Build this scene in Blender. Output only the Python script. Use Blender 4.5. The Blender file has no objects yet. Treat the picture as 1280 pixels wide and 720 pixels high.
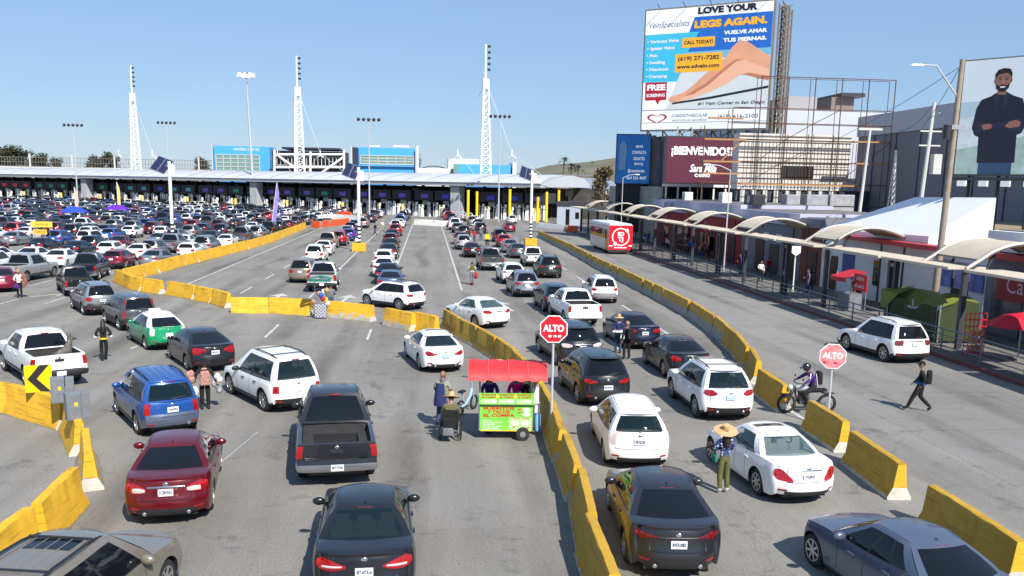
import bpy, bmesh, math, random
from mathutils import Vector, Matrix
RNG = random.Random(7)
SC = bpy.context.scene
COL = SC.collection
R = math.radians

# ---------------------------------------------------------------- camera
F_PX, CAM_H = 1110.0, 7.45
PITCH, YAW, ROLL, PY = R(10.0), R(5.5), R(1.1), 427.0
def cam_axes():
    cp, sp = math.cos(PITCH), math.sin(PITCH)
    rz = Matrix.Rotation(-YAW, 3, 'Z')
    r, f, u = rz @ Vector((1, 0, 0)), rz @ Vector((0, cp, -sp)), rz @ Vector((0, sp, cp))
    c, s = math.cos(ROLL), math.sin(ROLL)
    return c*r + s*u, f, -s*r + c*u
AX_R, AX_F, AX_U = cam_axes()
def ray(x, y): return AX_F + AX_R*((x-640)/F_PX) - AX_U*((y-PY)/F_PX)
def at(x, y, z=0.0):
    """ground point seen at a photograph pixel"""
    d = ray(x, y); t = (z-CAM_H)/d.z
    return Vector((0, 0, CAM_H)) + t*d
def at_y(x, y, Y):
    d = ray(x, y); return Vector((0, 0, CAM_H)) + d*(Y/d.y)
def at_x(x, y, X):
    d = ray(x, y); return Vector((0, 0, CAM_H)) + d*(X/d.x)

cd = bpy.data.cameras.new('camera'); cam = bpy.data.objects.new('camera', cd); COL.objects.link(cam)
m = Matrix((AX_R, AX_U, -AX_F)).transposed().to_4x4(); m.translation = (0, 0, CAM_H); cam.matrix_world = m
cd.sensor_width = 36; cd.lens = 36*F_PX/1280; cd.shift_y = (PY-360)/1280
cd.clip_start = 0.5; cd.clip_end = 8000
SC.camera = cam

# ---------------------------------------------------------------- materials
MATS = {}
def lin(c):
    """sRGB 0-255 triple to linear"""
    return tuple(((v/255)/12.92 if v/255 <= .04045 else ((v/255+.055)/1.055)**2.4) for v in c)
def mat(name, color, rough=.6, metal=0., coat=0., var=0., scale=4., emit=0., spec=.5, bump=0., alpha=1., trans=0., var2=None, obj=True):
    if name in MATS: return MATS[name]
    M = bpy.data.materials.new(name); M.use_nodes = True
    nt = M.node_tree; b = nt.nodes['Principled BSDF']
    b.inputs['Base Color'].default_value = (*color, 1); b.inputs['Roughness'].default_value = rough
    b.inputs['Metallic'].default_value = metal; b.inputs['Specular IOR Level'].default_value = spec
    if coat: b.inputs['Coat Weight'].default_value = coat; b.inputs['Coat Roughness'].default_value = .06
    if alpha < 1: b.inputs['Alpha'].default_value = alpha
    if trans: b.inputs['Transmission Weight'].default_value = trans
    if emit: b.inputs['Emission Color'].default_value = (*color, 1); b.inputs['Emission Strength'].default_value = emit
    if var or bump or var2:
        tc = nt.nodes.new('ShaderNodeTexCoord'); n = nt.nodes.new('ShaderNodeTexNoise')
        n.inputs['Scale'].default_value = scale; n.inputs['Detail'].default_value = 6; n.inputs['Roughness'].default_value = .65
        nt.links.new(tc.outputs['Object'], n.inputs['Vector'])
        if var or var2:
            cr = nt.nodes.new('ShaderNodeValToRGB'); cr.color_ramp.elements[0].position = .3; cr.color_ramp.elements[1].position = .72
            c0 = var2 if var2 else tuple(max(0, c*(1-var)) for c in color)
            c1 = color if var2 else tuple(min(1, c*(1+var*.7)) for c in color)
            cr.color_ramp.elements[0].color = (*c0, 1); cr.color_ramp.elements[1].color = (*c1, 1)
            nt.links.new(n.outputs['Fac'], cr.inputs['Fac']); nt.links.new(cr.outputs['Color'], b.inputs['Base Color'])
        if bump:
            bp = nt.nodes.new('ShaderNodeBump'); bp.inputs['Strength'].default_value = bump; bp.inputs['Distance'].default_value = .02
            nt.links.new(n.outputs['Fac'], bp.inputs['Height']); nt.links.new(bp.outputs['Normal'], b.inputs['Normal'])
    MATS[name] = M; return M
def srgb(name, c, **k): return mat(name, lin(c), **k)

# ---------------------------------------------------------------- mesh helper
class MB:
    def __init__(s): s.v, s.f, s.mi = [], [], []
    def add(s, vs, fs, mi=0, M=None):
        o = len(s.v)
        s.v += [tuple(M @ Vector(p)) for p in vs] if M else [tuple(p) for p in vs]
        s.f += [tuple(i+o for i in f) for f in fs]; s.mi += [mi]*len(fs); return s
    def box(s, c, d, mi=0, M=None, taper=1., tz=None):
        x, y, z = d[0]/2, d[1]/2, d[2]/2; q = taper
        vs = [(-x, -y, -z), (x, -y, -z), (x, y, -z), (-x, y, -z), (-x*q, -y*q, z), (x*q, -y*q, z), (x*q, y*q, z), (-x*q, y*q, z)]
        vs = [(a+c[0], b+c[1], e+c[2]) for a, b, e in vs]
        return s.add(vs, [(3, 2, 1, 0), (4, 5, 6, 7), (0, 1, 5, 4), (1, 2, 6, 5), (2, 3, 7, 6), (3, 0, 4, 7)], mi, M)
    def tube(s, pts, r, n=8, mi=0, M=None, cap=True, r2=None):
        pts = [Vector(p) for p in pts]; k = len(pts); vs, fs = [], []
        up = None
        for i, p in enumerate(pts):
            t = (pts[min(i+1, k-1)]-pts[max(i-1, 0)])
            t = t.normalized() if t.length > 1e-9 else Vector((0, 0, 1))
            if up is None: up = Vector((0, 0, 1)) if abs(t.z) < .9 else Vector((1, 0, 0))
            a = t.cross(up); a = a.normalized() if a.length > 1e-6 else Vector((1, 0, 0)); b = a.cross(t).normalized(); up = b
            rr = r[i] if isinstance(r, (list, tuple)) else (r if r2 is None else r+(r2-r)*i/(k-1))
            for j in range(n):
                g = 2*math.pi*j/n; q = p+(a*math.cos(g)+b*math.sin(g))*rr; vs.append(tuple(q))
        for i in range(k-1):
            for j in range(n): fs.append((i*n+j, i*n+(j+1) % n, (i+1)*n+(j+1) % n, (i+1)*n+j))
        if cap: fs.append(tuple(range(n))[::-1]); fs.append(tuple((k-1)*n+j for j in range(n)))
        return s.add(vs, fs, mi, M)
    def lathe(s, prof, n=16, mi=0, M=None):
        """profile of (radius, z) turned about z"""
        vs, fs = [], []
        for r, z in prof:
            for j in range(n): g = 2*math.pi*j/n; vs.append((r*math.cos(g), r*math.sin(g), z))
        for i in range(len(prof)-1):
            for j in range(n): fs.append((i*n+j, i*n+(j+1) % n, (i+1)*n+(j+1) % n, (i+1)*n+j))
        return s.add(vs, fs, mi, M)
    def prism(s, poly, h, mi=0, M=None):
        """xy polygon (ccw) raised from z=0 to z=h"""
        n = len(poly); vs = [(x, y, 0) for x, y in poly]+[(x, y, h) for x, y in poly]
        fs = [tuple(range(n))[::-1], tuple(range(n, 2*n))]+[(i, (i+1) % n, n+(i+1) % n, n+i) for i in range(n)]
        return s.add(vs, fs, mi, M)
    def grid(s, rows, mi=0, M=None, flip=False, tag=None):
        nr, nc = len(rows), len(rows[0]); vs = [p for r in rows for p in r]; fs = []
        for i in range(nr-1):
            for j in range(nc-1):
                q = (i*nc+j, i*nc+j+1, (i+1)*nc+j+1, (i+1)*nc+j); fs.append(q[::-1] if flip else q)
        return s.add(vs, fs, mi, M)
    def ell(s, c, r, n=12, m=8, mi=0, M=None):
        vs, fs = [], []
        for i in range(m+1):
            a = math.pi*i/m
            for j in range(n):
                g = 2*math.pi*j/n; vs.append((c[0]+r[0]*math.sin(a)*math.cos(g), c[1]+r[1]*math.sin(a)*math.sin(g), c[2]-r[2]*math.cos(a)))
        for i in range(m):
            for j in range(n): fs.append((i*n+j, i*n+(j+1) % n, (i+1)*n+(j+1) % n, (i+1)*n+j))
        return s.add(vs, fs, mi, M)
    def mesh(s, name, mats, smooth=None, merge=False, bevel=0):
        me = bpy.data.meshes.new(name); me.from_pydata(s.v, [], s.f)
        for q in (mats if isinstance(mats, (list, tuple)) else [mats]): me.materials.append(q)
        if any(s.mi): me.polygons.foreach_set('material_index', s.mi)
        if merge or bevel:
            bm = bmesh.new(); bm.from_mesh(me)
            if merge: bmesh.ops.remove_doubles(bm, verts=bm.verts, dist=1e-4)
            bmesh.ops.recalc_face_normals(bm, faces=bm.faces)
            if bevel:
                ed = [e for e in bm.edges if len(e.link_faces) == 2 and e.calc_face_angle(0) > .5]
                bmesh.ops.bevel(bm, geom=ed, offset=bevel, segments=2, affect='EDGES', profile=.6)
            bm.to_mesh(me); bm.free()
        me.update()
        if smooth:
            me.polygons.foreach_set('use_smooth', [True]*len(me.polygons)); me.set_sharp_from_angle(angle=R(smooth))
        return me
    def build(s, name, mats, parent=None, loc=(0, 0, 0), rz=0., smooth=None, merge=False, bevel=0):
        return place(name, s.mesh(name, mats, smooth, merge, bevel), parent, loc, rz)
def place(name, me, parent=None, loc=(0, 0, 0), rz=0.):
    o = bpy.data.objects.new(name, me); COL.objects.link(o)
    o.location = loc; o.rotation_euler = (0, 0, rz)
    if parent is not None: o.parent = parent
    return o
def thing(name, label, cat, loc=(0, 0, 0), rz=0., group=None):
    o = bpy.data.objects.new(name, None); COL.objects.link(o); o.empty_display_size = .3
    o.location = loc; o.rotation_euler = (0, 0, rz); o['label'] = label; o['category'] = cat
    if group: o['group'] = group
    return o
def tag(o, label, cat, group=None):
    o['label'] = label; o['category'] = cat
    if group: o['group'] = group
    return o
def struct(o): o['kind'] = 'structure'; return o
def text_mesh(s, size, bold=0., spacing=1., shear=0., align='CENTER', ext=.0, width=None):
    c = bpy.data.curves.new('lettering', 'FONT'); c.body = s; c.size = size; c.align_x = align; c.align_y = 'CENTER'
    c.offset = bold; c.space_character = spacing; c.shear = shear; c.extrude = ext; c.resolution_u = 3
    o = bpy.data.objects.new('lettering', c); COL.objects.link(o)
    dg = bpy.context.evaluated_depsgraph_get(); me = bpy.data.meshes.new_from_object(o.evaluated_get(dg))
    bpy.data.objects.remove(o); bpy.data.curves.remove(c)
    if width:
        w = max(v.co.x for v in me.vertices)-min(v.co.x for v in me.vertices)
        k = width/w
        for v in me.vertices: v.co.x *= k
    return me
def letters(name, s, size, material, parent, loc, rot=(0, 0, 0), **k):
    me = text_mesh(s, size, **k); me.materials.clear(); me.materials.append(material)
    o = place(name, me, parent, loc); o.rotation_euler = rot; return o
def copy_tree(o, parent=None):
    c = o.copy(); COL.objects.link(c)
    if parent is not None: c.parent = parent
    for ch in o.children: copy_tree(ch, c)
    return c
def interp(pts, x):
    """monotone cubic through (x, y) points"""
    n = len(pts)
    if x <= pts[0][0]: return pts[0][1]
    if x >= pts[-1][0]: return pts[-1][1]
    k = 0
    while pts[k+1][0] < x: k += 1
    def d(i): return (pts[i+1][1]-pts[i][1])/(pts[i+1][0]-pts[i][0])
    def m(i):
        if i == 0: return d(0)
        if i == n-1: return d(n-2)
        a, b = d(i-1), d(i)
        return 0 if a*b <= 0 else 2*a*b/(a+b)
    h = pts[k+1][0]-pts[k][0]; t = (x-pts[k][0])/h
    return ((1+2*t)*(1-t)**2*pts[k][1]+t*(1-t)**2*h*m(k)+t*t*(3-2*t)*pts[k+1][1]+t*t*(t-1)*h*m(k+1))
def lerp(a, b, t): return a+(b-a)*t
# ---------------------------------------------------------------- cars
def paint(name, c, metal=.0, rough=.3, coat=.55):
    return mat('paint_'+name, lin(c), rough=rough, metal=metal, coat=coat, var=.06, scale=2.)
PAINT = {
 'white': paint('white', (236, 236, 236)), 'pearl': paint('pearl', (228, 228, 226)), 'silver': paint('silver', (150, 152, 156), .6),
 'lightgrey': paint('lightgrey', (176, 178, 180), .4), 'grey': paint('grey', (88, 90, 94), .5), 'darkgrey': paint('darkgrey', (34, 35, 40), .35), 'black': paint('black', (16, 16, 19)),
 'navy': paint('navy', (19, 26, 50), .3), 'blue': paint('blue', (38, 84, 158), .3), 'brightblue': paint('brightblue', (24, 50, 170), .2), 'steelblue': paint('steelblue', (92, 108, 138), .5),
 'red': paint('red', (168, 16, 26), .2), 'maroon': paint('maroon', (96, 6, 20), .25), 'wine': paint('wine', (120, 22, 50), .3), 'brown': paint('brown', (120, 96, 84), .4), 'tan': paint('tan', (158, 148, 134), .4),
 'gold': paint('gold', (150, 136, 118), .5), 'beige': paint('beige', (138, 131, 120), .4), 'green': paint('green', (12, 142, 92)), 'darkgreen': paint('darkgreen', (30, 46, 40), .3), 'orange': paint('orange', (205, 80, 20)), 'gunmetal': paint('gunmetal', (46, 47, 53), .4), 'slate': paint('slate', (92, 102, 122), .4)}
GLASS = mat('tinted_glass', (.006, .007, .010), rough=.03, spec=.4)
GLASS_CLEAR = mat('clear_glass', (.06, .12, .13), rough=.03, spec=.6, alpha=.5)
GLASS_SMOKE = mat('smoked_glass', (.008, .02, .026), rough=.03, spec=.3, alpha=.72)
BLACK_PL = mat('black_plastic', (.02, .02, .022), rough=.5, var=.2)
RUBBER = mat('tyre_rubber', (.022, .022, .023), rough=.85, var=.3, scale=9)
ALLOY = mat('alloy_rim', (.5, .51, .53), rough=.35, metal=.8)
DARKRIM = mat('dark_rim', (.12, .12, .13), rough=.4, metal=.6)
CHROME = mat('chrome', (.75, .76, .78), rough=.15, metal=1.)
TAILRED = mat('tail_lamp_red', (.34, .006, .01), rough=.12, spec=.6, coat=.5, var=.5, scale=14)
TAILCLEAR = mat('tail_lamp_clear', (.62, .5, .48), rough=.12, coat=.5)
HEADL = mat('headlamp', (.55, .58, .6), rough=.1, coat=.6)
PLATEW = mat('plate_white', (.72, .73, .74), rough=.5, var=.08, scale=20)
PLATEB = mat('plate_blue', (.38, .56, .66), rough=.5)
PLATETXT = mat('plate_ink', (.03, .05, .13), rough=.6)
SEAT = mat('seat_cloth', (.09, .09, .095), rough=.9)
SEATB = mat('seat_beige', (.36, .36, .33), rough=.9)
BEDL = mat('bed_liner', (.03, .03, .032), rough=.8, var=.3)

SEDAN = dict(kind='sedan', L=4.85, W=1.83, H=1.46, wb=2.78, ro=1.10, R=.33, sill=.21,
  belt=[(0, 1.03), (.25, 1.06), (.75, 1.07), (1.6, 1.0), (2.6, .95), (3.4, .95), (3.7, .93), (4.5, .80), (4.85, .70)],
  rear=[(.2, .16), (.34, .04), (.5, 0), (.62, .01), (.68, .06), (.9, .10), (1.02, .12), (1.08, .17)], front=[(.2, .14), (.45, 0), (.6, .03), (.8, .16)],
  cr=.24, cf=.34, crown=.035, gr=.62, gf=3.72, rr=1.55, rf=2.85, rw=.57, roof=[(1.5, 1.40), (2.1, 1.46), (2.9, 1.41)], rcrown=.03, gcb=.30, gct=.12, gbulge=.03,
  wins=[(.145, .30, 2), (.315, .555, 0), (.585, .90, 1)], vtop=.88, mirr=3.05, kr=.16, kf=.16,
  tail=[(.52, .80, .93), (.8, .78, .95), (1.0, .79, .97), (1.22, .84, .95)], tailc=None, plate=.83, plate_in=True, lower=None, exh=2, handles=[1.75, 2.75], fin=True)
def spec(base, **k): d = dict(base); d.update(k); return d
SUV = spec(SEDAN, kind='suv', L=4.6, W=1.84, H=1.70, wb=2.7, ro=.92, R=.36, sill=.26,
  belt=[(0, 1.06), (.2, 1.08), (1.0, 1.06), (2.0, 1.03), (3.2, 1.02), (3.5, 1.0), (4.3, .92), (4.6, .80)],
  rear=[(.26, .14), (.4, .02), (.55, 0), (.66, .03), (.74, .06), (1.0, .08), (1.1, .12)], front=[(.26, .12), (.5, 0), (.7, .02), (.95, .12)],
  cr=.20, gr=.10, gf=3.6, rr=.42, rf=2.75, rw=.60, roof=[(.3, 1.62), (1.2, 1.69), (2.0, 1.69), (2.8, 1.61)], gcb=.20, gct=.14,
  wins=[(.07, .25, 2), (.28, .54, 0), (.565, .89, 1)], vtop=.86, mirr=3.0, tail=[(.66, .86, 1.02), (.9, .85, 1.05), (1.0, .86, 1.06), (1.2, .9, 1.04)], plate=.86, lower=.45, exh=2, handles=[1.5, 2.5], fin=True, spoiler=.16)
HATCH = spec(SUV, kind='hatchback', L=4.48, W=1.75, H=1.49, wb=2.7, ro=.86, R=.31, sill=.2,
  belt=[(0, 1.0), (.15, 1.03), (.9, 1.0), (1.8, .95), (2.7, .93), (3.3, .9), (4.2, .76), (4.48, .62)],
  rear=[(.2, .14), (.4, .01), (.55, 0), (.7, .04), (.95, .07), (1.04, .1)], gr=.10, gf=3.55, rr=.95, rf=2.45, rw=.54,
  roof=[(.7, 1.36), (1.5, 1.47), (2.0, 1.49), (2.5, 1.44)], wins=[(.12, .24, 2), (.27, .52, 0), (.55, .9, 1)], lower=None, exh=0, handles=[1.3, 2.25], mirr=2.85, plate=.8, spoiler=.1)
WAGON = spec(HATCH, kind='wagon', L=4.63, W=1.775, H=1.58, wb=2.78, ro=.93, rr=.45, roof=[(.4, 1.48), (1.2, 1.57), (2.0, 1.58), (2.7, 1.5)], rf=2.5, wins=[(.06, .23, 2), (.26, .52, 0), (.55, .9, 1)])
PICKUP = spec(SUV, kind='pickup', L=5.7, W=1.98, H=1.9, wb=3.55, ro=1.22, R=.39, sill=.42, bed=1.75,
  belt=[(0, 1.2), (.3, 1.21), (1.8, 1.22), (2.2, 1.19), (3.2, 1.18), (4.2, 1.18), (5.3, 1.11), (5.7, .98)],
  rear=[(.42, .16), (.5, .0), (.66, .0), (.68, .12), (.75, .12), (1.1, .12), (1.3, .13)], front=[(.4, .1), (.6, 0), (.9, .02), (1.1, .1)],
  cr=.05, cf=.24, kr=.03, kf=.1, crown=.02, gr=1.88, gf=4.35, rr=2.05, rf=3.55, rw=.66, roof=[(1.9, 1.86), (2.5, 1.9), (3.6, 1.85)], gcb=.05, gct=.05, gbulge=.02,
  wins=[(.12, .42, 0), (.46, .86, 1)], vtop=.86, mirr=3.85, tail=[(.86, .82, 1.12), (.93, .80, 1.14), (1.0, .80, 1.14), (1.07, .82, 1.12)], plate=.58, plate_in=False, lower=None, exh=0, handles=[2.45, 3.35], fin=False, spoiler=0, chrome_bumper=True)
MINIVAN = spec(SUV, kind='minivan', L=5.0, W=1.95, H=1.75, wb=2.95, ro=1.0, gf=4.2, rf=3.1, rr=.4, roof=[(.3, 1.68), (1.2, 1.75), (2.2, 1.75), (3.2, 1.62)], sill=.22, R=.33, lower=None, mirr=3.4, handles=[1.7, 2.9],
  belt=[(0, 1.04), (1.0, 1.02), (2.5, 1.0), (3.6, .98), (4.1, .95), (4.7, .85), (5.0, .72)], exh=1)

class Shape:
    def __init__(s, sp):
        s.__dict__.update(sp); s.sp = sp
        s.ya, s.yb = s.ro, s.ro+s.wb
    def b(s, y): return interp(s.belt, y)
    def halfw(s, y, z):
        t = (z-s.sill)/(s.b(y)-s.sill)
        k = interp([(-.2, .9), (0, .945), (.25, .985), (.55, 1.0), (.8, .985), (1.0, .935), (1.1, .91)], t)
        e, g = max(0, 1-y/.8), max(0, 1-(s.L-y)/.9)
        return s.W/2*k*(1-s.kr*e**2-s.kf*g**2)
    def P(s, q, y, z):
        a = max(0, 1-y/.55)**2; g = max(0, 1-(s.L-y)/.6)**2
        n = min(1, abs(q))**3
        yy = y+a*(interp(s.rear, z)+s.cr*n)-g*(interp(s.front, z)+s.cf*n)
        return Vector((q*s.halfw(y, z), yy, z))
    def S(s, q, z):
        """rear surface, wrapping: |q|<=1 across the rear, beyond 1 metres along the side"""
        if abs(q) <= 1: return s.P(q, 0, z)
        return s.P(1 if q > 0 else -1, abs(q)-1, z)
    def N(s, q, z):
        e = .01; du = s.S(q+e, z)-s.S(q-e, z); dv = s.S(q, z+e)-s.S(q, z-e)
        n = du.cross(dv); return n.normalized() if n.length > 1e-9 else Vector((0, -1, 0))
    def roofz(s, y): return interp(s.roof, y)
    def gbase(s, side, f): # side base point at fraction f
        y = lerp(s.gr+s.gcb, s.gf-s.gcb*.8, f); z = s.b(y)-.02
        return Vector((side*(s.halfw(y, s.b(y))-.015), y, z))
    def gtop(s, side, f):
        y = lerp(s.rr+s.gct, s.rf-s.gct*1.2, f); return Vector((side*s.rw*interp([(0, .94), (.4, 1), (1, .93)], f), y, s.roofz(y)))
    def gside(s, side, f, v):
        p = s.gbase(side, f).lerp(s.gtop(side, f), v); p.x += side*.035*math.sin(math.pi*v); return p
    def gend(s, end, q, v):  # end 0 rear, 1 front ; q -1..1
        n = abs(q)**2.4
        f = 0 if end == 0 else 1
        b, t = s.gbase(1, f), s.gtop(1, f)
        cb, ct = (s.gcb, s.gct) if end == 0 else (-s.gcb*.8, -s.gct*1.2)
        b = Vector((q*b.x, b.y-cb*(1-n), b.z+ (s.crown*.6)*(1-q*q))); t = Vector((q*t.x, t.y-ct*(1-n), t.z+s.rcrown*(1-q*q)))
        p = b.lerp(t, v); p.y += (-1 if end == 0 else 1)*s.gbulge*math.sin(math.pi*v); p.x += math.copysign(.035*math.sin(math.pi*v)*abs(q)**3, q); return p

def strip_patch(fn, nrm, cols, off=.008, depth=.03, n=9, m=4):
    """a raised shell over a surface: cols = [(q, zlo, zhi), ...]"""
    mb = MB(); q0, q1 = cols[0][0], cols[-1][0]; lo = [(c[0], c[1]) for c in cols]; hi = [(c[0], c[2]) for c in cols]
    top, bot = [], []
    for i in range(n+1):
        q = lerp(q0, q1, i/n); a, b = interp(lo, q), interp(hi, q)
        r1, r2 = [], []
        for j in range(m+1):
            z = lerp(a, b, j/m); p = fn(q, z); nn = nrm(q, z)
            bul = off*(1+.8*math.sin(math.pi*j/m)); r1.append(p+nn*bul); r2.append(p-nn*depth)
        top.append(r1); bot.append(r2)
    mb.grid(top, flip=True)
    rim = [(i, 0) for i in range(n+1)]+[(n, j) for j in range(1, m+1)]+[(i, m) for i in range(n-1, -1, -1)]+[(0, j) for j in range(m-1, 0, -1)]
    a = [top[i][j] for i, j in rim]; b = [bot[i][j] for i, j in rim]
    mb.grid([a+[a[0]], b+[b[0]]])
    return mb

def car_parts(sp):
    """list of (name, parent name or None, MB, material or 'paint', location, smooth)"""
    s = Shape(sp); out = []; clear = sp.get('clear')
    arch = s.R+.065
    ys = set([0, .06, .16, .3, .45, s.L-.06, s.L-.18, s.L-.32, s.L-.5, s.L])
    for yw in (s.ya, s.yb):
        for k in range(0, 13): ys.add(round(yw+arch*math.cos(math.pi*k/12), 4))
        ys.add(round(yw-arch-.008, 4)); ys.add(round(yw+arch+.008, 4))
    y = s.ya+arch
    while y < s.yb-arch: ys.add(round(y, 4)); y += .2
    for yy in (s.gr+.02, s.gf-.02): ys.add(yy)
    if s.kind == 'pickup': ys.add(.1); ys.add(s.bed)
    ys = sorted(v for v in ys if 0 <= v <= s.L)
    ys = [v for i, v in enumerate(ys) if i == 0 or v-ys[i-1] > .004]
    def zbot(y):
        for yw in (s.ya, s.yb):
            d = y-yw
            if abs(d) <= arch+1e-3: return s.R+math.sqrt(max(0, arch*arch-d*d))*1.0
        e = min(y, s.L-y)
        return s.sill+.10*max(0, 1-e/.5)
    ts = [0, .1, .22, .36, .5, .64, .76, .86, .94, 1]
    qs = [-1, -.97, -.9, -.78, -.6, -.4, -.2, 0, .2, .4, .6, .78, .9, .97, 1]
    body, low = MB(), MB()
    def put(rows, flip, lowtest=None):
        nr, nc = len(rows), len(rows[0])
        for i in range(nr-1):
            for j in range(nc-1):
                q = [rows[i][j], rows[i][j+1], rows[i+1][j+1], rows[i+1][j]]
                if flip: q = q[::-1]
                zc = sum(p.z for p in q)/4
                (low if (s.lower and zc < s.lower+ (0 if lowtest is None else lowtest)) else body).add(q, [(0, 1, 2, 3)])
    for side in (-1, 1):
        put([[s.P(side, y, lerp(zbot(y), s.b(y), t)) for t in ts] for y in ys], side < 0)
    def ctop(q, y): return s.b(y)+s.crown*(1-abs(q)**2.5)
    put([[s.P(q, 0, lerp(zbot(0), ctop(q, 0), t)) for t in ts] for q in qs], True, .12)
    put([[s.P(q, s.L, lerp(zbot(s.L), ctop(q, s.L), t)) for t in ts] for q in qs], False)
    # top deck
    pick = s.kind == 'pickup'
    for i in range(len(ys)-1):
        for j in range(len(qs)-1):
            ym = (ys[i]+ys[i+1])/2; qm = abs(qs[j]+qs[j+1])/2
            if pick and .1 <= ym <= s.bed and qm < .9: continue
            if clear and s.gr+.3 < ym < s.gf-.4 and qm < .8: continue
            c = []
            for (a, b_) in ((i, j), (i+1, j), (i+1, j+1), (i, j+1)):
                p = s.P(qs[b_], ys[a], s.b(ys[a])); p.z = ctop(qs[b_], ys[a]); c.append(p)
            body.add(c, [(3, 2, 1, 0)])
    # greenhouse
    fs_ = sorted(set([0, .04, .96, 1]+[round(lerp(a, b, k/3), 4) for a, b, _ in s.wins for k in range(4)]))
    vs_ = [0, .05, .3, .6, s.vtop, .94, 1]
    green = MB(); wins = {k: MB() for k in range(len(s.wins))}; trims = {}
    for side in (-1, 1):
        ws = {k: MB() for k in range(len(s.wins))}
        for i in range(len(fs_)-1):
            fm = (fs_[i]+fs_[i+1])/2
            for j in range(len(vs_)-1):
                c = [s.gside(side, fs_[i], vs_[j]), s.gside(side, fs_[i+1], vs_[j]), s.gside(side, fs_[i+1], vs_[j+1]), s.gside(side, fs_[i], vs_[j+1])]
                if side < 0: c = c[::-1]
                vm = (vs_[j]+vs_[j+1])/2; w = None
                if .05 < vm < s.vtop:
                    for k, (a, b_, _) in enumerate(s.wins):
                        if a < fm < b_: w = k
                if w is not None: ws[w].add(c, [(0, 1, 2, 3)])
                elif .05 < vm < s.vtop and s.wins[0][0] < fm < s.wins[-1][1]: trims.setdefault((side, sum(fm > w[0] for w in s.wins)), MB()).add(c, [(0, 1, 2, 3)])
                else: green.add(c, [(0, 1, 2, 3)])
        for k in ws: out.append(('side_window', None, ws[k], 'glass', (0, 0, 0), 40))
    qg = [-1, -.95, -.86, -.6, -.3, 0, .3, .6, .86, .95, 1]
    for end in (0, 1):
        vv = [0, .08, .3, .6, .90, 1] if end == 0 else [0, .06, .35, .65, .93, 1]
        if end == 0 and s.spoiler if hasattr(s, 'spoiler') else False: vv = [0, .08, .3, .55, .84, 1]
        g = MB()
        for i in range(len(qg)-1):
            qm = abs(qg[i]+qg[i+1])/2
            for j in range(len(vv)-1):
                c = [s.gend(end, qg[i], vv[j]), s.gend(end, qg[i+1], vv[j]), s.gend(end, qg[i+1], vv[j+1]), s.gend(end, qg[i], vv[j+1])]
                if end == 1: c = c[::-1]
                vm = (vv[j]+vv[j+1])/2
                (g if qm < (.86 if end == 0 else .93) and vv[1] < vm < vv[-2] else green).add(c, [(0, 1, 2, 3)])
        out.append(('rear_window' if end == 0 else 'windscreen', None, g, 'glass', (0, 0, 0), 40))
    # roof
    nf = 8
    rows = []
    for i in range(nf+1):
        r = []
        for q in qg:
            n = abs(q)**2.4; a, b_ = s.gtop(1, 0), s.gtop(1, 1)
            y = lerp(a.y-s.gct*(1-n), b_.y+s.gct*1.2*(1-n), i/nf); w = s.gtop(1, i/nf).x
            z = s.roofz(lerp(a.y, b_.y, i/nf))+s.rcrown*(1-q*q); r.append(Vector((q*w, y, z)))
        rows.append(r)
    roofm = MB(); roofm.grid(rows, flip=True)
    green.add(roofm.v, roofm.f)
    out.append(('body', None, body, 'paint', (0, 0, 0), 38)); out.append(('roof', None, green, 'roof', (0, 0, 0), 38))
    for tr in trims.values(): out.append(('pillar_trim', None, tr, BLACK_PL, (0, 0, 0), 40))
    if low.f: out.append(('lower_cladding', None, low, BLACK_PL if not sp.get('lowpaint') else sp['lowpaint'], (0, 0, 0), 38))
    # wheel-arch liners, underbody
    ub = MB(); ub.box((0, s.L/2, (s.sill+.10+.62)/2+.02), (s.W-.62, s.L-.5, .56), 0)
    for side in (-1, 1):
        for yw in (s.ya, s.yb):
            a, b_ = [], []
            for k in range(13):
                g = math.pi*k/12; y, z = yw+arch*math.cos(g), s.R+arch*math.sin(g)
                p = s.P(side, y, z); a.append(p); b_.append(Vector((side*(s.W/2-.33), p.y, z)))
            ub.grid([a, b_])
    out.append(('underbody', None, ub, BLACK_PL, (0, 0, 0), None))
    # wheels
    for side in (-1, 1):
        for yw in (s.ya, s.yb): out.append(('wheel', None, 'wheel', None, (side*(s.W/2-.035), yw, s.R), side))
    # lamps
    for side in (-1, 1):
        fn = lambda q, z, sd=side: s.S(sd*q, z); nm = lambda q, z, sd=side: s.N(sd*q, z)
        mb = strip_patch(fn, nm, s.tail)
        if side < 0: mb.f = [f[::-1] for f in mb.f]
        out.append(('taillight', None, mb, sp.get('tailmat') or TAILRED, (0, 0, 0), 50))
        if s.tailc:
            mb = strip_patch(fn, nm, s.tailc, off=.014)
            out.append(('tail_lamp_lens', 'taillight', mb, TAILCLEAR, (0, 0, 0), 50))
        ff = lambda q, z, sd=side: s.P(sd*q, s.L, z)
        hz = s.b(s.L)-.04
        mb = strip_patch(ff, lambda q, z: Vector((0, 1, 0)), [(.5, hz-.09, hz-.02), (.8, hz-.12, hz), (1, hz-.13, hz)], off=.012)
        out.append(('headlight', None, mb, HEADL, (0, 0, 0), 50))
        # mirror
        mm = MB(); my = s.mirr; mz = s.b(my)+.07; mx = s.halfw(my, s.b(my))
        mm.ell((side*(mx+.10), my, mz), (.13, .07, .085), 12, 8); mm.box((side*(mx+.0), my+.02, mz-.05), (.16, .05, .05))
        out.append(('mirror', None, mm, sp.get('mirrmat', 'paint'), (0, 0, 0), 50))
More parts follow.
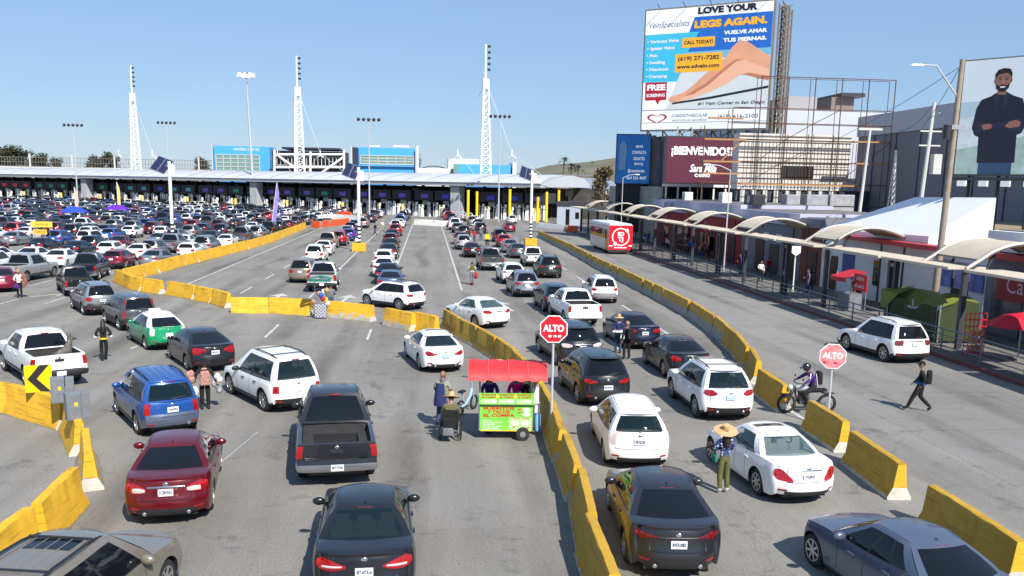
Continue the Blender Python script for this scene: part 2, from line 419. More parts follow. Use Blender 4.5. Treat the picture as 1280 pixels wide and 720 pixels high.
        for hy in s.handles:
            hz = s.b(hy)-.15; hx = s.halfw(hy, hz)
            h = MB(); h.box((side*(hx+.012), hy, hz), (.03, .19, .032)); out.append(('door_handle', None, h, sp.get('handmat', 'paint'), (0, 0, 0), None))
    # shut lines
    bt = MB()
    for side in (-1, 1):
        pts = [s.gside(side, lerp(s.wins[0][0]-.02, s.wins[-1][1]+.02, k/14), .045)+Vector((side*.004, 0, 0)) for k in range(15)]; bt.tube(pts, .013, 5)
    out.append(('belt_trim', None, bt, sp.get('trimmat', BLACK_PL), (0, 0, 0), None))
    if s.kind == 'sedan':
        lip = MB(); a, b_, c = [], [], []
        for k in range(17):
            q = lerp(-.86, .86, k/16); z = s.b(0)+s.crown*(1-abs(q)**2.5); p = s.P(q, .02, s.b(.02)); p.z = z; a.append(p+Vector((0, .12, .004))); b_.append(p+Vector((0, -.015, .022))); c.append(p+Vector((0, -.01, -.035)))
        lip.grid([a, b_, c]); out.append(('boot_lip', None, lip, 'paint', (0, 0, 0), 30))
    seams = []
    def seamgrid(r): q = MB(); q.grid(r); seams.append(q)
    for side in (-1, 1):
        lines = []
        base = [s.gside(side, f, 0).y for f in (s.wins[0][0] if len(s.wins) < 3 else s.wins[1][0]-.01, (s.wins[-1][0]+s.wins[-2][1])/2, s.wins[-1][1]-.02)]
        for yb in base: lines.append([(yb, s.b(yb)), (yb, s.sill+.08)])
        for ln in lines:
            a, b_ = [], []
            for k in range(9):
                y, z = lerp(ln[0][0], ln[1][0], k/8), lerp(ln[0][1], ln[1][1], k/8)
                if any(math.hypot(y-yw, z-s.R) < arch for yw in (s.ya, s.yb)): y = max(y, s.ya+math.sqrt(max(0, arch**2-(z-s.R)**2))) if y < (s.ya+s.yb)/2 else min(y, s.yb-math.sqrt(max(0, arch**2-(z-s.R)**2)))
                p = s.P(side, y, z); p.x += side*.003; a.append(p+Vector((0, -.006, 0))); b_.append(p+Vector((0, .006, 0)))
            seamgrid([a, b_])
    for side in (-1, 1):
        for f in (.02, .98):
            pass
        a, b_ = [], []
        for k in range(11):
            p = s.gtop(side, lerp(.04, .96, k/10)); p = Vector((p.x*.93, p.y, s.roofz(p.y)+s.rcrown*(1-.93**2)+.004)); a.append(p-Vector((.008, 0, 0))); b_.append(p+Vector((.008, 0, 0)))
        seamgrid([a, b_])
        sl = MB(); r_ = []
        for z, o in ((s.sill+.13, .004), (s.sill+.10, .014), (s.sill+.03, .006)): r_.append([s.P(side, lerp(s.ya+arch+.03, s.yb-arch-.03, k/8), z)+Vector((side*o, 0, 0)) for k in range(9)])
        sl.grid(r_, flip=side > 0); out.append(('sill_trim', None, sl, BLACK_PL if s.kind != 'sedan' else 'paint', (0, 0, 0), 40))
    zl = .63 if not pick else .70
    def qline(z0, q0, q1, w=.006, bend=0):
        a, b_ = [], []
        for k in range(13):
            q = lerp(q0, q1, k/12); z = z0+bend*(abs(q)**2); p = s.S(q, z)+s.N(q, z)*.003; a.append(p-Vector((0, 0, w))); b_.append(p+Vector((0, 0, w)))
        seamgrid([a, b_])
    def vline(q, z0, z1, w=.006):
        a, b_ = [], []
        for k in range(9):
            z = lerp(z0, z1, k/8); p = s.S(q, z)+s.N(q, z)*.003; a.append(p-Vector((w, 0, 0))); b_.append(p+Vector((w, 0, 0)))
        seamgrid([a, b_])
    lidq = .72 if s.kind == 'sedan' else .86
    if not pick:
        qline(zl, -lidq, lidq)
        for q in (-lidq, lidq): vline(q, zl, s.b(0)-.005)
    else:
        for q in (-.86, .86): vline(q, .74, s.b(0)-.01)
    for q in seams: out.append(('shut_line', None, q, BLACK_PL, (0, 0, 0), None))
    # plate, badge, bumper insert
    pz = s.plate; p0 = s.S(0, pz); n0 = s.N(0, pz); n0 = Vector((0, -1, .0))
    if sp.get('plate_in') and not pick:
        a = strip_patch(s.S, s.N, [(-.42, pz-.10, pz+.09), (0, pz-.11, pz+.11), (.42, pz-.10, pz+.09)], off=.002, depth=.02); out.append(('plate_recess', None, a, sp.get('recess', 'paint'), (0, 0, 0), 50))
    pd = .06 if pick else .038
    pl = MB(); pl.box((0, p0.y-pd, pz), (.31, .02, .155)); out.append(('license_plate', None, pl, sp.get('platemat', PLATEW), (0, 0, 0), None))
    if sp.get('bar'):
        z = sp['bar']; a = strip_patch(s.S, s.N, [(-.5, z-.018, z+.014), (0, z-.022, z+.022), (.5, z-.018, z+.014)], off=.012); out.append(('chrome_bar' if not sp.get('barmat') else 'trim_bar', None, a, sp.get('barmat', CHROME), (0, 0, 0), 50))
    bb = sp.get('blackbar') or ((s.sill+.09, s.sill+.19) if s.kind in ('sedan', 'hatchback', 'wagon') else None)
    if bb:
        z0, z1 = bb; a = strip_patch(s.S, s.N, [(-.8, z0+.02, z1), (0, z0, z1), (.8, z0+.02, z1)], off=.006); out.append(('diffuser', None, a, BLACK_PL, (0, 0, 0), 50))
    bz = sp.get('badge', s.b(0)-.07); pb = s.S(0, bz); bd = MB(); bd.ell((0, pb.y-.008, bz), (.06, .015, .04), 12, 6); out.append(('badge', None, bd, CHROME, (0, 0, 0), 50))
    if s.exh:
        for q in ((-.6, .6) if s.exh == 2 else (.6,)):
            e = MB(); z = s.sill+.13; p = s.S(q, z); e.tube([(p.x, p.y-.03, z), (p.x, p.y+.2, z)], .045, 10); e.ell((p.x, p.y-.02, z), (.032, .02, .032), 8, 4); out.append(('exhaust', None, e, CHROME, (0, 0, 0), 50))
    for side in (-1, 1):
        if not pick:
            rf = strip_patch(lambda q, z, sd=side: s.S(sd*q, z), lambda q, z, sd=side: s.N(sd*q, z), [(.74, .41, .455), (.98, .41, .455)], off=.004); out.append(('reflector', None, rf, TAILRED, (0, 0, 0), None))
    tb = s.gend(0, 0, .96); bl = MB(); bl.box((0, tb.y-(.022 if s.kind != 'sedan' else -.015), tb.z-.01), (.26, .04, .022)); out.append(('brake_light', None, bl, TAILRED, (0, 0, 0), None))
    if s.kind not in ('sedan', 'pickup'):
        sl = getattr(s, 'spoiler', 0)
        if sl:
            g = MB(); a, b_, c = [], [], []
            for q in qg:
                t = s.gend(0, q*.96, 1); n = abs(q)**2.4; a.append(t+Vector((0, .05, .012))); b_.append(t+Vector((0, -sl*(1-.4*n), -.02))); c.append(t+Vector((0, -.02, -.05)))
            g.grid([a, b_, c]); out.append(('spoiler', None, g, 'roof', (0, 0, 0), 60))
        w = MB(); a, b_ = s.gend(0, 0, .13), s.gend(0, .42, .2); w.tube([a+Vector((0, -.02, 0)), b_+Vector((0, -.03, 0))], .01, 5); w.ell(tuple(a+Vector((0, -.01, -.02))), (.03, .03, .03), 8, 5); out.append(('wiper', None, w, BLACK_PL, (0, 0, 0), None))
    if s.fin:
        y = s.gtop(1, .06).y; fz = s.roofz(y)+s.rcrown; f = MB(); f.add([(-.03, y-.08, fz-.01), (.03, y-.08, fz-.01), (0, y+.1, fz-.01), (0, y-.09, fz+.06)], [(0, 1, 3), (1, 2, 3), (2, 0, 3)]); out.append(('antenna', None, f, 'roof', (0, 0, 0), None))
    if sp.get('rails'):
        for side in (-1, 1):
            pts = []
            for k in range(9):
                p = s.gtop(side, lerp(.03, .93, k/8)); lift = .055*min(1, 4*min(k/8, 1-k/8)+.05); pts.append(p+Vector((-side*.05, 0, lift)))
            r = MB(); r.tube(pts, .021, 6); out.append(('roof_rail', None, r, sp.get('railmat', BLACK_PL), (0, 0, 0), 50))
        if sp['rails'] > 1:
            for f in (.2, .8):
                a, b_ = s.gtop(-1, f), s.gtop(1, f); r = MB(); r.tube([a+Vector((.05, 0, .06)), b_+Vector((-.05, 0, .06))], .018, 6); out.append(('roof_crossbar', None, r, sp.get('railmat', BLACK_PL), (0, 0, 0), 50))
    if sp.get('sunroof'):
        f0, f1 = sp['sunroof']; g = MB(); rws = []
        for k in range(5):
            f = lerp(f0, f1, k/4); p = s.gtop(1, f); rws.append([Vector((q*p.x, p.y, s.roofz(p.y)+s.rcrown*(1-q*q)+.008)) for q in (-.7, -.35, 0, .35, .7)])
        g.grid(rws, flip=True); out.append(('sunroof', None, g, GLASS, (0, 0, 0), 50))
    if sp.get('ribs'):
        g = MB()
        for x in (-.4, -.2, 0, .2, .4):
            pts = [Vector((x, s.gtop(1, lerp(.1, .85, k/4)).y, s.roofz(s.gtop(1, lerp(.1, .85, k/4)).y)+s.rcrown*(1-(x/s.rw)**2)+.001)) for k in range(5)]; g.tube(pts, .014, 5)
        out.append(('roof_rib', None, g, 'roof', (0, 0, 0), None))
    if pick:
        fl = .72; yb, ye = s.bed+.04, .24; w0 = s.halfw(1., 1.2)*.9
        bd = MB()
        x = w0
        bd.add([(-x, ye, fl), (x, ye, fl), (x, yb, fl), (-x, yb, fl)], [(0, 1, 2, 3)])
        zt = s.b(.5)+.005
        for a, b_ in (((-x, ye), (-x, yb)), ((-x, yb), (x, yb)), ((x, yb), (x, ye)), ((x, ye), (-x, ye))):
            bd.add([(*a, fl), (*b_, fl), (*b_, zt), (*a, zt)], [(0, 1, 2, 3)])
        for k in range(9): bd.box((lerp(-x+.15, x-.15, k/8), (yb+ye)/2, fl+.006), (.06, yb-ye, .012))
        for sd in (-1, 1): bd.box((sd*(x-.13), s.ya, fl+.13), (.26, .95, .26))
        out.append(('cargo_bed', None, bd, BEDL, (0, 0, 0), None))
        h = MB(); hz_ = s.b(0)-.17; p = s.S(0, hz_); h.box((0, p.y-.004, hz_), (.3, .02, .1)); out.append(('tailgate_handle', None, h, BLACK_PL, (0, 0, 0), None))
        if sp.get('chrome_bumper'):
            b_ = strip_patch(s.S, s.N, [(-1.12, .5, .66), (-1, .48, .68), (-.4, .46, .685), (0, .46, .685), (.4, .46, .685), (1, .48, .68), (1.12, .5, .66)], off=.02, n=20); out.append(('bumper', None, b_, sp.get('bumpmat', CHROME), (0, 0, 0), 50))
    if clear:
        it = MB(); sm = SEATB if sp.get('beige_seats') else SEAT
        fl = MB(); fl.box((0, (s.gr+s.gf)/2, .5), (1.3, s.gf-s.gr-.9, .12)); sh = MB()
        p = s.gbase(1, 0); sh.box((0, s.gr+.42, s.b(s.gr)-.03), (1.25, .5, .02)); out.append(('parcel_shelf', None, sh, sm, (0, 0, 0), None))
        for y, xs in ((s.gr+.85, (-.42, .42, 0)), (s.gr+1.75, (-.4, .4))):
            for x in xs:
                it.box((x, y, .86), (.46, .16, .62)); it.box((x, y-.02, 1.24 if x or y > s.gr+1 else 1.2), (.26, .1, .16)); it.box((x, y+.28, .6), (.46, .5, .14))
        out.append(('seat', None, it, sm, (0, 0, 0), None))
        ds = MB(); ds.box((0, s.gf-.85, .86), (1.35, .4, .22)); out.append(('dashboard', None, ds, SEAT, (0, 0, 0), None))
    # centre the origin between the axles
    cy = (s.ya+s.yb)/2
    res = []
    for nm, par, mb, mt, loc, sm in out:
        if mb == 'wheel': res.append((nm, par, mb, mt, (loc[0], loc[1]-cy, loc[2]), sm))
        else:
            mb.v = [(x, y-cy, z) for x, y, z in mb.v]; res.append((nm, par, mb, mt, loc, sm))
    return res, s

WHEELS = {}
def wheel_meshes(Rw, rimk, side):
    key = (Rw, rimk, side)
    if key in WHEELS: return WHEELS[key]
    M = Matrix.Rotation(R(90)*side, 4, 'Y'); rr = Rw*.68; w = .2
    t = MB(); t.lathe([(rr, -w/2+.2*0), (Rw-.03, -w+.0), (Rw, -w+.03), (Rw, -.03), (Rw-.03, 0), (rr, -.005), (rr, -.04)], 28, 0, M)
    r = MB(); r.lathe([(rr, -.005), (rr-.03, -.012), (rr-.04, -.045), (.05, -.03), (.001, -.02)], 20, 1, M)
    ns = 5 if rimk % 2 else 7
    for k in range(ns):
        g = 2*math.pi*k/ns; Mk = M @ Matrix.Rotation(g, 4, 'Z'); r.box((rr*.5, 0, -.014), (rr*.86, .075 if ns == 5 else .05, .018), 0, Mk)
    r.lathe([(rr+.004, 0), (rr-.02, .0), (rr-.025, -.03)], 20, 0, M); r.lathe([(.06, -.02), (.055, 0), (.001, .002)], 10, 0, M)
    rim = ALLOY if rimk < 2 else DARKRIM
    WHEELS[key] = (t.mesh('tyre', RUBBER, 40), r.mesh('rim', [rim, BLACK_PL], 40)); return WHEELS[key]

PROTOS = {}
SMALL = {'belt_trim', 'sill_trim', 'trim_bar',  'boot_lip', 'shut_line', 'badge', 'reflector', 'wiper', 'antenna', 'exhaust', 'door_handle', 'plate_recess', 'tail_lamp_lens', 'underbody', 'headlight', 'brake_light', 'chrome_bar', 'roof_crossbar', 'roof_rib', 'diffuser'}
def proto(key, sp):
    """meshes of one kind of car, made once"""
    if key in PROTOS: return PROTOS[key]
    parts, s = car_parts(sp); L = []
    for nm, par, mb, mt, loc, sm in parts:
        if mb == 'wheel':
            t, r = wheel_meshes(sp['R'], sp.get('rim', 0), sm); L.append((nm, par, t, None, loc, r))
        else:
            mm = mt if not isinstance(mt, str) else (PAINT['white'] if mt in ('paint', 'roof') else ({1: GLASS_CLEAR, 2: GLASS_SMOKE}[sp['clear']] if sp.get('clear') else GLASS))
            L.append((nm, par, mb.mesh(nm, mm, sm, merge=bool(sm)), mt if mt in ('paint', 'roof') else None, loc, None))
    PROTOS[key] = (L, s); return PROTOS[key]
FARS = {}
def far_mesh(key, sp):
    if key in FARS: return FARS[key]
    parts, s = car_parts(sp); mb = MB(); mats = [PAINT['white'], GLASS]
    for nm, par, m_, mt, loc, sm in parts:
        if nm in SMALL and nm != 'underbody': continue
        if m_ == 'wheel':
            M = Matrix.Translation(loc) @ Matrix.Rotation(R(90)*sm, 4, 'Y')
            if RUBBER not in mats: mats.append(RUBBER)
            if ALLOY not in mats: mats.append(ALLOY)
            mb.lathe([(.2, -.2), (sp['R'], -.19), (sp['R'], -.01), (.22, 0)], 14, mats.index(RUBBER), M); mb.lathe([(.22, -.01), (.001, -.02)], 10, mats.index(ALLOY), M); continue
        mm = mt if not isinstance(mt, str) else (PAINT['white'] if mt in ('paint', 'roof') else GLASS)
        if mm not in mats: mats.append(mm)
        mb.add(m_.v, m_.f, mats.index(mm))
    FARS[key] = mb.mesh(key, mats, 35, merge=True); return FARS[key]
def relink(o, i, material):
    o.material_slots[i].link = 'OBJECT'; o.material_slots[i].material = material
def spawn(key, sp, color, loc, heading, label, name, cat, group=None, small=True, roof=None, plate=None):
    L, s = proto(key, sp)
    t = thing(name, label, cat, loc, R(heading), group); last = {}
    for nm, par, me, mt, l, rim in L:
        if not small and nm in SMALL: continue
        o = place(nm, me, last.get(par, t), l); last[nm] = o
        if mt == 'paint': relink(o, 0, PAINT[color])
        elif mt == 'roof': relink(o, 0, PAINT[roof or color])
        if rim: place('rim', rim, o)
    if plate and 'license_plate' in last:
        pz = s.plate; p0 = s.S(0, pz)
        letters('plate_lettering', plate, .095, PLATETXT, last['license_plate'], (0, p0.y-(.0725 if s.kind == 'pickup' else .0505)-(s.ya+s.yb)/2, pz), (R(90), 0, 0), width=.26, bold=.004)
    return t
# ---------------------------------------------------------------- daylight
SUN_EL, SUN_SHADOW_DIR = R(44), R(114)   # shadows run toward this bearing (ccw from +x)
w = bpy.data.worlds.new('World'); SC.world = w; w.use_nodes = True
nt = w.node_tree; bg = nt.nodes['Background']; sky = nt.nodes.new('ShaderNodeTexSky'); sky.sky_type = 'NISHITA'; sky.sun_disc = False
sx, sy = -math.cos(SUN_SHADOW_DIR), -math.sin(SUN_SHADOW_DIR)
sky.sun_elevation = SUN_EL; sky.sun_rotation = math.atan2(sx, sy); sky.air_density = 1.2; sky.dust_density = .1; sky.ozone_density = 8; sky.altitude = 0
mx = nt.nodes.new('ShaderNodeMix'); mx.data_type = 'RGBA'; mx.inputs[0].default_value = .55; mx.inputs[7].default_value = (3.0, 4.6, 7.3, 1)   # flat pale blue mixed into the sky colour to even it out
nt.links.new(sky.outputs[0], mx.inputs[6]); nt.links.new(mx.outputs[2], bg.inputs[0]); bg.inputs[1].default_value = .084
sl = bpy.data.lights.new('sun', 'SUN'); sl.energy = 5.0; sl.angle = R(.5); sl.color = (1, .95, .87)
so = bpy.data.objects.new('sun', sl); COL.objects.link(so)
d = Vector((math.cos(SUN_SHADOW_DIR)*math.cos(SUN_EL), math.sin(SUN_SHADOW_DIR)*math.cos(SUN_EL), -math.sin(SUN_EL)))
so.rotation_euler = d.to_track_quat('-Z', 'Y').to_euler()
SC.view_settings.view_transform = 'Standard'; SC.view_settings.look = 'None'; SC.view_settings.exposure = .5; SC.view_settings.gamma = 1
SC.cycles.max_bounces = 6; SC.cycles.glossy_bounces = 3; SC.cycles.diffuse_bounces = 3; SC.cycles.transparent_max_bounces = 8
SC.cycles.use_denoising = True
# ---------------------------------------------------------------- ground, road, markings
def asphalt(name, c0, c1, stain=.55, joints=None):
    M = bpy.data.materials.new(name); M.use_nodes = True; nt = M.node_tree; b = nt.nodes['Principled BSDF']; b.inputs['Roughness'].default_value = .88
    b.inputs['Specular IOR Level'].default_value = .3
    tc = nt.nodes.new('ShaderNodeTexCoord'); L = nt.links.new
    def noise(scale, detail=5, sx=1, sy=1, rough=.6):
        mp = nt.nodes.new('ShaderNodeMapping'); mp.inputs['Scale'].default_value = (sx, sy, 1); L(tc.outputs['Object'], mp.inputs[0])
        n = nt.nodes.new('ShaderNodeTexNoise'); n.inputs['Scale'].default_value = scale; n.inputs['Detail'].default_value = detail; n.inputs['Roughness'].default_value = rough
        L(mp.outputs[0], n.inputs['Vector']); return n
    def ramp(src, p0, p1, a, b_):
        r = nt.nodes.new('ShaderNodeValToRGB'); r.color_ramp.elements[0].position = p0; r.color_ramp.elements[1].position = p1
        r.color_ramp.elements[0].color = (*a, 1); r.color_ramp.elements[1].color = (*b_, 1); L(src, r.inputs[0]); return r
    def mix(kind, fac, a, b_):
        m_ = nt.nodes.new('ShaderNodeMix'); m_.data_type = 'RGBA'; m_.blend_type = kind
        if isinstance(fac, float): m_.inputs[0].default_value = fac
        else: L(fac, m_.inputs[0])
        L(a, m_.inputs[6]); L(b_, m_.inputs[7]); return m_.outputs[2]
    base = ramp(noise(.12, 6).outputs['Fac'], .3, .7, c0, c1).outputs[0]
    grain = ramp(noise(26, 3).outputs['Fac'], .25, .75, (.62, .62, .62), (1.3, 1.3, 1.3)).outputs[0]
    col = mix('MULTIPLY', 1., base, grain)
    streak = ramp(noise(.55, 5, 1, .06).outputs['Fac'], .38, .66, (stain+.2,)*3, (1.06,)*3).outputs[0]   # wear along the lanes
    col = mix('MULTIPLY', .8, col, streak)
    spots = ramp(noise(.9, 6, rough=.7).outputs['Fac'], .30, .43, (stain,)*3, (1.,)*3).outputs[0]
    col = mix('MULTIPLY', .9, col, spots)
    # oil-darkened lane centres, broken up by noise
    sx_ = nt.nodes.new('ShaderNodeSeparateXYZ'); L(tc.outputs['Object'], sx_.inputs[0]); wob = noise(.05, 3)
    m1 = nt.nodes.new('ShaderNodeMath'); m1.operation = 'MULTIPLY_ADD'; L(wob.outputs['Fac'], m1.inputs[0]); m1.inputs[1].default_value = 3.; L(sx_.outputs[0], m1.inputs[2])
    m2_ = nt.nodes.new('ShaderNodeMath'); m2_.operation = 'MULTIPLY'; L(m1.outputs[0], m2_.inputs[0]); m2_.inputs[1].default_value = 2*math.pi/3.4
    sn = nt.nodes.new('ShaderNodeMath'); sn.operation = 'SINE'; L(m2_.outputs[0], sn.inputs[0]); lane = ramp(sn.outputs[0], .35, .95, (1, 1, 1), (.66, .65, .64)).outputs[0]
    brk = ramp(noise(.3, 5, 1, .25).outputs['Fac'], .42, .62, (0, 0, 0), (1, 1, 1)).outputs[0]; col = mix('MULTIPLY', brk, col, lane)
    drip = ramp(noise(2.6, 4, rough=.75).outputs['Fac'], .27, .335, (.4, .39, .38), (1, 1, 1)).outputs[0]; col = mix('MULTIPLY', .9, col, drip)
    pt = nt.nodes.new('ShaderNodeTexBrick'); pt.inputs['Scale'].default_value = .19; pt.inputs['Brick Width'].default_value = 1.3; pt.inputs['Row Height'].default_value = .7; pt.inputs['Mortar Size'].default_value = .004; pt.inputs['Color1'].default_value = (1, 1, 1, 1); pt.inputs['Color2'].default_value = (.91, .905, .9, 1); pt.inputs['Mortar'].default_value = (.84, .83, .82, 1)
    wv = nt.nodes.new('ShaderNodeMix'); wv.data_type = 'RGBA'; wv.blend_type = 'LINEAR_LIGHT'; wv.inputs[0].default_value = .35; L(tc.outputs['Object'], wv.inputs[6]); L(noise(.35, 4).outputs['Color'], wv.inputs[7]); L(wv.outputs[2], pt.inputs['Vector']); col = mix('MULTIPLY', .75, col, pt.outputs['Color'])
    v = nt.nodes.new('ShaderNodeTexVoronoi'); v.feature = 'DISTANCE_TO_EDGE'; v.inputs['Scale'].default_value = .11
    wn = noise(.8, 4); av = nt.nodes.new('ShaderNodeMix'); av.data_type = 'RGBA'; av.blend_type = 'LINEAR_LIGHT'; av.inputs[0].default_value = .9
    L(tc.outputs['Object'], av.inputs[6]); L(wn.outputs['Color'], av.inputs[7]); L(av.outputs[2], v.inputs['Vector'])
    crack = ramp(v.outputs['Distance'], .0, .0022, (.55, .53, .5), (1, 1, 1)).outputs[0]
    col = mix('MULTIPLY', .6, col, crack)
    if joints:
        br = nt.nodes.new('ShaderNodeTexBrick'); br.inputs['Scale'].default_value = 1; br.inputs['Brick Width'].default_value = joints[0]; br.inputs['Row Height'].default_value = joints[1]
        br.inputs['Mortar Size'].default_value = .022; br.offset = 0; br.inputs['Color1'].default_value = (1, 1, 1, 1); br.inputs['Color2'].default_value = (.94, .94, .94, 1); br.inputs['Mortar'].default_value = (.5, .48, .46, 1)
        L(tc.outputs['Object'], br.inputs['Vector']); col = mix('MULTIPLY', .8, col, br.outputs['Color'])
    L(col, b.inputs['Base Color'])
    bp = nt.nodes.new('ShaderNodeBump'); bp.inputs['Strength'].default_value = .35; bp.inputs['Distance'].default_value = .012; L(noise(34, 3).outputs['Fac'], bp.inputs['Height']); L(bp.outputs[0], b.inputs['Normal'])
    return M
ROADM = asphalt('road_asphalt', (.21, .199, .181), (.275, .262, .24))
LANEM = asphalt('bus_lane_concrete', (.205, .198, .184), (.27, .262, .245), .7, (4.2, 5.2))
WALKM = asphalt('sidewalk_concrete', (.16, .15, .145), (.23, .22, .2), .6, (1.5, 1.5))
DIRTM = asphalt('far_ground', (.16, .15, .13), (.22, .2, .17))
def sheet(name, poly, z, m_, n=1):
    mb = MB(); mb.add([(x, y, z) for x, y in poly], [tuple(range(len(poly)))]); return struct(mb.build(name, m_))
sheet('ground', [(-4000, -300), (4000, -300), (4000, 6000), (-4000, 6000)], -.012, DIRTM)
sheet('road', [(-420, -30), (15.2, -30), (15.2, 330), (-420, 430)], -.004, ROADM)
sheet('bus_lane', [(15.2, -30), (23.4, -30), (23.4, 330), (15.2, 330)], 0, LANEM)
mb = MB(); mb.box((26.95, 140, .075), (6.8, 340, .15)); struct(mb.build('sidewalk', WALKM))
KERBM = mat('red_kerb_paint', (.20, .028, .03), .8, var=.5, scale=3, var2=(.11, .07, .065))
mb = MB(); mb.box((23.48, 140, .08), (.16, 340, .164)); struct(mb.build('kerb', KERBM, bevel=.02))
LINEM = mat('road_paint_white', (.62, .61, .58), .8, var=.4, scale=2.5, var2=(.30, .29, .275))
def stripe(mb, a, b, w=.13):
    a, b = Vector(a), Vector(b); t = (b-a).normalized(); n = Vector((-t.y, t.x))*w/2
    k = max(1, int((b-a).length/2)); L_, R_ = [], []
    for i in range(k+1):
        p = a.lerp(b, i/k); j = 1+RNG.uniform(-.12, .12); L_.append((*(p+n*j), .004)); R_.append((*(p-n*j), .004))
    mb.grid([R_, L_])
mk = MB()
for X, y0, y1 in ((-2.8, 62, 167), (2.4, 63, 168), (-7.65, 58, 150), (-17.2, 64, 150)): stripe(mk, (X, y0), (X, y1), .15)
for X, y0, y1, p, l in ((5.65, 60, 165, 9, 3.4), (12.4, 25, 165, 9, 3.6), (-12.4, 60, 140, 9, 4), (8.9, 40, 60, 9, 3), (2.3, 53, 60, 8, 3.6), (-7.8, 36, 48, 7, 4), (-2.9, 42.5, 50, 9, 3)):
    y = y0
    while y < y1: stripe(mk, (X, y), (X, y+l), .14); y += p
def pline(pts, w=.14):
    for a, b in zip(pts, pts[1:]): stripe(mk, at(*a).to_2d(), at(*b).to_2d(), w)
pline([(0, 380), (22, 374)]); pline([(35, 358), (66, 350)]); pline([(55, 380), (84, 371)]); pline([(163, 436), (173, 432)]); pline([(70, 370), (80, 367)]); pline([(0, 455), (20, 448)], .1)
pline([(186, 654), (262, 590), (322, 540)], .022)
def arrow(x, y, h, s=1.):
    M = Matrix.Translation((x, y, .0045)) @ Matrix.Rotation(R(h), 4, 'Z') @ Matrix.Scale(s, 4)
    mk.add([(-.09, 0, 0), (.09, 0, 0), (.09, 2.2, 0), (-.09, 2.2, 0)], [(0, 1, 2, 3)], 0, M); mk.add([(-.45, 2.2, 0), (.45, 2.2, 0), (0, 3.3, 0)], [(0, 1, 2)], 0, M)
p = at(38, 371); arrow(p.x, p.y, -38, 1.3); p = at(424, 380); arrow(p.x, p.y, -4, 1.4); p = at(641, 389); arrow(p.x, p.y, 8, 1.4); p = at(338, 378); arrow(p.x, p.y, 0, 1.4)
struct(mk.build('road_markings', LINEM))
# ---------------------------------------------------------------- vehicles one can tell apart
PLACED = []
def car(key, base, ov, color, anchor, px, heading, label, name, cat, group='vehicles waiting in the border queue', **k):
    sp = spec(base, **ov); p = at(*px); h = R(heading)
    dx = {'rl': sp['W']/2-.02, 'rr': -sp['W']/2+.02, 'rc': 0, 'fl': sp['W']/2-.02, 'fr': -sp['W']/2+.02, 'fc': 0}[anchor]; dy = sp['wb']/2*(1 if anchor[0] == 'r' else -1)
    x = p.x+dx*math.cos(h)-dy*math.sin(h); y = p.y+dx*math.sin(h)+dy*math.cos(h)
    PLACED.append((x, y, sp['L'])); return spawn(key, sp, color, (x, y, 0), heading, label, name, cat, group, **k)
T_SUV = [(.68, .78, .98), (.85, .76, 1.0), (1.0, .77, 1.0), (1.15, .82, .98)]
# foreground, left to right
car('beige_suv', SUV, dict(L=4.87, W=1.9, H=1.75, wb=2.87, rails=2, sunroof=(.6, .85), ribs=1, railmat=BLACK_PL, lower=.5, lowpaint=PAINT['gold'], tail=T_SUV, roof=[(.3, 1.64), (1.2, 1.72), (2.2, 1.72), (2.9, 1.64)]), 'beige', 'fr', (211, 748), -10,
    'beige suv with a sunroof and roof rack cut off by the bottom left corner', 'parked_suv', 'suv')
car('maroon_sedan', SEDAN, dict(W=1.83, tail=[(.52, .80, .86), (.7, .77, .93), (.9, .74, .97), (1.0, .76, .97), (1.25, .86, .95)], tailc=[(.56, .80, .86), (.72, .78, .88), (.9, .77, .86)], bar=.905, plate=.80, blackbar=(.30, .44), badge=.97), 'maroon', 'rr', (268, 635), 9,
    'shiny maroon red sedan between the yellow kerb blocks and the grey pickup', 'maroon_sedan', 'sedan', plate='7CBV041')
TITAN = car('grey_pickup', PICKUP, dict(W=2.0, bed=1.95, gr=2.08, rr=2.25, wins=[(.1, .42, 0), (.46, .86, 1)], belt=[(0, 1.12), (.3, 1.13), (1.9, 1.15), (2.3, 1.15), (3.2, 1.15), (4.2, 1.15), (5.3, 1.08), (5.7, .95)], tail=[(.86, .80, 1.07), (.93, .78, 1.09), (1.0, .78, 1.09), (1.07, .8, 1.07)], roof=[(2.1, 1.86), (2.7, 1.92), (3.6, 1.87)], bumpmat=mat('dull_chrome', (.45, .46, .48), .35, .9)), 'gunmetal', 'rl', (372, 595), 7,
    'large dark grey pickup with an empty bed left of the food cart', 'grey_pickup', 'pickup', plate='8F77706')
car('dark_sedan_front', SEDAN, dict(L=4.87, W=1.85, tail=[(.42, .84, .88), (.6, .80, .92), (.85, .77, .97), (1.0, .78, .98), (1.2, .86, .96)], tailc=[(.5, .85, .88), (.7, .83, .87), (.95, .81, .85)], clear=2, plate=.79, blackbar=(.3, .4), badge=1.0, mirrmat='paint'), 'darkgrey', 'rc', (457, 735), 3,
    'dark grey sedan with headrests visible through its back window at the bottom centre', 'dark_sedan', 'sedan', plate='BIT-NTK-6')
car('blue_suv', SUV, dict(L=4.41, W=1.76, wb=2.635, H=1.67, gr=.06, rr=.28, rails=1, ribs=1, tail=[(.83, .72, 1.03), (.92, .71, 1.04), (1.0, .71, 1.04), (1.08, .72, 1.03)], cr=.12, lower=.62, lowpaint=PAINT['slate'], plate=.84, plate_in=False, bar=.68, exh=1, wins=[(.07, .22, 2), (.28, .52, 0), (.56, .88, 1)], spoiler=.06, clear=2, R=.35), 'blue', 'rl', (170, 543), 30,
    'blue boxy suv with black roof rails beside the woman carrying bags', 'blue_suv', 'suv', plate='7HNW873')
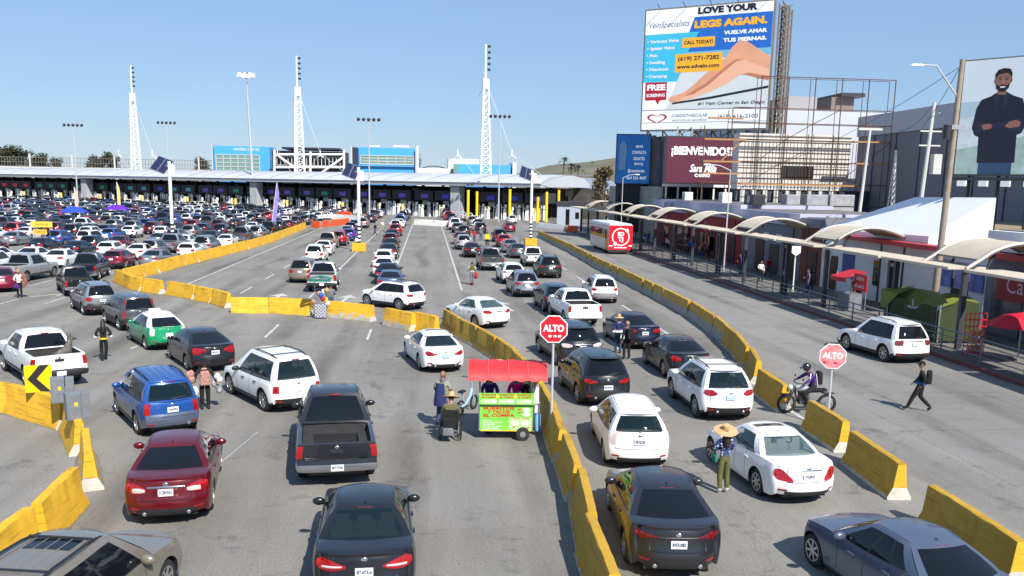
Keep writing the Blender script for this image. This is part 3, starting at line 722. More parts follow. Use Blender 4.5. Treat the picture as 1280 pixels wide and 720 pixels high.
car('white_rack_suv', SUV, dict(L=4.81, W=1.87, wb=2.89, H=1.82, gr=.08, rr=.34, rails=2, tail=[(.82, .70, .92), (.9, .69, .93), (1.0, .69, .93), (1.1, .7, .92)], roof=[(.3, 1.74), (1.2, 1.8), (2.3, 1.8), (2.9, 1.72)], lower=.36, plate=.8, R=.37, spoiler=.0, clear=2, exh=0, wins=[(.05, .25, 2), (.28, .52, 0), (.55, .88, 1)], railmat=BLACK_PL, mirrmat=BLACK_PL, handmat=BLACK_PL), 'white', 'rl', (328, 514), 33,
    'white suv with a roof rack behind the dark grey pickup', 'white_suv', 'suv')
car('black_sedan', SEDAN, dict(L=4.63, W=1.8, wb=2.7, H=1.42, gr=.35, rr=1.45, tail=[(.44, .86, .92), (.66, .82, .97), (.8, .74, 1.0), (1.0, .74, 1.01), (1.22, .84, .98)], bar=0, plate=.82, exh=0, badge=.97), 'darkgrey', 'rl', (232.5, 463), 29,
    'dark grey sedan behind the bag seller and ahead of the white roof rack suv', 'dark_sedan', 'sedan', plate='8BXF512')
car('taxi', HATCH, dict(tail=[(.80, .70, .98), (.9, .68, 1.0), (1.0, .68, 1.0), (1.1, .74, .98)], tailmat=TAILCLEAR, plate=.72, fin=False), 'green', 'rl', (181, 437), 31,
    'green and white taxi hatchback with lettered doors', 'taxi', 'taxi', roof='white')
car('grey_spare_suv', SUV, dict(L=4.6, W=1.79, wb=2.62, H=1.68, gr=.08, rr=.25, tail=[(.88, .68, 1.55), (.95, .67, 1.58), (1.0, .67, 1.58), (1.06, .7, 1.3)], lower=.62, plate=.66, spoiler=0, exh=0), 'grey', 'rl', (147.5, 413), 32,
    'dark grey suv with a spare wheel on its tail ahead of the green taxi', 'grey_suv', 'suv')
car('silver_suv', SUV, dict(L=4.7, W=1.85, wb=2.86, tail=[(.66, .86, .98), (.85, .82, 1.02), (1.0, .83, 1.03), (1.2, .92, 1.0)], rails=1, lower=.6, exh=2), 'silver', 'rl', (103, 394), 31,
    'silver suv with black roof rails behind the black and white pickup', 'silver_suv', 'suv', plate='6KRT220')
car('ranger', PICKUP, dict(L=5.1, W=1.76, wb=3.2, H=1.72, R=.36, gr=1.9, rr=2.1, gf=3.85, rf=3.0, belt=[(0, 1.06), (1.8, 1.07), (2.3, 1.05), (3.2, 1.03), (3.9, 1.0), (5.1, .85)], roof=[(1.9, 1.66), (2.5, 1.72), (3.0, 1.68)], tail=[(.86, .72, 1.0), (.93, .7, 1.02), (1.0, .7, 1.02), (1.07, .72, 1.0)], rear=[(.42, .16), (.5, 0), (.66, 0), (.68, .12), (1.3, .13)], wins=[(.1, .36, 0), (.42, .86, 1)], mirr=3.3, handles=[2.9]), 'black', 'rl', (79.5, 369.5), 28,
    'small black pickup with a white tailgate ahead of the silver suv', 'black_pickup', 'pickup')
car('blue_pickup', PICKUP, dict(W=1.95), 'navy', 'rr', (125, 350.5), 8, 'dark blue pickup with its shiny tailgate beside the small black pickup', 'blue_pickup', 'pickup')
car('loaded_pickup', PICKUP, dict(W=1.98, bumpmat=BLACK_PL), 'lightgrey', 'rr', (34.5, 352.5), -8, 'silver and white pickup with raised wheels at the left edge of the queue', 'white_pickup', 'pickup')
car('dog_pickup', PICKUP, dict(W=1.89, L=5.4, wb=3.26, H=1.8, R=.38, gr=1.75, rr=1.92, bed=1.62, gf=4.1, rf=3.3, mirr=3.6, handles=[2.2, 3.1], bumpmat=BLACK_PL, tail=[(.86, .84, 1.12), (.93, .82, 1.14), (1.0, .82, 1.14), (1.07, .84, 1.12)], roof=[(1.8, 1.76), (2.4, 1.8), (3.3, 1.76)]), 'white', 'rl', (31, 483), 36,
    'white pickup carrying a dog in its bed behind the arrow sign', 'white_pickup', 'pickup')
car('bmw_x', SUV, dict(L=4.44, W=1.82, wb=2.67, H=1.6, rr=.5, tail=[(.6, .86, .96), (.8, .84, 1.0), (1.0, .85, 1.0), (1.2, .9, .99)], lower=.42, sunroof=(.3, .8), exh=2, rails=1, roof=[(.3, 1.5), (1.2, 1.59), (2.0, 1.6), (2.7, 1.52)]), 'white', 'rl', (498, 388), 48,
    'white compact suv turned sideways across the lane by the kerb gap', 'white_suv', 'suv')
car('cla', SEDAN, dict(L=4.63, W=1.78, wb=2.7, H=1.43, gr=.5, rr=1.35, rf=2.6, roof=[(1.3, 1.33), (2.0, 1.42), (2.6, 1.38)], belt=[(0, .93), (.25, .97), (.75, 1.0), (1.6, .98), (2.6, .95), (3.4, .93), (4.3, .78), (4.63, .68)], rw=.53, tail=[(.46, .78, .80), (.7, .74, .84), (.9, .72, .89), (1.0, .73, .90), (1.15, .8, .89)], plate=.74, blackbar=(.26, .40), sunroof=(.55, .9), rear=[(.2, .1), (.34, .02), (.5, 0), (.66, .02), (.9, .06), (1.0, .10)], badge=.88, kr=.2, platemat=PLATEB, clear=2), 'white', 'rl', (523, 462), 13,
    'white sedan with slanted tail lights and a glass roof beyond the man in the wheelchair', 'white_sedan', 'sedan')
car('focus', SEDAN, dict(L=4.53, W=1.82, wb=2.65, H=1.47, gr=.42, rr=1.3, gf=3.45, rf=2.65, roof=[(1.2, 1.4), (1.9, 1.47), (2.7, 1.41)], belt=[(0, 1.02), (.25, 1.06), (.7, 1.06), (1.6, 1.0), (2.6, .96), (3.3, .94), (4.2, .8), (4.53, .7)], mirr=2.8, handles=[1.55, 2.5], tail=[(.56, .86, .92), (.75, .82, .98), (1.0, .83, 1.0), (1.28, .9, .99)], bar=.93, plate=.74, clear=1, exh=0), 'white', 'rl', (593, 409.5), 30,
    'white sedan passing the end of the brown and yellow kerb blocks', 'white_sedan', 'sedan')
# right of the centre barrier
car('prius_wagon', WAGON, dict(L=4.63, tail=[(.84, .72, 1.06), (.92, .70, 1.08), (1.0, .70, 1.08), (1.08, .8, 1.06)], tailmat=TAILCLEAR, plate=.83, fin=True, clear=2, badge=.98, rear=[(.2, .14), (.4, .01), (.58, 0), (.72, .05), (1.0, .08), (1.1, .12)], spoiler=.12), 'white', 'rl', (752.8, 577), -4,
    'white wagon hatchback with clear tail lamps beside the food cart', 'white_wagon', 'hatchback', plate='8RXJ226')
car('lexus', SEDAN, dict(L=4.97, W=1.865, wb=2.87, H=1.44, gr=.48, rr=1.5, tail=[(.46, .875, .895), (.62, .87, .905), (.8, .84, .925), (.94, .79, .945), (1.0, .83, .955), (1.18, .9, .95)], tailmat=mat('tail_lamp_dark', (.16, .006, .01), .12, coat=.5, var=.6, scale=14), bar=.885, barmat=BLACK_PL, plate=.78, blackbar=(.28, .45), recess=PAINT['gunmetal'], badge=.95, kr=.2, cr=.3), 'gunmetal', 'rl', (778, 700), -5,
    'glossy dark grey sedan with thin red tail lights nearest the centre barrier', 'dark_sedan', 'sedan', plate='8VDU082')
car('merc', SEDAN, dict(L=4.53, W=1.73, wb=2.715, H=1.43, gr=.72, rr=1.5, roof=[(1.4, 1.36), (2.0, 1.43), (2.7, 1.39)], gf=3.5, rf=2.7, belt=[(0, .96), (.25, 1.0), (.8, 1.02), (1.6, .98), (2.6, .94), (3.3, .92), (4.2, .78), (4.53, .68)], mirr=2.85, handles=[1.65, 2.6], tail=[(.55, .64, .70), (.7, .64, .80), (.9, .65, .91), (1.0, .66, .92), (1.2, .78, .91)], plate=.76, plate_in=False, clear=1, beige_seats=1, sunroof=(.5, .8), exh=0, bar=.90, badge=.94), 'white', 'rl', (943, 618), 6,
    'white sedan beside the woman in the straw hat', 'white_sedan', 'sedan', plate='7YLM915')
car('elantra', SEDAN, dict(L=4.55, W=1.78, wb=2.7, H=1.44, gr=.45, rr=1.3, gf=3.5, rf=2.55, roof=[(1.2, 1.37), (1.9, 1.44), (2.6, 1.38)], mirr=2.85, handles=[1.55, 2.55]), 'slate', 'fl', (1012.5, 707), 9,
    'blue grey sedan cut off by the bottom right corner', 'grey_sedan', 'sedan')
car('santa', SUV, dict(L=4.68, W=1.89, wb=2.7, H=1.72, rr=.55, rails=2, tail=[(.60, .94, .98), (.8, .88, 1.06), (1.0, .88, 1.08), (1.22, .96, 1.06)], plate=.86, platemat=PLATEB, lower=.36, clear=2, exh=2, rw=.6, gct=.2, railmat=BLACK_PL, kr=.22, plate_in=False, gcb=.26), 'white', 'rl', (866.8, 521), 1,
    'white suv with black roof rails and a pale blue plate beside the right barrier', 'white_suv', 'suv')
car('dark_fit_sedan', SEDAN, dict(L=4.45, W=1.75, wb=2.6, H=1.48, gr=.5, rr=1.4, gf=3.4, rf=2.6, mirr=2.75, handles=[1.6, 2.5], tail=[(.62, .82, .9), (.8, .78, .98), (1.0, .8, 1.0), (1.2, .88, .98)], exh=0), 'darkgrey', 'rl', (828, 470.5), 3,
    'black sedan directly ahead of the white suv with roof rails', 'black_sedan', 'sedan')
car('cx', SUV, dict(L=4.55, W=1.84, wb=2.7, H=1.67, rr=.6, tail=[(.52, .90, .94), (.75, .86, .98), (.95, .86, 1.0), (1.0, .87, 1.0), (1.18, .93, .99)], lower=.5, bar=0, plate=.74, exh=2, kr=.2, gcb=.28, rw=.58, spoiler=.2), 'darkgrey', 'rl', (720, 504), 4,
    'dark grey crossover beside the red roofed food cart and the stop sign pole', 'grey_crossover', 'suv', plate='9DCW441')
car('highlander', SUV, dict(L=4.88, W=1.93, wb=2.79, H=1.73, rails=1, tail=[(.56, .90, .97), (.8, .86, 1.02), (1.0, .87, 1.03), (1.2, .95, 1.02)], tailmat=TAILCLEAR, sunroof=(.35, .8), bar=.99, lower=.42, plate=.86), 'brown' if False else 'gunmetal', 'rl', (693.7, 456), 8,
    'dark grey suv with clear tail lamps behind the red stop sign', 'grey_suv', 'suv')
car('jetta', SEDAN, dict(L=4.66, W=1.78, wb=2.69, tail=[(.56, .84, .92), (.78, .80, .98), (1.0, .81, .99), (1.2, .9, .97)], plate=.8), 'navy', 'rc', (797, 433), 5,
    'dark blue sedan next to the vendor in the straw hat', 'blue_sedan', 'sedan', plate='7XRB318')
car('canyon', PICKUP, dict(W=1.89, L=5.4, wb=3.26, H=1.79, gr=1.75, rr=1.92, bed=1.62, gf=4.1, rf=3.3, mirr=3.6, handles=[2.2, 3.1], bumpmat=PAINT['white'], R=.38, roof=[(1.8, 1.75), (2.4, 1.79), (3.3, 1.75)]), 'white', 'rl', (704, 405), 6,
    'white pickup with a black bed ahead of the dark suv behind the stop sign', 'white_pickup', 'pickup')
car('rav', SUV, dict(L=4.6, W=1.85, rails=1, tail=[(.7, .92, .97), (.85, .86, 1.02), (1.0, .86, 1.03), (1.2, .94, 1.01)], lower=.58, lowpaint=mat('grey_cladding', (.2, .2, .21), .6), plate=.9), 'white', 'rl', (736, 378), -1,
    'white suv with a grey lower bumper beside the white pickup', 'white_suv', 'suv')
car('golf', SUV, dict(L=4.4, W=1.8, H=1.6, wb=2.65, rr=.5, roof=[(.3, 1.5), (1.2, 1.59), (2.0, 1.6), (2.7, 1.52)], tail=T_SUV), 'navy', 'fl', (667.5, 382), 4,
    'dark blue hatchback half hidden by the white pickup with a black bed', 'blue_hatchback', 'hatchback')
car('tiguan', SUV, dict(L=4.7, W=1.84, wb=2.79, tail=[(.56, .92, .98), (.8, .88, 1.03), (1.0, .88, 1.04), (1.2, .96, 1.02)], bar=.72, lower=.45, plate=.85), 'silver', 'rl', (640, 370.5), 3,
    'silver grey suv with a wide white plate behind the white crossover', 'silver_suv', 'suv')
car('atlas', SUV, dict(L=5.0, W=1.98, wb=2.98, H=1.77, roof=[(.3, 1.7), (1.2, 1.77), (2.2, 1.77), (2.9, 1.69)], bar=.98, tail=[(.6, .94, 1.0), (.8, .92, 1.05), (1.0, .92, 1.06), (1.2, .98, 1.04)], rails=1, lower=.5), 'darkgreen', 'rl', (672, 347), 0,
    'large dark green suv beside the small white pickup near the striped pole', 'green_suv', 'suv')
car('ux', SUV, dict(L=4.5, W=1.84, H=1.55, rr=.55, roof=[(.3, 1.46), (1.2, 1.54), (2.0, 1.55), (2.7, 1.48)], tail=[(.5, .94, .97), (.8, .92, 1.0), (1.0, .9, 1.02), (1.2, .95, 1.0)], lower=.42, rim=2), 'white', 'rl', (626, 354.5), 3,
    'white crossover between the silver grey suv and the grey pickup', 'white_crossover', 'suv')
car('grey_truck', PICKUP, dict(W=2.0), 'grey', 'rl', (600.6, 337.5), 3, 'grey pickup ahead of the white crossover in the middle lane', 'grey_pickup', 'pickup')
car('ranger', PICKUP, dict(L=5.1, W=1.76, wb=3.2, H=1.72, R=.36), 'white', 'rl', (656, 332.5), 2, 'small white pickup in front of the large dark green suv', 'white_pickup', 'pickup')
car('white_explorer', SUV, dict(L=5.0, W=2.0, wb=2.86, H=1.79, R=.39, roof=[(.3, 1.71), (1.2, 1.79), (2.2, 1.79), (2.9, 1.7)], rr=.5, rails=1, tail=[(.66, .86, 1.08), (.85, .84, 1.1), (1.0, .84, 1.1), (1.12, .9, 1.08)], tailmat=mat('tail_lamp_smoked', (.16, .03, .03), .15, coat=.5), lower=.44, bar=1.03, plate=.92, exh=0, rim=0, railmat=BLACK_PL), 'white', 'rl', (1102, 452), 7,
    'white suv stopped alone beside the railing on the bus lane', 'white_suv', 'suv', group=None)
# left centre lanes
car('avalanche', PICKUP, dict(W=2.0, L=5.6, bumpmat=BLACK_PL, tail=[(.82, .82, 1.2), (.93, .8, 1.22), (1.0, .8, 1.22), (1.07, .82, 1.2)]), 'lightgrey', 'rl', (385.5, 363.5), 3,
    'light grey pickup beyond the yellow kerb blocks by the toy cart', 'grey_pickup', 'pickup')
car('gold_van', MINIVAN, dict(W=1.9, L=4.6, wb=2.7, gf=3.7, rf=2.8, roof=[(.3, 1.66), (1.2, 1.74), (2.0, 1.74), (2.8, 1.64)], belt=SUV['belt'], mirr=3.0, handles=[1.5, 2.5], tail=T_SUV), 'gold', 'rl', (362.5, 352.5), -3,
    'gold minivan beside the light grey pickup beyond the yellow kerb', 'gold_minivan', 'minivan')
for key, base, col, px, lab, nm, ct in (
  ('s1', SUV, 'pearl', (394, 329), 'pearl white suv ahead of the gold minivan', 'white_suv', 'suv'),
  ('s2', SEDAN, 'white', (404, 319), 'white sedan peeking out ahead of the pearl white suv', 'white_sedan', 'sedan'),
  ('s3', PICKUP, 'tan', (408, 312.5), 'tan pickup ahead of the white sedan in the left centre lane', 'tan_pickup', 'pickup'),
  ('s1', SUV, 'red', (424, 307), 'red suv with a dark roof near the yellow collector stand', 'red_suv', 'suv'),
  ('s4', SUV, 'brightblue', (436, 301), 'bright blue hatchback behind the solar panel pole', 'blue_hatchback', 'hatchback'),
  ('s2', SEDAN, 'steelblue', (488, 366), 'blue grey sedan just behind the sideways white compact suv', 'blue_sedan', 'sedan'),
  ('s2', SEDAN, 'navy', (484, 354.5), 'dark blue sedan ahead of the blue grey sedan', 'blue_sedan', 'sedan'),
  ('s2', SEDAN, 'white', (480, 345.5), 'white sedan ahead of the dark blue sedan in the centre queue', 'white_sedan', 'sedan'),
  ('s4', SUV, 'white', (480, 334), 'white hatchback with red lamps in the centre queue beside the long white line', 'white_hatchback', 'hatchback'),
  ('s2', SEDAN, 'darkgrey', (485.5, 323.5), 'dark grey sedan ahead of the white hatchback in the centre queue', 'grey_sedan', 'sedan'),
  ('s2', SEDAN, 'black', (488, 315), 'black sedan third ahead of the white hatchback in the centre queue', 'black_sedan', 'sedan'),
  ('s4', SUV, 'maroon', (488, 307.5), 'dark red hatchback ahead of the black sedan in the centre queue', 'red_hatchback', 'hatchback'),
  ('s2', SEDAN, 'navy', (490, 301), 'navy sedan ahead of the dark red hatchback in the centre queue', 'blue_sedan', 'sedan'),
  ('s1', SUV, 'red', (494.5, 295), 'red suv ahead of the navy sedan in the centre queue', 'red_suv', 'suv'),
  ('s1', SUV, 'white', (494.5, 288.5), 'white suv ahead of the red suv in the centre queue', 'white_suv', 'suv'),
  ('s2', SEDAN, 'black', (590, 321.5), 'black sedan ahead of the grey pickup in the middle lane', 'black_sedan', 'sedan'),
  ('s1', SUV, 'lightgrey', (579.5, 312), 'light grey suv left of the black sedan in the middle lane', 'grey_suv', 'suv'),
  ('s4', SUV, 'maroon', (575.5, 305.5), 'dark red hatchback ahead of the light grey suv', 'red_hatchback', 'hatchback'),
  ('s1', SUV, 'black', (580, 297), 'black suv ahead of the dark red hatchback beside the painted line', 'black_suv', 'suv'),
  ('s1', SUV, 'silver', (590, 282), 'silver suv close to the white wall by the canopy column', 'silver_suv', 'suv'),
  ('s2', SEDAN, 'grey', (647.5, 322.5), 'grey sedan ahead of the small white pickup', 'grey_sedan', 'sedan'),
  ('s2', SEDAN, 'silver', (638, 316), 'silver sedan ahead of the grey sedan in the right queue', 'silver_sedan', 'sedan'),
  ('s4', SUV, 'red', (629.5, 309), 'red hatchback ahead of the silver sedan in the right queue', 'red_hatchback', 'hatchback'),
  ('s1', SUV, 'black', (625, 302.5), 'black suv ahead of the red hatchback in the right queue', 'black_suv', 'suv'),
  ('s2', SEDAN, 'wine', (637, 290), 'wine red sedan near the end of the right queue', 'red_sedan', 'sedan'),
  ('s1', SUV, 'white', (640, 280), 'white suv entering the lane under the canopy at right', 'white_suv', 'suv'),
  ('s2', SEDAN, 'silver', (14, 307), 'silver sedan at the left edge beside the yellow vendor signs', 'silver_sedan', 'sedan'),
  ('s2', SEDAN, 'navy', (48, 316.5), 'navy sedan between the silver and white pickup and the yellow vendor signs', 'blue_sedan', 'sedan'),
  ('s2', SEDAN, 'white', (71, 334.5), 'white sedan behind the dark blue pickup on the left', 'white_sedan', 'sedan'),
  ('s4', HATCH, 'wine', (144, 336), 'wine red hatchback against the bend of the yellow barrier', 'red_hatchback', 'hatchback'),
  ('s1', SUV, 'black', (113, 316), 'black suv ahead of the dark blue pickup', 'black_suv', 'suv'),
  ('s2', SEDAN, 'navy', (92, 321), 'navy sedan left of the black suv in the left queue', 'blue_sedan', 'sedan'),
  ('s2', SEDAN, 'maroon', (147, 313), 'dark red sedan ahead of the wine red hatchback', 'red_sedan', 'sedan'),
  ('s2', SEDAN, 'white', (171, 325), 'white sedan along the yellow barrier ahead of the wine red hatchback', 'white_sedan', 'sedan'),
  ('s1', SUV, 'silver', (189, 322), 'silver suv squeezed beside the white sedan along the yellow barrier', 'silver_suv', 'suv'),
  ('s2', SEDAN, 'white', (228, 311), 'white sedan beside the striped foot of the solar pole', 'white_sedan', 'sedan'),
  ('s1', SUV, 'navy', (276, 296), 'dark blue suv close to the yellow barrier beyond the white sedans', 'blue_suv', 'suv'),
  ('s2', SEDAN, 'wine', (3, 364), 'wine coloured sedan mostly cut off at the left edge', 'red_sedan', 'sedan'),
):
    tl = T_SUV if base in (SUV, HATCH) else base['tail']
    ov = dict(tail=tl) if key != 's4' else dict(L=4.3, H=1.52, W=1.78, wb=2.58, tail=T_SUV, rr=.5, roof=[(.3, 1.43), (1.2, 1.51), (2.0, 1.52), (2.7, 1.45)], gf=3.4, rf=2.55, exh=0)
    car(key, SUV if key == 's4' else base, ov, col, 'rc', px, RNG.uniform(-2, 2)+(0 if px[0] > 3 else 25), lab, nm, ct, small=False)

b = [c for c in TITAN.children if c.name.startswith('body')][0]; p_ = PROTOS['grey_pickup'][1]; yy = p_.S(0, .86).y-(p_.ya+p_.yb)/2-.03
letters('lettering', 'TITAN', .085, CHROME, b, (-.6, yy, .78), (R(90), 0, 0), bold=.004, width=.36); letters('lettering', '4x4', .07, CHROME, b, (.64, yy, .78), (R(90), 0, 0), bold=.004, width=.2)
TX = [o for o in COL.objects if o.get('category') == 'taxi'][0]; b = [c for c in TX.children if c.name.startswith('body')][0]; q_ = PROTOS['taxi'][1]
for y, z, t_, w_ in ((3.05, .74, 'TAXI', .5), (2.1, .74, '4318', .34)):
    letters('lettering', t_, .16, PLATEW, b, (-q_.halfw(y, z)-.014, y-(q_.ya+q_.yb)/2, z), (R(90), 0, R(-90)), width=w_)
letters('lettering', 'TAXI LIBRE', .1, PLATEW, b, (.1, q_.S(0, .58).y-(q_.ya+q_.yb)/2-.014, .58), (R(90), 0, 0), width=.8)
c = MB(); c.box((0, .1, q_.H+.05), (.5, .16, .12)); c.build('roof_sign', PLATEW, TX, bevel=.02)
# ---------------------------------------------------------------- concrete barrier blocks
def kerb_mat(name, top, low, split, worn=.35):
    """painted concrete: paint above a height, bare or painted concrete below it, chipped at the boundary"""
    M = bpy.data.materials.new(name); M.use_nodes = True; nt = M.node_tree; b = nt.nodes['Principled BSDF']; L = nt.links.new; b.inputs['Roughness'].default_value = .75
    tc = nt.nodes.new('ShaderNodeTexCoord'); n = nt.nodes.new('ShaderNodeTexNoise'); n.inputs['Scale'].default_value = 3; n.inputs['Detail'].default_value = 8; n.inputs['Roughness'].default_value = .7
    oi = nt.nodes.new('ShaderNodeObjectInfo'); ad = nt.nodes.new('ShaderNodeVectorMath'); ad.operation = 'ADD'; sc_ = nt.nodes.new('ShaderNodeVectorMath'); sc_.operation = 'SCALE'
    cmb = nt.nodes.new('ShaderNodeCombineXYZ'); L(oi.outputs['Random'], cmb.inputs[0]); L(oi.outputs['Random'], cmb.inputs[1]); L(cmb.outputs[0], sc_.inputs[0]); sc_.inputs['Scale'].default_value = 37
    L(tc.outputs['Object'], ad.inputs[0]); L(sc_.outputs[0], ad.inputs[1]); L(ad.outputs[0], n.inputs['Vector'])
    sp_ = nt.nodes.new('ShaderNodeSeparateXYZ'); L(tc.outputs['Object'], sp_.inputs[0])
    def ramp(src, e):
        r = nt.nodes.new('ShaderNodeValToRGB'); r.color_ramp.elements[0].position = e[0][0]; r.color_ramp.elements[0].color = (*e[0][1], 1); r.color_ramp.elements[1].position = e[1][0]; r.color_ramp.elements[1].color = (*e[1][1], 1); L(src, r.inputs[0]); return r.outputs[0]
    paintc = ramp(n.outputs['Fac'], ((.32, tuple(c*.84 for c in top)), (.62, top))); conc = ramp(n.outputs['Fac'], ((.3, tuple(c*.6 for c in low)), (.7, low)))
    n2 = nt.nodes.new('ShaderNodeTexNoise'); n2.inputs['Scale'].default_value = 5; n2.inputs['Detail'].default_value = 6; L(ad.outputs[0], n2.inputs['Vector'])
    ma = nt.nodes.new('ShaderNodeMath'); ma.operation = 'MULTIPLY_ADD'; L(n2.outputs['Fac'], ma.inputs[0]); ma.inputs[1].default_value = worn; L(sp_.outputs[2], ma.inputs[2])
    gt = nt.nodes.new('ShaderNodeMath'); gt.operation = 'GREATER_THAN'; L(ma.outputs[0], gt.inputs[0]); gt.inputs[1].default_value = split+worn*.5
    mx = nt.nodes.new('ShaderNodeMix'); mx.data_type = 'RGBA'; L(gt.outputs[0], mx.inputs[0]); L(conc, mx.inputs[6]); L(paintc, mx.inputs[7])
    # dark scuffs
    n3 = nt.nodes.new('ShaderNodeTexNoise'); n3.inputs['Scale'].default_value = 1.7; n3.inputs['Detail'].default_value = 9; n3.inputs['Roughness'].default_value = .75; L(ad.outputs[0], n3.inputs['Vector'])
    sc = ramp(n3.outputs['Fac'], ((.30, (.45, .42, .38)), (.42, (1, 1, 1)))); m2 = nt.nodes.new('ShaderNodeMix'); m2.data_type = 'RGBA'; m2.blend_type = 'MULTIPLY'; m2.inputs[0].default_value = .6; L(mx.outputs[2], m2.inputs[6]); L(sc, m2.inputs[7])
    mp = nt.nodes.new('ShaderNodeMapping'); mp.inputs['Scale'].default_value = (.5, 1, 11); L(ad.outputs[0], mp.inputs[0]); n4 = nt.nodes.new('ShaderNodeTexNoise'); n4.inputs['Scale'].default_value = 1.6; n4.inputs['Detail'].default_value = 7; L(mp.outputs[0], n4.inputs['Vector'])
    s4 = ramp(n4.outputs['Fac'], ((.34, (.34, .31, .28)), (.43, (1, 1, 1)))); m3 = nt.nodes.new('ShaderNodeMix'); m3.data_type = 'RGBA'; m3.blend_type = 'MULTIPLY'; m3.inputs[0].default_value = .5; L(m2.outputs[2], m3.inputs[6]); L(s4, m3.inputs[7]); m2 = m3   # tyre scrapes
    L(m2.outputs[2], b.inputs['Base Color'])
    bp = nt.nodes.new('ShaderNodeBump'); bp.inputs['Strength'].default_value = .4; bp.inputs['Distance'].default_value = .02; L(n.outputs['Fac'], bp.inputs['Height']); L(bp.outputs[0], b.inputs['Normal'])
    return M
YEL, CONC = (.72, .40, .02), (.36, .34, .30)
K_YEL = kerb_mat('kerb_yellow_paint', YEL, CONC, .02, .22); K_TWO = kerb_mat('kerb_two_tone_paint', (.52, .30, .03), CONC, .44, .06); K_OLD = kerb_mat('kerb_worn_paint', YEL, (.5, .47, .4), .25, 1.3)  # the two-tone yellow is browned to include shade on the side faces
K_SHADE = kerb_mat('kerb_shade_yellow', (.47, .275, .022), (.55, .5, .42), .10, .2)  # same yellow, darkened for grime and for shade on the side faces
K_FOOT = mat('kerb_bare_foot', (.58, .54, .46), .85, var=.25, scale=4)
WHITEW = srgb('white_water_barrier', (226, 222, 214), rough=.6, var=.15, scale=2); ORANGEW = srgb('orange_water_barrier', (235, 84, 30), rough=.6, var=.15, scale=2)
JPROF = [(-.30, 0), (-.30, .08), (-.17, .32), (-.10, .93), (-.08, .95), (.08, .95), (.10, .93), (.17, .32), (.30, .08), (.30, 0)]
JCACHE = {}
def jersey_mesh(L_, key=0, h=1.0):
    k = (round(L_, 1), key, h)
    if k in JCACHE: return JCACHE[k]
    rng = random.Random(key*7+3); mb = MB(); n = 12; rows = []
    for i in range(n+1):
        x = lerp(-L_/2, L_/2, i/n); e = 1 if 0 < i < n else .985
        rows.append([(x, px*e+rng.uniform(-.006, .006), pz*h*e+(rng.uniform(-.012, .006) if pz > .5 else 0)) for px, pz in JPROF])
    mb.grid(rows, flip=True); m_ = len(JPROF)
    for r, fl in ((rows[0], 0), (rows[-1], 1)):
        for idx, mi in (((0, 1, 2, 7, 8, 9), 1), ((2, 3, 4, 5, 6, 7), 2)):
            mb.add([r[i] for i in idx], [tuple(range(len(idx)))[::-1] if fl else tuple(range(len(idx)))], mi)
    JCACHE[k] = mb.mesh('barrier', [K_YEL, K_FOOT, K_YEL], 35, merge=True); return JCACHE[k]
ORD = 'nearest second third fourth fifth sixth seventh eighth ninth tenth eleventh twelfth thirteenth fourteenth fifteenth sixteenth seventeenth eighteenth nineteenth twentieth'.split()
def ordw(i):
    if i < 20: return ORD[i]
    if i in (29, 39): return ('thirtieth', 'fortieth')[i == 39]
    return ('twenty ' if i < 29 else ('thirty ' if i < 39 else 'forty '))+['first', 'second', 'third', 'fourth', 'fifth', 'sixth', 'seventh', 'eighth', 'ninth', 'tenth'][(i-20) % 10]
def block(a, b, m_, label, group, h=1.0, name='concrete_barrier', cat='barrier'):
    a, b = Vector(a[:2]), Vector(b[:2]); d = b-a
    o = place(name, jersey_mesh(d.length-RNG.choice((.07, .1, .16)), RNG.randrange(4), h), None, ((a.x+b.x)/2+RNG.uniform(-.05, .05), (a.y+b.y)/2+RNG.uniform(-.05, .05), 0), math.atan2(d.y, d.x)+RNG.uniform(-.035, .035))
    relink(o, 0, m_); relink(o, 2, K_YEL if m_ is K_SHADE else m_)  # end caps keep the sunlit yellow, sides carry the painted shade tone
    if m_ in (WHITEW, ORANGEW): relink(o, 1, m_)
    tag(o, label, cat, group); return o
def run(pts, L_, m_fn, lab, group):
    """blocks laid end to end along a polyline"""
    pts = [Vector(p) for p in pts]; seg = 0; p = pts[0]; i = 0
    while seg < len(pts)-1:
        q = None
        for s in range(seg, len(pts)-1):
            a, b = (p if s == seg else pts[s]), pts[s+1]
            if (b-p).length >= L_:
                lo, hi = 0., 1.
                for _ in range(20):
                    md = (lo+hi)/2
                    if (a.lerp(b, md)-p).length < L_: lo = md
                    else: hi = md
                q = a.lerp(b, hi); seg = s; break
        if q is None: break
        block(p, q, m_fn(i), lab(i), group); p = q; i += 1
    return i
run([(12.75, 32.6), (13.2, 34.2), (14.0, 38), (14.9, 43.5), (15.35, 50), (15.6, 60), (15.75, 80), (16.2, 100), (16.2, 131)], 3.05, lambda i: K_TWO if i > 2 else K_SHADE,
    lambda i: ('shade toned yellow block, %s in the long right barrier counting from the motorcycle' % ordw(i)), 'long right barrier of yellow and grey blocks')
block(at(984, 482, .95), at(949, 460, .95), K_SHADE, 'yellow block with a dark smear just ahead of the motorcycle front wheel', 'loose barrier blocks on the right')
block(at(1061, 527, .95), at(1011, 499, .95), K_SHADE, 'yellow block beside the rear wheel of the motorcycle', 'loose barrier blocks on the right')
block((11.85, 28.95), (12.3, 31.2), K_SHADE, 'short yellow block ahead of the motorcycle at the end of the right barrier', 'loose barrier blocks on the right') if False else None
block((11.55, 19.75), (11.75, 22.95), K_SHADE, 'yellow block standing alone between the white sedan and the walking man', 'loose barrier blocks on the right')
block((11.3, 15.0), (11.5, 18.35), K_SHADE, 'yellow block in the bottom right corner beside the blue grey sedan', 'loose barrier blocks on the right')
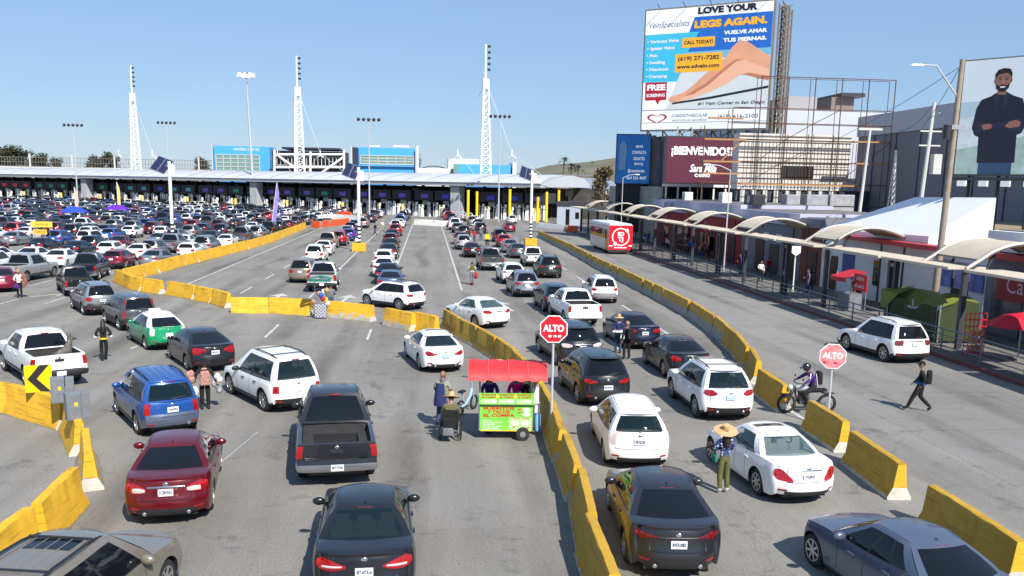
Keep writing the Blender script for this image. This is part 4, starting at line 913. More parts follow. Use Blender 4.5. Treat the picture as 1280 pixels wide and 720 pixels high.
run([(-21.9, 66.5), (-21.2, 80), (-19.6, 101), (-19.2, 112), (-19.6, 147)], 3.3, lambda i: K_YEL, lambda i: 'yellow block, %s along the long left barrier from its bend' % ordw(i), 'long left barrier of yellow blocks')
lab_l2 = ['yellow block at the outer bend of the left barrier below the wine red hatchback', 'small yellow block second from the bend of the left barrier', 'small yellow block just before the gap above the dark grey suv',
   'long yellow block right of the gap in the left barrier', 'dull yellow block joined to the long block right of the gap', 'dull yellow block passing behind the clean yellow block',
   'clean yellow block set in front of the left barrier', 'long yellow block on the left of the toy cart', 'chipped yellow block on the right of the toy cart']
for (a, b), l in zip([((146, 352), (163, 361)), ((165, 361), (179, 364)), ((181, 364), (204, 367.5)), ((209, 368), (245, 374)), ((247, 375), (266, 379)), ((267, 379), (289, 385)), ((289, 391), (337, 391)), ((338, 391), (390, 394)), ((411, 396), (468, 402))], lab_l2):
    pa, pb = at(*a), at(*b); block(pa, pb, K_OLD if 'chipped' in l else K_YEL, l, 'yellow blocks across the left centre lanes', h=.95)
p0, p1, p2 = (-2.3, 47.3), (-.3, 45.4), (1.0, 44.2)
block(at(482, 406), at(517, 414), K_OLD, 'chipped yellow block between the lane gap and the white sedan with a glass roof', 'yellow blocks of the centre barrier')
block(at(518, 412), at(545, 419), K_YEL, 'yellow block half hidden behind the white sedan with a glass roof', 'yellow blocks of the centre barrier')
cl = ['beside the front wheel of the passing white sedan', 'with a white painted end by the passing white sedan', 'third past the passing white sedan', 'with a bare tan toe above the food cart', 'directly above the food cart roof', 'beside the food cart',
      'right of the stop sign pole', 'beside the white wagon hatchback', 'below the white wagon hatchback', 'beside the glossy dark grey sedan', 'at the bottom edge left of the glossy dark grey sedan']
run([(0.9, 46.6), (1.85, 42.4), (2.75, 39.4), (3.35, 36.2), (3.75, 32.5), (3.85, 29), (3.75, 25.5), (3.62, 22.5), (3.5, 19.5), (3.3, 16.4), (3.05, 12)], 3.0, lambda i: K_SHADE, lambda i: 'yellow centre barrier block %s' % cl[min(i, 10)], 'yellow blocks of the centre barrier')
bl = ['yellow block at the left edge under the arrow sign', 'yellow block under the yellow arrow sign', 'yellow block below the grey cabinets', 'worn white and yellow block standing on the turn', 'yellow block at the foot of the worn white block', 'yellow block at the lower left beside the beige suv']
for (a, b), l in zip([((-16.4, 29.9), (-13.3, 28.95)), ((-13.2, 28.9), (-10.75, 26.9)), ((-10.7, 26.8), (-9.3, 24.2)), ((-9.0, 23.6), (-8.05, 21.2)), ((-8.0, 20.3), (-7.9, 17.9)), ((-7.9, 17.8), (-8.0, 15.2))], bl):
    block(a, b, K_OLD if l.startswith('worn') else K_YEL, l, 'yellow blocks round the bottom left turn')
tan = MB(); tan.box((0, 0, .18), (1.9, .5, .36), taper=.55); t_ = tan.build('concrete_wedge', mat('tan_concrete', (.42, .30, .16), .85, var=.2), None, (3.05, 35.4, 0), R(105), bevel=.03); tag(t_, 'tan concrete wedge lying against the centre barrier above the food cart', 'concrete block')
# water-filled barriers at the lane ends
for a, b, m_, l in (((518, 281), (560, 283.5), WHITEW, 'white plastic barrier across the lane end beside the canopy column'), ((390, 272), (455, 277), WHITEW, 'long white plastic barrier across the left centre lanes'),
   ((396, 268), (440, 271), ORANGEW, 'orange barrier behind the long white plastic barrier'), ((390, 284), (400, 285), ORANGEW, 'single orange barrier at the end of the yellow left barrier'), ((404, 283), (412, 283.5), ORANGEW, 'small orange barrier beside the single orange one'), ((414, 282.5), (437, 280), ORANGEW, 'orange barriers left of the queueing dark cars'),
   ((672, 285), (707, 289), WHITEW, 'white barrier left of the orange barrier by the bus'), ((708, 290), (722, 290.5), ORANGEW, 'orange barrier at the right end of the white barrier by the bus')):
    block(at(*a), at(*b), m_, l, 'plastic barriers at the lane ends', 1.1, 'plastic_barrier')

# ---------------------------------------------------------------- signs and poles
GALV = mat('galvanised_steel', (.42, .43, .44), .45, .7, var=.15); POLEG = srgb('grey_pole_paint', (178, 182, 187), rough=.5, var=.1); DARKST = srgb('dark_steel', (46, 48, 54), rough=.5, var=.2)
SIGNRED = srgb('sign_red', (196, 26, 44), rough=.4); SIGNFADE = srgb('sign_faded_red', (208, 92, 100), rough=.6, var=.4, scale=5, var2=lin((222, 170, 170))); SIGNW = srgb('sign_white', (236, 236, 236), rough=.5); SIGNY = srgb('sign_yellow', (250, 196, 0), rough=.4); INK = mat('sign_black', (.015, .015, .017), .5)
WHITEP = srgb('white_paint', (232, 232, 230), rough=.5, var=.06)
def stop_sign(base, top, r, m_, label, rz, extra):
    t = thing('stop_sign', label, 'stop sign', base, rz); pm = MB(); pm.tube([(0, 0, -base[2] if base[2] < 1 else 0), (0, 0, top+r*.9)], .035, 8); pm.build('pole', POLEG, t)
    oc = [(r*math.cos(R(22.5+45*k)), r*math.sin(R(22.5+45*k))) for k in range(8)]; M = Matrix.Translation((0, -.05, top)) @ Matrix.Rotation(R(90), 4, 'X')
    f = MB(); f.prism(oc, .012, 0, M); face = f.build('sign_face', SIGNW, t); f = MB(); f.prism([(x*.93, y*.93) for x, y in oc], .016, 0, M); f.build('red_panel', m_, face)
    letters('lettering', 'ALTO', r*.62, SIGNW, face, (0, -.07, top+.04*r), (R(90), 0, 0), bold=.012, width=r*1.42)
    g = MB()
    for x in extra: g.box((x*r, -.069, top-.48*r), (.2*r, .004, .14*r))
    g.build('sticker', WHITEP if extra[0] > -.5 else SIGNRED, face); return t
stop_sign((3.62, 25.1, .93), at_y(690, 411, 25.1).z-.93, .43, SIGNRED, 'red stop sign on a tall pole behind the food cart', R(-6), (-.25, .1, .4))
stop_sign((12.75, 26.5, .93), at_y(1040, 445, 26.5).z-.93, .43, SIGNFADE, 'faded pink stop sign on the barrier behind the motorcyclist', R(-22), (-.55, .2))
t = thing('arrow_sign', 'yellow square sign with a black chevron on the bottom left barrier', 'road sign', (-11.85, 27.75, .93), R(22)); s_ = MB(); s_.box((0, .0, .42), (.74, .02, .84)); fc = s_.build('sign_panel', SIGNY, t, bevel=.008)
s_ = MB(); s_.add([(.32, -.014, .84), (.05, -.014, .84), (-.30, -.014, .42), (.05, -.014, 0), (.32, -.014, 0), (-.04, -.014, .42)], [(0, 1, 2, 5), (5, 2, 3, 4)]); s_.build('chevron', INK, fc); s_ = MB(); s_.tube([(0, .04, -.4), (0, .04, .8)], .03, 6); s_.build('post', GALV, t)
for x, y, z, rz, l in ((-10.6, 26.3, .95, 20, 'grey metal cabinet mounted on the barrier beside the arrow sign'), (-9.55, 24.6, .9, 35, 'grey metal cabinet with hinges at the bend, right of the other cabinet')):
    t = thing('metal_cabinet', l, 'cabinet', (x, y, z), R(rz), 'grey cabinets on the bottom left barrier'); c = MB(); c.box((-.12, 0, .45), (.42, .3, .86)); t.scale = (.88, .88, .88); CABM = srgb('cabinet_grey', (122, 128, 134), rough=.5, metal=.2, var=.2); c.build('cabinet_box', CABM, t, bevel=.01); c = MB(); c.box((.24, .05, .45), (.26, .26, .8)); c.build('side_box', CABM, t, bevel=.01)
    c = MB(); c.box((-.12, -.155, .45), (.36, .012, .78)); dr = c.build('door', CABM, t); c = MB(); c.box((-.06, -.166, .52), (.09, .006, .12)); c.build('warning_label', SIGNY, dr)
def ladder_stripes(mb, z0, z1, r, mi):
    n = 5
    for k in range(n):
        z = lerp(z0, z1, k/n); mb.tube([(0, 0, z), (0, 0, z+(z1-z0)/n*.5)], r+.006, 10, mi)
for (px, py), h, l, lean in (((216.5, 313), 9.2, 'left solar panel pole with a striped foot beside the parked white sedans', 0), ((449, 314), 9.0, 'middle solar panel pole behind the yellow stand between the lanes', 0), ((663, 307), 9.3, 'right solar panel pole with a striped foot ahead of the small white pickup', 0)):
    p = at(px, py); t = thing('solar_pole', l, 'solar light', p, 0, 'solar powered poles between the lanes')
    c = MB(); c.tube([(0, 0, 0), (0, 0, h)], .17, 10); po = c.build('pole', WHITEP, t, smooth=40); c = MB(); ladder_stripes(c, .9, 3.0, .17, 0); c.build('stripe', INK, po)
    c = MB(); c.box((0, 0, .45), (1.5, 1.2, .9)); c.build('foot_block', K_YEL, t, bevel=.05)
    M = Matrix.Translation((-.75, -.1, h-.4)) @ Matrix.Rotation(R(20), 4, 'Y') @ Matrix.Rotation(R(38), 4, 'X'); c = MB(); c.box((0, 0, 0), (1.5, 2.3, .06), 0, M); sp_ = c.build('solar_panel', srgb('solar_cells', (34, 38, 66), rough=.2, spec=.7), t)
    c = MB(); c.box((0, 0, .034), (.06, 2.3, .012), 0, M); [c.box((0, yy, .034), (1.56, .06, .02), 0, M) for yy in (-1.14, 1.14)]; c.build('panel_frame', ALLOY, sp_)
    c = MB(); c.box((.35, 0, h-.9), (.4, .35, 1.1)); c.build('control_box', WHITEP, t, bevel=.03); c = MB(); c.tube([(0, 0, h-.5), (-.75, 0, h-.45)], .05, 6); c.build('bracket', GALV, t)
def flood(px, py, topy, n, l, ref=None):
    p = at(px, py); Y = p.y; top = at_y(px, topy, Y).z; t = thing('floodlight_mast', l, 'light mast', (p.x, Y, 0), 0, 'floodlight masts around the queue')
    c = MB(); c.tube([(0, 0, 0), (0, 0, top)], .17, 8, r2=.09); c.build('mast', POLEG, t, smooth=40); c = MB(); w_ = n*.95; c.tube([(-w_/2, 0, top-.2), (w_/2, 0, top-.2)], .06, 6); c.build('crossarm', POLEG, t)
    for k in range(n):
        x = -w_/2+w_*(k+.5)/n; c = MB(); c.ell((x, 0, top+.1), (.34, .45, .32), 8, 6); c.build('floodlight', DARKST, t, smooth=60)
flood(98, 262, 157, 5, 'five lamp floodlight mast furthest left over the queue'); flood(213, 262, 154, 5, 'five lamp floodlight mast behind the left solar pole'); flood(462, 277, 150, 5, 'five lamp floodlight mast in front of the blue glass building'); flood(623, 277, 146, 5, 'five lamp floodlight mast right of the tallest lattice mast')
p = at(318, 262); top = at_y(308, 92, p.y).z; t = thing('floodlight_mast', 'tall grey high mast lamp with a ring of white lamps', 'light mast', (p.x, p.y, 0), 0, 'floodlight masts around the queue')
c = MB(); c.tube([(0, 0, 0), (-1, 0, top)], .4, 10, r2=.15); c.build('mast', POLEG, t, smooth=40)
for k in range(8): c = MB(); c.box((-1+1.7*math.cos(k*.785), 1.7*math.sin(k*.785), top-.4), (1., .9, 1.0), taper=.7); c.build('lamp_head', WHITEP, t)
c = MB(); c.lathe([(1.5, top-.2), (1.6, top), (1.5, top+.2), (1.5, top-.2)], 16, 0, Matrix.Translation((-1, 0, 0))); c.build('lamp_ring', DARKST, t)
def street_lamp(x, y, h, rz, l, arm=2.2, lean=0.):
    t = thing('street_lamp', l, 'street lamp', (x, y, .1), R(rz)); c = MB(); c.tube([(0, 0, 0), (lean*h, 0, h)], .08, 8, r2=.05); c.build('pole', POLEG, t, smooth=40)
    c = MB(); c.tube([(lean*h, 0, h-.05), (lean*h-arm*.5, 0, h+.35), (lean*h-arm, 0, h+.45)], .045, 6); a = c.build('arm', POLEG, t, smooth=40); c = MB(); c.box((lean*h-arm-.25, 0, h+.44), (.6, .24, .1), taper=.7); c.build('lamp_head', WHITEP, a); return t
p = at_x(905, 328, 26.2); street_lamp(p.x, p.y, 9.0, 0, 'grey street lamp rising in front of the maroon welcome screen', 1.9, .01)
p = at_x(776, 290, 25.8); street_lamp(p.x, p.y, 8.6, 180, 'grey street lamp in front of the tall blue screen', 1.7)
# concrete utility pole with a lamp arm
p = at_x(1167, 380, 28.2); WOOD = srgb('weathered_pole', (150, 138, 122), rough=.85, var=.2)
t = thing('utility_pole', 'tall weathered utility pole leaning beside the man billboard', 'utility pole', (p.x, p.y, .15)); tp = at_y(1203, 78, p.y); c = MB(); c.tube([(0, 0, 0), (tp.x-p.x, 0, tp.z)], .2, 10, r2=.13); c.build('pole', WOOD, t, smooth=40)
q = Vector((tp.x-p.x, 0, tp.z)); hd = at_y(1150, 85, p.y)-p-Vector((0, 0, 0)); hd = Vector((hd.x, 0, hd.z+p.z)); c = MB(); a0 = q*.86; c.tube([a0, hd+Vector((.9, 0, .0)), hd], .05, 6); a = c.build('lamp_arm', POLEG, t, smooth=40); c = MB(); c.box(hd+Vector((-.2, 0, 0)), (.7, .25, .1), taper=.7); c.build('lamp_head', WHITEP, a)
c = MB(); c.tube([q*.73+Vector((-.45, -.1, -.3)), q*.73+Vector((-.45, -.1, .45))], .22, 10); c.build('transformer', DARKST, t, smooth=40); c = MB(); c.box(q*.74+Vector((0, -.02, .2)), (1.0, .3, .25)); c.build('bracket', GALV, t)
# ---------------------------------------------------------------- inspection canopy
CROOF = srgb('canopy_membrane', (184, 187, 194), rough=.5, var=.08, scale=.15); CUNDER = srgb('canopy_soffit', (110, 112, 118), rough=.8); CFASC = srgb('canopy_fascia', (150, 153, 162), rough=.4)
DIRC = Vector((-.83, .555, 0)).normalized(); NRC = Vector((-DIRC.y, DIRC.x, 0)); NRC = -NRC if NRC.y < 0 else NRC   # into the depth
C0 = Vector((23.5, 187, 0)); CLEN = 262.
AC = math.atan2(DIRC.y, DIRC.x)
can = thing('border_canopy', 'long white canopy across every lane of the border crossing', 'canopy', C0, AC)
# local frame: x runs along the canopy to the far left, depth is local -y
prof = [(.0, 7.05), (-.25, 7.2), (-.3, 7.75), (.5, 8.35), (2.6, 9.0), (5.5, 9.55), (9, 9.75), (16, 9.75), (22, 9.2), (25, 8.0), (25, 7.2)]
mb = MB(); rows = []
N_ = 90
for i in range(N_+1):
    x = CLEN*i/N_; dz = .06*math.sin(i*1.9)
    rows.append([(x, -a+.0, z+(dz if z > 7.9 else 0)) for a, z in prof])
mb.grid(rows, flip=True); mb.build('roof_membrane', CROOF, can, smooth=50)
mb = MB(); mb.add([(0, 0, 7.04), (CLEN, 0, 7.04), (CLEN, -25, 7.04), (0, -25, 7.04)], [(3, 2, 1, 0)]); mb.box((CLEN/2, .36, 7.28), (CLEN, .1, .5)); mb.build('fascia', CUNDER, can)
mb = MB()
mb.add([(0, -a, z) for a, z in prof], [tuple(range(len(prof)))]); mb.build('end_panel', CROOF, can)
mb = MB()
for i in range(0, N_+1, 2):
    x = CLEN*i/N_; pts = [(x-.9*k, -a, z+.07) for k, (a, z) in enumerate(prof[2:8])]
    pts[0] = (x, .32, 7.7); mb.tube(pts, .06, 4)
mb.build('roof_rib', CFASC, can)
mb = MB(); mb.tube([(0, .34, 7.15), (CLEN, .34, 7.15)], .16, 6); mb.tube([(0, .36, 7.8), (CLEN, .36, 7.8)], .1, 6); mb.build('edge_pipe', CFASC, can, smooth=40)
COLM = srgb('column_cladding', (170, 172, 176), rough=.6, var=.12, scale=.6)
for i, x in enumerate((21.5, 81.5, 147, 212)):
    c = MB(); c.box((x, -1.5, 3.5), (2.3, 2.2, 7.0)); [c.box((x-1.0+.5*k, -.38, 3.5), (.07, .05, 7.0)) for k in range(5)]; c.box((x, -1.5, .6), (2.8, 2.7, 1.2)); c.build('column', COLM, can)
for i in range(44):
    x = 6+i*5.85; c = MB(); c.box((x, -17, 3.5), (.6, .6, 7.0)); c.build('post', DARKST, can)
# booths
BPALE = srgb('booth_wall', (176, 172, 160), rough=.7, var=.2); BDARK = srgb('booth_dark', (52, 52, 60), rough=.6); CREAM = srgb('bollard_cream', (228, 206, 110), rough=.6, var=.15); BYEL = srgb('bollard_yellow', (245, 200, 20), rough=.5)
SCOL = [srgb('booth_screen_%s' % n, c, rough=.4, emit=.2) for n, c in (('violet', (86, 70, 168)), ('green', (20, 120, 84)), ('red', (190, 26, 40)), ('teal', (60, 130, 140)), ('blue', (50, 50, 170)))]
SCOLN = ['violet', 'green', 'red', 'teal', 'blue']
BCACHE = {}
def booth_bits():
    c = MB(); c.box((0, 0, 1.8), (1.6, 3.2, 3.6)); BCACHE['cabin'] = c.mesh('cabin', BPALE, bevel=.03)
    c = MB(); c.box((0, -1.61, 2.0), (1.2, .04, 1.2)); [c.box((sx*.81, 0, 2.0), (.04, 2.6, 1.2)) for sx in (-1, 1)]; BCACHE['window'] = c.mesh('window', GLASS)
    c = MB(); c.box((0, 0, 4.75), (5.2, 4.6, 2.2)); BCACHE['roof'] = c.mesh('roof', BDARK, bevel=.05)
    c = MB(); c.box((.3, -2.36, 4.6), (1.9, .08, .9)); BCACHE['screen'] = c.mesh('lane_screen', SCOL[0])
    c = MB(); c.tube([(0, 0, 0), (0, 0, 2.7)], .34, 10); BCACHE['bollard'] = c.mesh('bollard', CREAM, 40)
    c = MB(); c.box((0, 0, 1.2), (.9, .5, 2.4), taper=.6); c.box((.2, -.1, 2.9), (.5, .3, .7)); c.box((-.5, 0, 2.6), (.9, .14, .14)); c.tube([(-.9, 0, 0), (-.9, 0, 3.2)], .09, 5); BCACHE['camera'] = c.mesh('reader_box', WHITEP)
booth_bits(); nb_ = -1
for i in range(42):
    x = 3.+i*5.85
    if any(abs(x-cx) < 1.6 for cx in (21.5, 81.5, 147, 212)): continue
    nb_ += 1
    wp = C0+DIRC*x+NRC*(5.8+(i % 3)*.3)
    k = 4 if i < 6 else (0 if i < 18 else (3 if i < 24 else (1 if i < 31 else 2))); k = k if i % 5 else (k+1) % 5
    t = thing('inspection_booth', 'inspection booth with a %s lane screen, %s from the right end of the canopy' % (SCOLN[k], ordw(nb_)), 'booth', (wp.x, wp.y, 0), AC+math.pi, 'inspection booths under the canopy')
    cb = place('cabin', BCACHE['cabin'], t); place('window', BCACHE['window'], cb); place('roof', BCACHE['roof'], t); sc_ = place('lane_screen', BCACHE['screen'], t); relink(sc_, 0, SCOL[k])
    for bx, by in ((.1, -3.6), (1.5, -3.9))[:1+(i % 3 == 0)]:
        b = place('bollard', BCACHE['bollard'], t, (bx, by, 0), 0); relink(b, 0, CREAM if (i > 4) else BYEL)
    place('reader_box', BCACHE['camera'], t, (-1.3+RNG.uniform(-.3, .3), -3.3, 0)); place('reader_box', BCACHE['camera'], t, (2.3+RNG.uniform(-.3, .3), -3.0, 0), RNG.uniform(-.6, .6)); place('reader_box', BCACHE['camera'], t, (.9+RNG.uniform(-.3, .3), -4.4, -.5), RNG.uniform(1, 2.5))
# tall yellow posts under the right end
for k, (px, h) in enumerate(((585, 6.3), (596, 6.0), (637, 6.6), (664, 6.8), (683, 6.2), (698, 6.6), (672, 5.2))):
    p = C0+DIRC*0; Yb = 180+k % 2*6; q = at_y(px, 262, Yb); c = MB(); c.tube([(0, 0, 0), (0, 0, h)], .28, 10); o = c.build('yellow_post', BYEL, None, (q.x, Yb, 0), smooth=40); tag(o, 'tall yellow guard post under the right end of the canopy, %s from the left' % ['first', 'second', 'third', 'fifth', 'sixth', 'seventh', 'fourth'][k], 'guard post', 'tall yellow guard posts')
# dark hall behind the booths
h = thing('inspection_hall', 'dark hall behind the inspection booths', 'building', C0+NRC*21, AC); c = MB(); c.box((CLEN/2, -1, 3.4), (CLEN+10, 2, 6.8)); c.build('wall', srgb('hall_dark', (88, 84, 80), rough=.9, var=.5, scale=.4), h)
rg = random.Random(3); c = MB(); c2 = MB(); c3 = MB()
for i in range(110):
    x = rg.uniform(2, CLEN-2); (c if i % 3 else c2).box((x, .03+.01*(i % 5), rg.uniform(3.6, 6.0)), (rg.uniform(.5, 2.2), .06, rg.uniform(.4, 1.6)))
for i in range(45): c3.box((3+i*5.8, .1, 3.2), (.7, .2, 6.4))
c.build('wall_panel', srgb('hall_panel', (176, 168, 152), rough=.8), h); c2.build('hanging_sign', srgb('hall_sign', (214, 214, 210), rough=.6), h); c3.build('pilaster', srgb('hall_pilaster', (186, 180, 168), rough=.8), h)
# lattice masts
def lattice_mast(px, base_y, top_y, l, back):
    d = at(px, 300); r = ray(px, 230); r = Vector((r.x, r.y, 0)).normalized()
    # meet the line parallel to the canopy, set back from its edge
    o = C0+NRC*back; den = r.x*DIRC.y-r.y*DIRC.x; tt = (o.x*DIRC.y-o.y*DIRC.x)/den; p = r*tt
    zt = at_y(px, top_y, p.y).z; zb = 9.3; zn = zb+(zt-zb)*.74
    t = thing('lattice_mast', l, 'mast', (p.x, p.y, 0), AC, 'white lattice masts above the canopy')
    c = MB(); n = 14
    for k in range(3):
        a = R(90+120*k); c.tube([(1.5*math.cos(a), 1.5*math.sin(a), zb-.4), (.62*math.cos(a), .62*math.sin(a), zn)], .27, 6)
    for i in range(n):
        for k in range(3):
            def pt(j, kk): f = j/n; rr = 1.5+(.62-1.5)*f; a = R(90+120*kk); return (rr*math.cos(a), rr*math.sin(a), zb+(zn-zb)*f)
            c.tube([pt(i, k), pt(i+1, k+1)], .07, 4); c.tube([pt(i, k), pt(i, k+1)], .07, 4)
    c.build('lattice', WHITEP, t); c = MB(); c.tube([(0, 0, zn-2.2), (0, 0, zn)], .75, 8); c.tube([(0, 0, zn), (0, 0, zt)], .28, 8, r2=.2); c.build('spire', WHITEP, t, smooth=40)
    for k in range(5): c = MB(); c.ell((-.9, 0, zn+2.0+k*1.25), (.4, .4, .3), 8, 5); c.build('floodlight', DARKST, t)
    for sx in (-1, 1):
        y = thing_part = None; bx = sx*7.2; c = MB(); c.tube([(sx*.6, 0, zn-1.5), (bx, 0, 14.6), (sx*15, 0, 9.6)], .05, 4); c.tube([(bx, 0, 14.6), (sx*2.5, 0, 9.6)], .045, 4); cb = c.build('cable', POLEG, t)
        c = MB(); [c.tube([(bx, 0, 14.0), (bx+1.4*math.cos(a), 0, 14.0+1.4*math.sin(a))], .2, 6, r2=.06) for a in (R(90), R(210), R(330))]; c.build('cable_node', WHITEP, cb)
    c = MB(); c.tube([(0, 0, 7.5), (0, 0, zb)], 1.6, 10); c.build('mast_foot', CROOF, t, smooth=40)
lattice_mast(171, 214, 82, 'left white lattice mast above the canopy', 11); lattice_mast(374, 216, 70, 'middle white lattice mast above the canopy', 11); lattice_mast(605, 218, 55, 'right and tallest white lattice mast above the canopy', 11)
# ---------------------------------------------------------------- buildings beyond the canopy
BLUEP = srgb('blue_panel', (70, 158, 226), rough=.45, var=.04); TEALG = srgb('green_glass', (112, 142, 136), rough=.12, spec=.7); DKBLUE = srgb('dark_blue_panel', (40, 44, 66), rough=.5); CONCB = srgb('pale_concrete', (196, 196, 192), rough=.8, var=.1, scale=.3)
def pxbox(t, nm, m_, x0, x1, y0, y1, Y, dep, yoff=0, zlo=None):
    a, b = at_y(x0, y0, Y), at_y(x1, y1, Y); o = t.location; z0 = b.z if zlo is None else zlo; c = MB(); c.box(((a.x+b.x)/2-o.x, Y+dep/2-o.y+yoff, (a.z+z0)/2-o.z), (abs(b.x-a.x), dep, abs(a.z-z0))); return c.build(nm, m_, t)
def glaz(t, x0, x1, y0, y1, Y, nx, ny, m_=None):
    a, b = at_y(x0, y0, Y), at_y(x1, y1, Y); g = pxbox(t, 'window', m_ or TEALG, x0, x1, y0, y1, Y-.12, .1); o = t.location; c = MB()
    for k in range(nx+1): c.box((lerp(a.x, b.x, k/nx)-o.x, Y-.2-o.y, (a.z+b.z)/2), (.22, .16, a.z-b.z))
    for k in range(ny+1): c.box(((a.x+b.x)/2-o.x, Y-.2-o.y, lerp(a.z, b.z, k/ny)), (b.x-a.x, .16, .2))
    c.build('window_frame', CONCB, g)
Y = 330.; t = thing('office_building', 'blue topped glass building left of the middle mast', 'building', at_y(302, 230, Y).xy.to_3d(), 0)
pxbox(t, 'wall', BLUEP, 267, 338, 182, 225, Y, 14, 0, 0); glaz(t, 270, 325, 193, 214, Y, 6, 4); pxbox(t, 'edge_wall', CONCB, 264.5, 267, 180, 225, Y-.5, 15, 0, 0); c = MB(); letters('lettering', 'UNITED STATES', 1.3, WHITEP, t, at_y(308, 187, Y)-t.location+Vector((0, -.1, 0)), (R(90), 0, 0))
Y = 320.; t = thing('glass_building', 'dark glazed building with white trusses behind the middle mast', 'building', at_y(390, 230, Y).xy.to_3d(), 0)
pxbox(t, 'wall', DKBLUE, 340, 432, 188, 225, Y, 14, 0, 0); glaz(t, 346, 430, 195, 208, Y, 18, 1, GLASS); pxbox(t, 'roof', DKBLUE, 352, 424, 183.5, 187.5, Y-2, 16); o = t.location
c = MB()
for (x0, y0, x1, y1) in ((343, 187, 343, 216), (430, 187, 430, 216), (343, 193, 430, 193), (343, 209, 430, 209), (348, 195, 366, 208), (430, 196, 402, 216), (388, 188, 388, 216)):
    a, b = at_y(x0, y0, Y-1)-o, at_y(x1, y1, Y-1)-o; c.tube([a, b], .42, 6)
c.build('truss', WHITEP, t)
Y = 300.; t = thing('blue_building', 'bright blue building with a band of green windows behind the canopy', 'building', at_y(486, 230, Y).xy.to_3d(), 0)
pxbox(t, 'wall', BLUEP, 448, 518, 184, 225, Y, 16, 0, 0); glaz(t, 450.5, 517, 194, 206, Y, 6, 3); pxbox(t, 'sill', WHITEP, 449, 519, 207, 208.5, Y-1, 1.2); pxbox(t, 'end_wall', DKBLUE, 440, 447, 184, 225, Y-3, 20, 0, 0); pxbox(t, 'edge_wall', CONCB, 520.5, 523.5, 182, 225, Y-2, 18, 0, 0); pxbox(t, 'edge_wall', CONCB, 438.5, 440.5, 183, 225, Y-4, 3, 0, 0)
o = t.location
for x0, x1, y in ((463, 475, 182), (492, 511, 182)): a, b = at_y(x0, y+2.5, Y+3)-o, at_y(x1, y, Y+3)-o; c = MB(); c.box((a+b)/2, (b.x-a.x, 3, .5)); c.build('roof_panel', WHITEP, t)
Y = 262.; t = thing('white_shed', 'low white round roofed shed right of the bright blue building', 'building', at_y(545, 230, Y).xy.to_3d(), 0); a, b = at_y(523, 208, Y), at_y(562, 208, Y); c = MB(); r_ = []
for k in range(9): f = k/8; r_.append([(lerp(a.x, b.x, f)-t.location.x, yy, a.z-1.6+1.9*math.sin(math.pi*(.15+.7*f))) for yy in (0, 14)])
c.grid(r_, flip=True); c.build('roof', WHITEP, t, smooth=50); pxbox(t, 'wall', WHITEP, 523, 562, 210, 225, Y, 14, 0, 0)
Y = 285.; t = thing('blue_annex', 'low blue and white annex behind the tallest lattice mast', 'building', at_y(600, 230, Y).xy.to_3d(), 0); pxbox(t, 'wall', BLUEP, 572, 638, 205, 228, Y, 14, 0, 0); pxbox(t, 'wall', CONCB, 560, 599, 198, 204, Y+4, 12, 0, 0); pxbox(t, 'window', TEALG, 567, 572, 205, 228, Y-.3, 3); pxbox(t, 'edge_wall', WHITEP, 641, 645, 203, 228, Y-1, 14, 0, 0)
# footbridge at the left
t = thing('footbridge', 'fenced footbridge behind the left end of the canopy', 'bridge', (-150, 342, 0), R(-4)); c = MB(); c.box((0, 0, 10.1), (170, 4, 1.2)); c.build('deck', CONCB, t)
c = MB(); c2 = MB()
for k in range(171): c.box((-85+k, -2, 12.3), (.1, .1, 3.4))
for z in (10.9, 12.3, 14): c.box((0, -2, z), (170, .12, .14))
for k in range(12): c2.box((-82+k*15, -2, 12.8), (.5, .5, 5.0)); c2.box((-82+k*15, 0, 4.8), (1.2, 1.5, 9.6))
c.build('fence', srgb('fence_mesh', (116, 110, 104), rough=.7), t); c2.build('pier', CONCB, t)
# side shed under the right end of the canopy
Y = 168.; t = thing('guard_cabin', 'pale metal cabin under the right end of the canopy', 'cabin', at_y(712, 262, Y).xy.to_3d(), R(-12)); c = MB(); c.box((0, 2, 1.9), (4.6, 5.5, 3.8)); c.build('wall', srgb('cabin_metal', (168, 176, 190), rough=.5, var=.06), t); c = MB(); c.box((-.3, -.77, 1.7), (.7, .06, 2.9)); c.box((1.5, -.77, 2), (.7, .06, 1.2)); c.build('window', GLASS, t); c = MB(); c.box((0, 2, 4.2), (5.0, 6, .7)); c.build('roof', BDARK, t)
Y = 215.; t = thing('grey_shed', 'low shed with a grey sloping roof right of the canopy', 'building', at_y(738, 250, Y).xy.to_3d(), 0); a, b = at_y(716, 238, Y), at_y(770, 238, Y); o = t.location; c = MB(); c.add([(a.x-o.x, 0, 7.2), (b.x-o.x+4, 0, 6.4), (b.x-o.x, 12, 9.6), (a.x-o.x+3, 12, 9.6)], [(0, 1, 2, 3)]); c.build('roof', srgb('grey_roof', (128, 136, 150), rough=.6), t); c = MB(); c.box((0, 6, 3.1), (b.x-a.x, 12, 6.2)); c.build('wall', BDARK, t); c = MB(); c.box((0, -.1, 5.9), (b.x-a.x+2, .4, .9)); c.build('fascia', WHITEP, t)
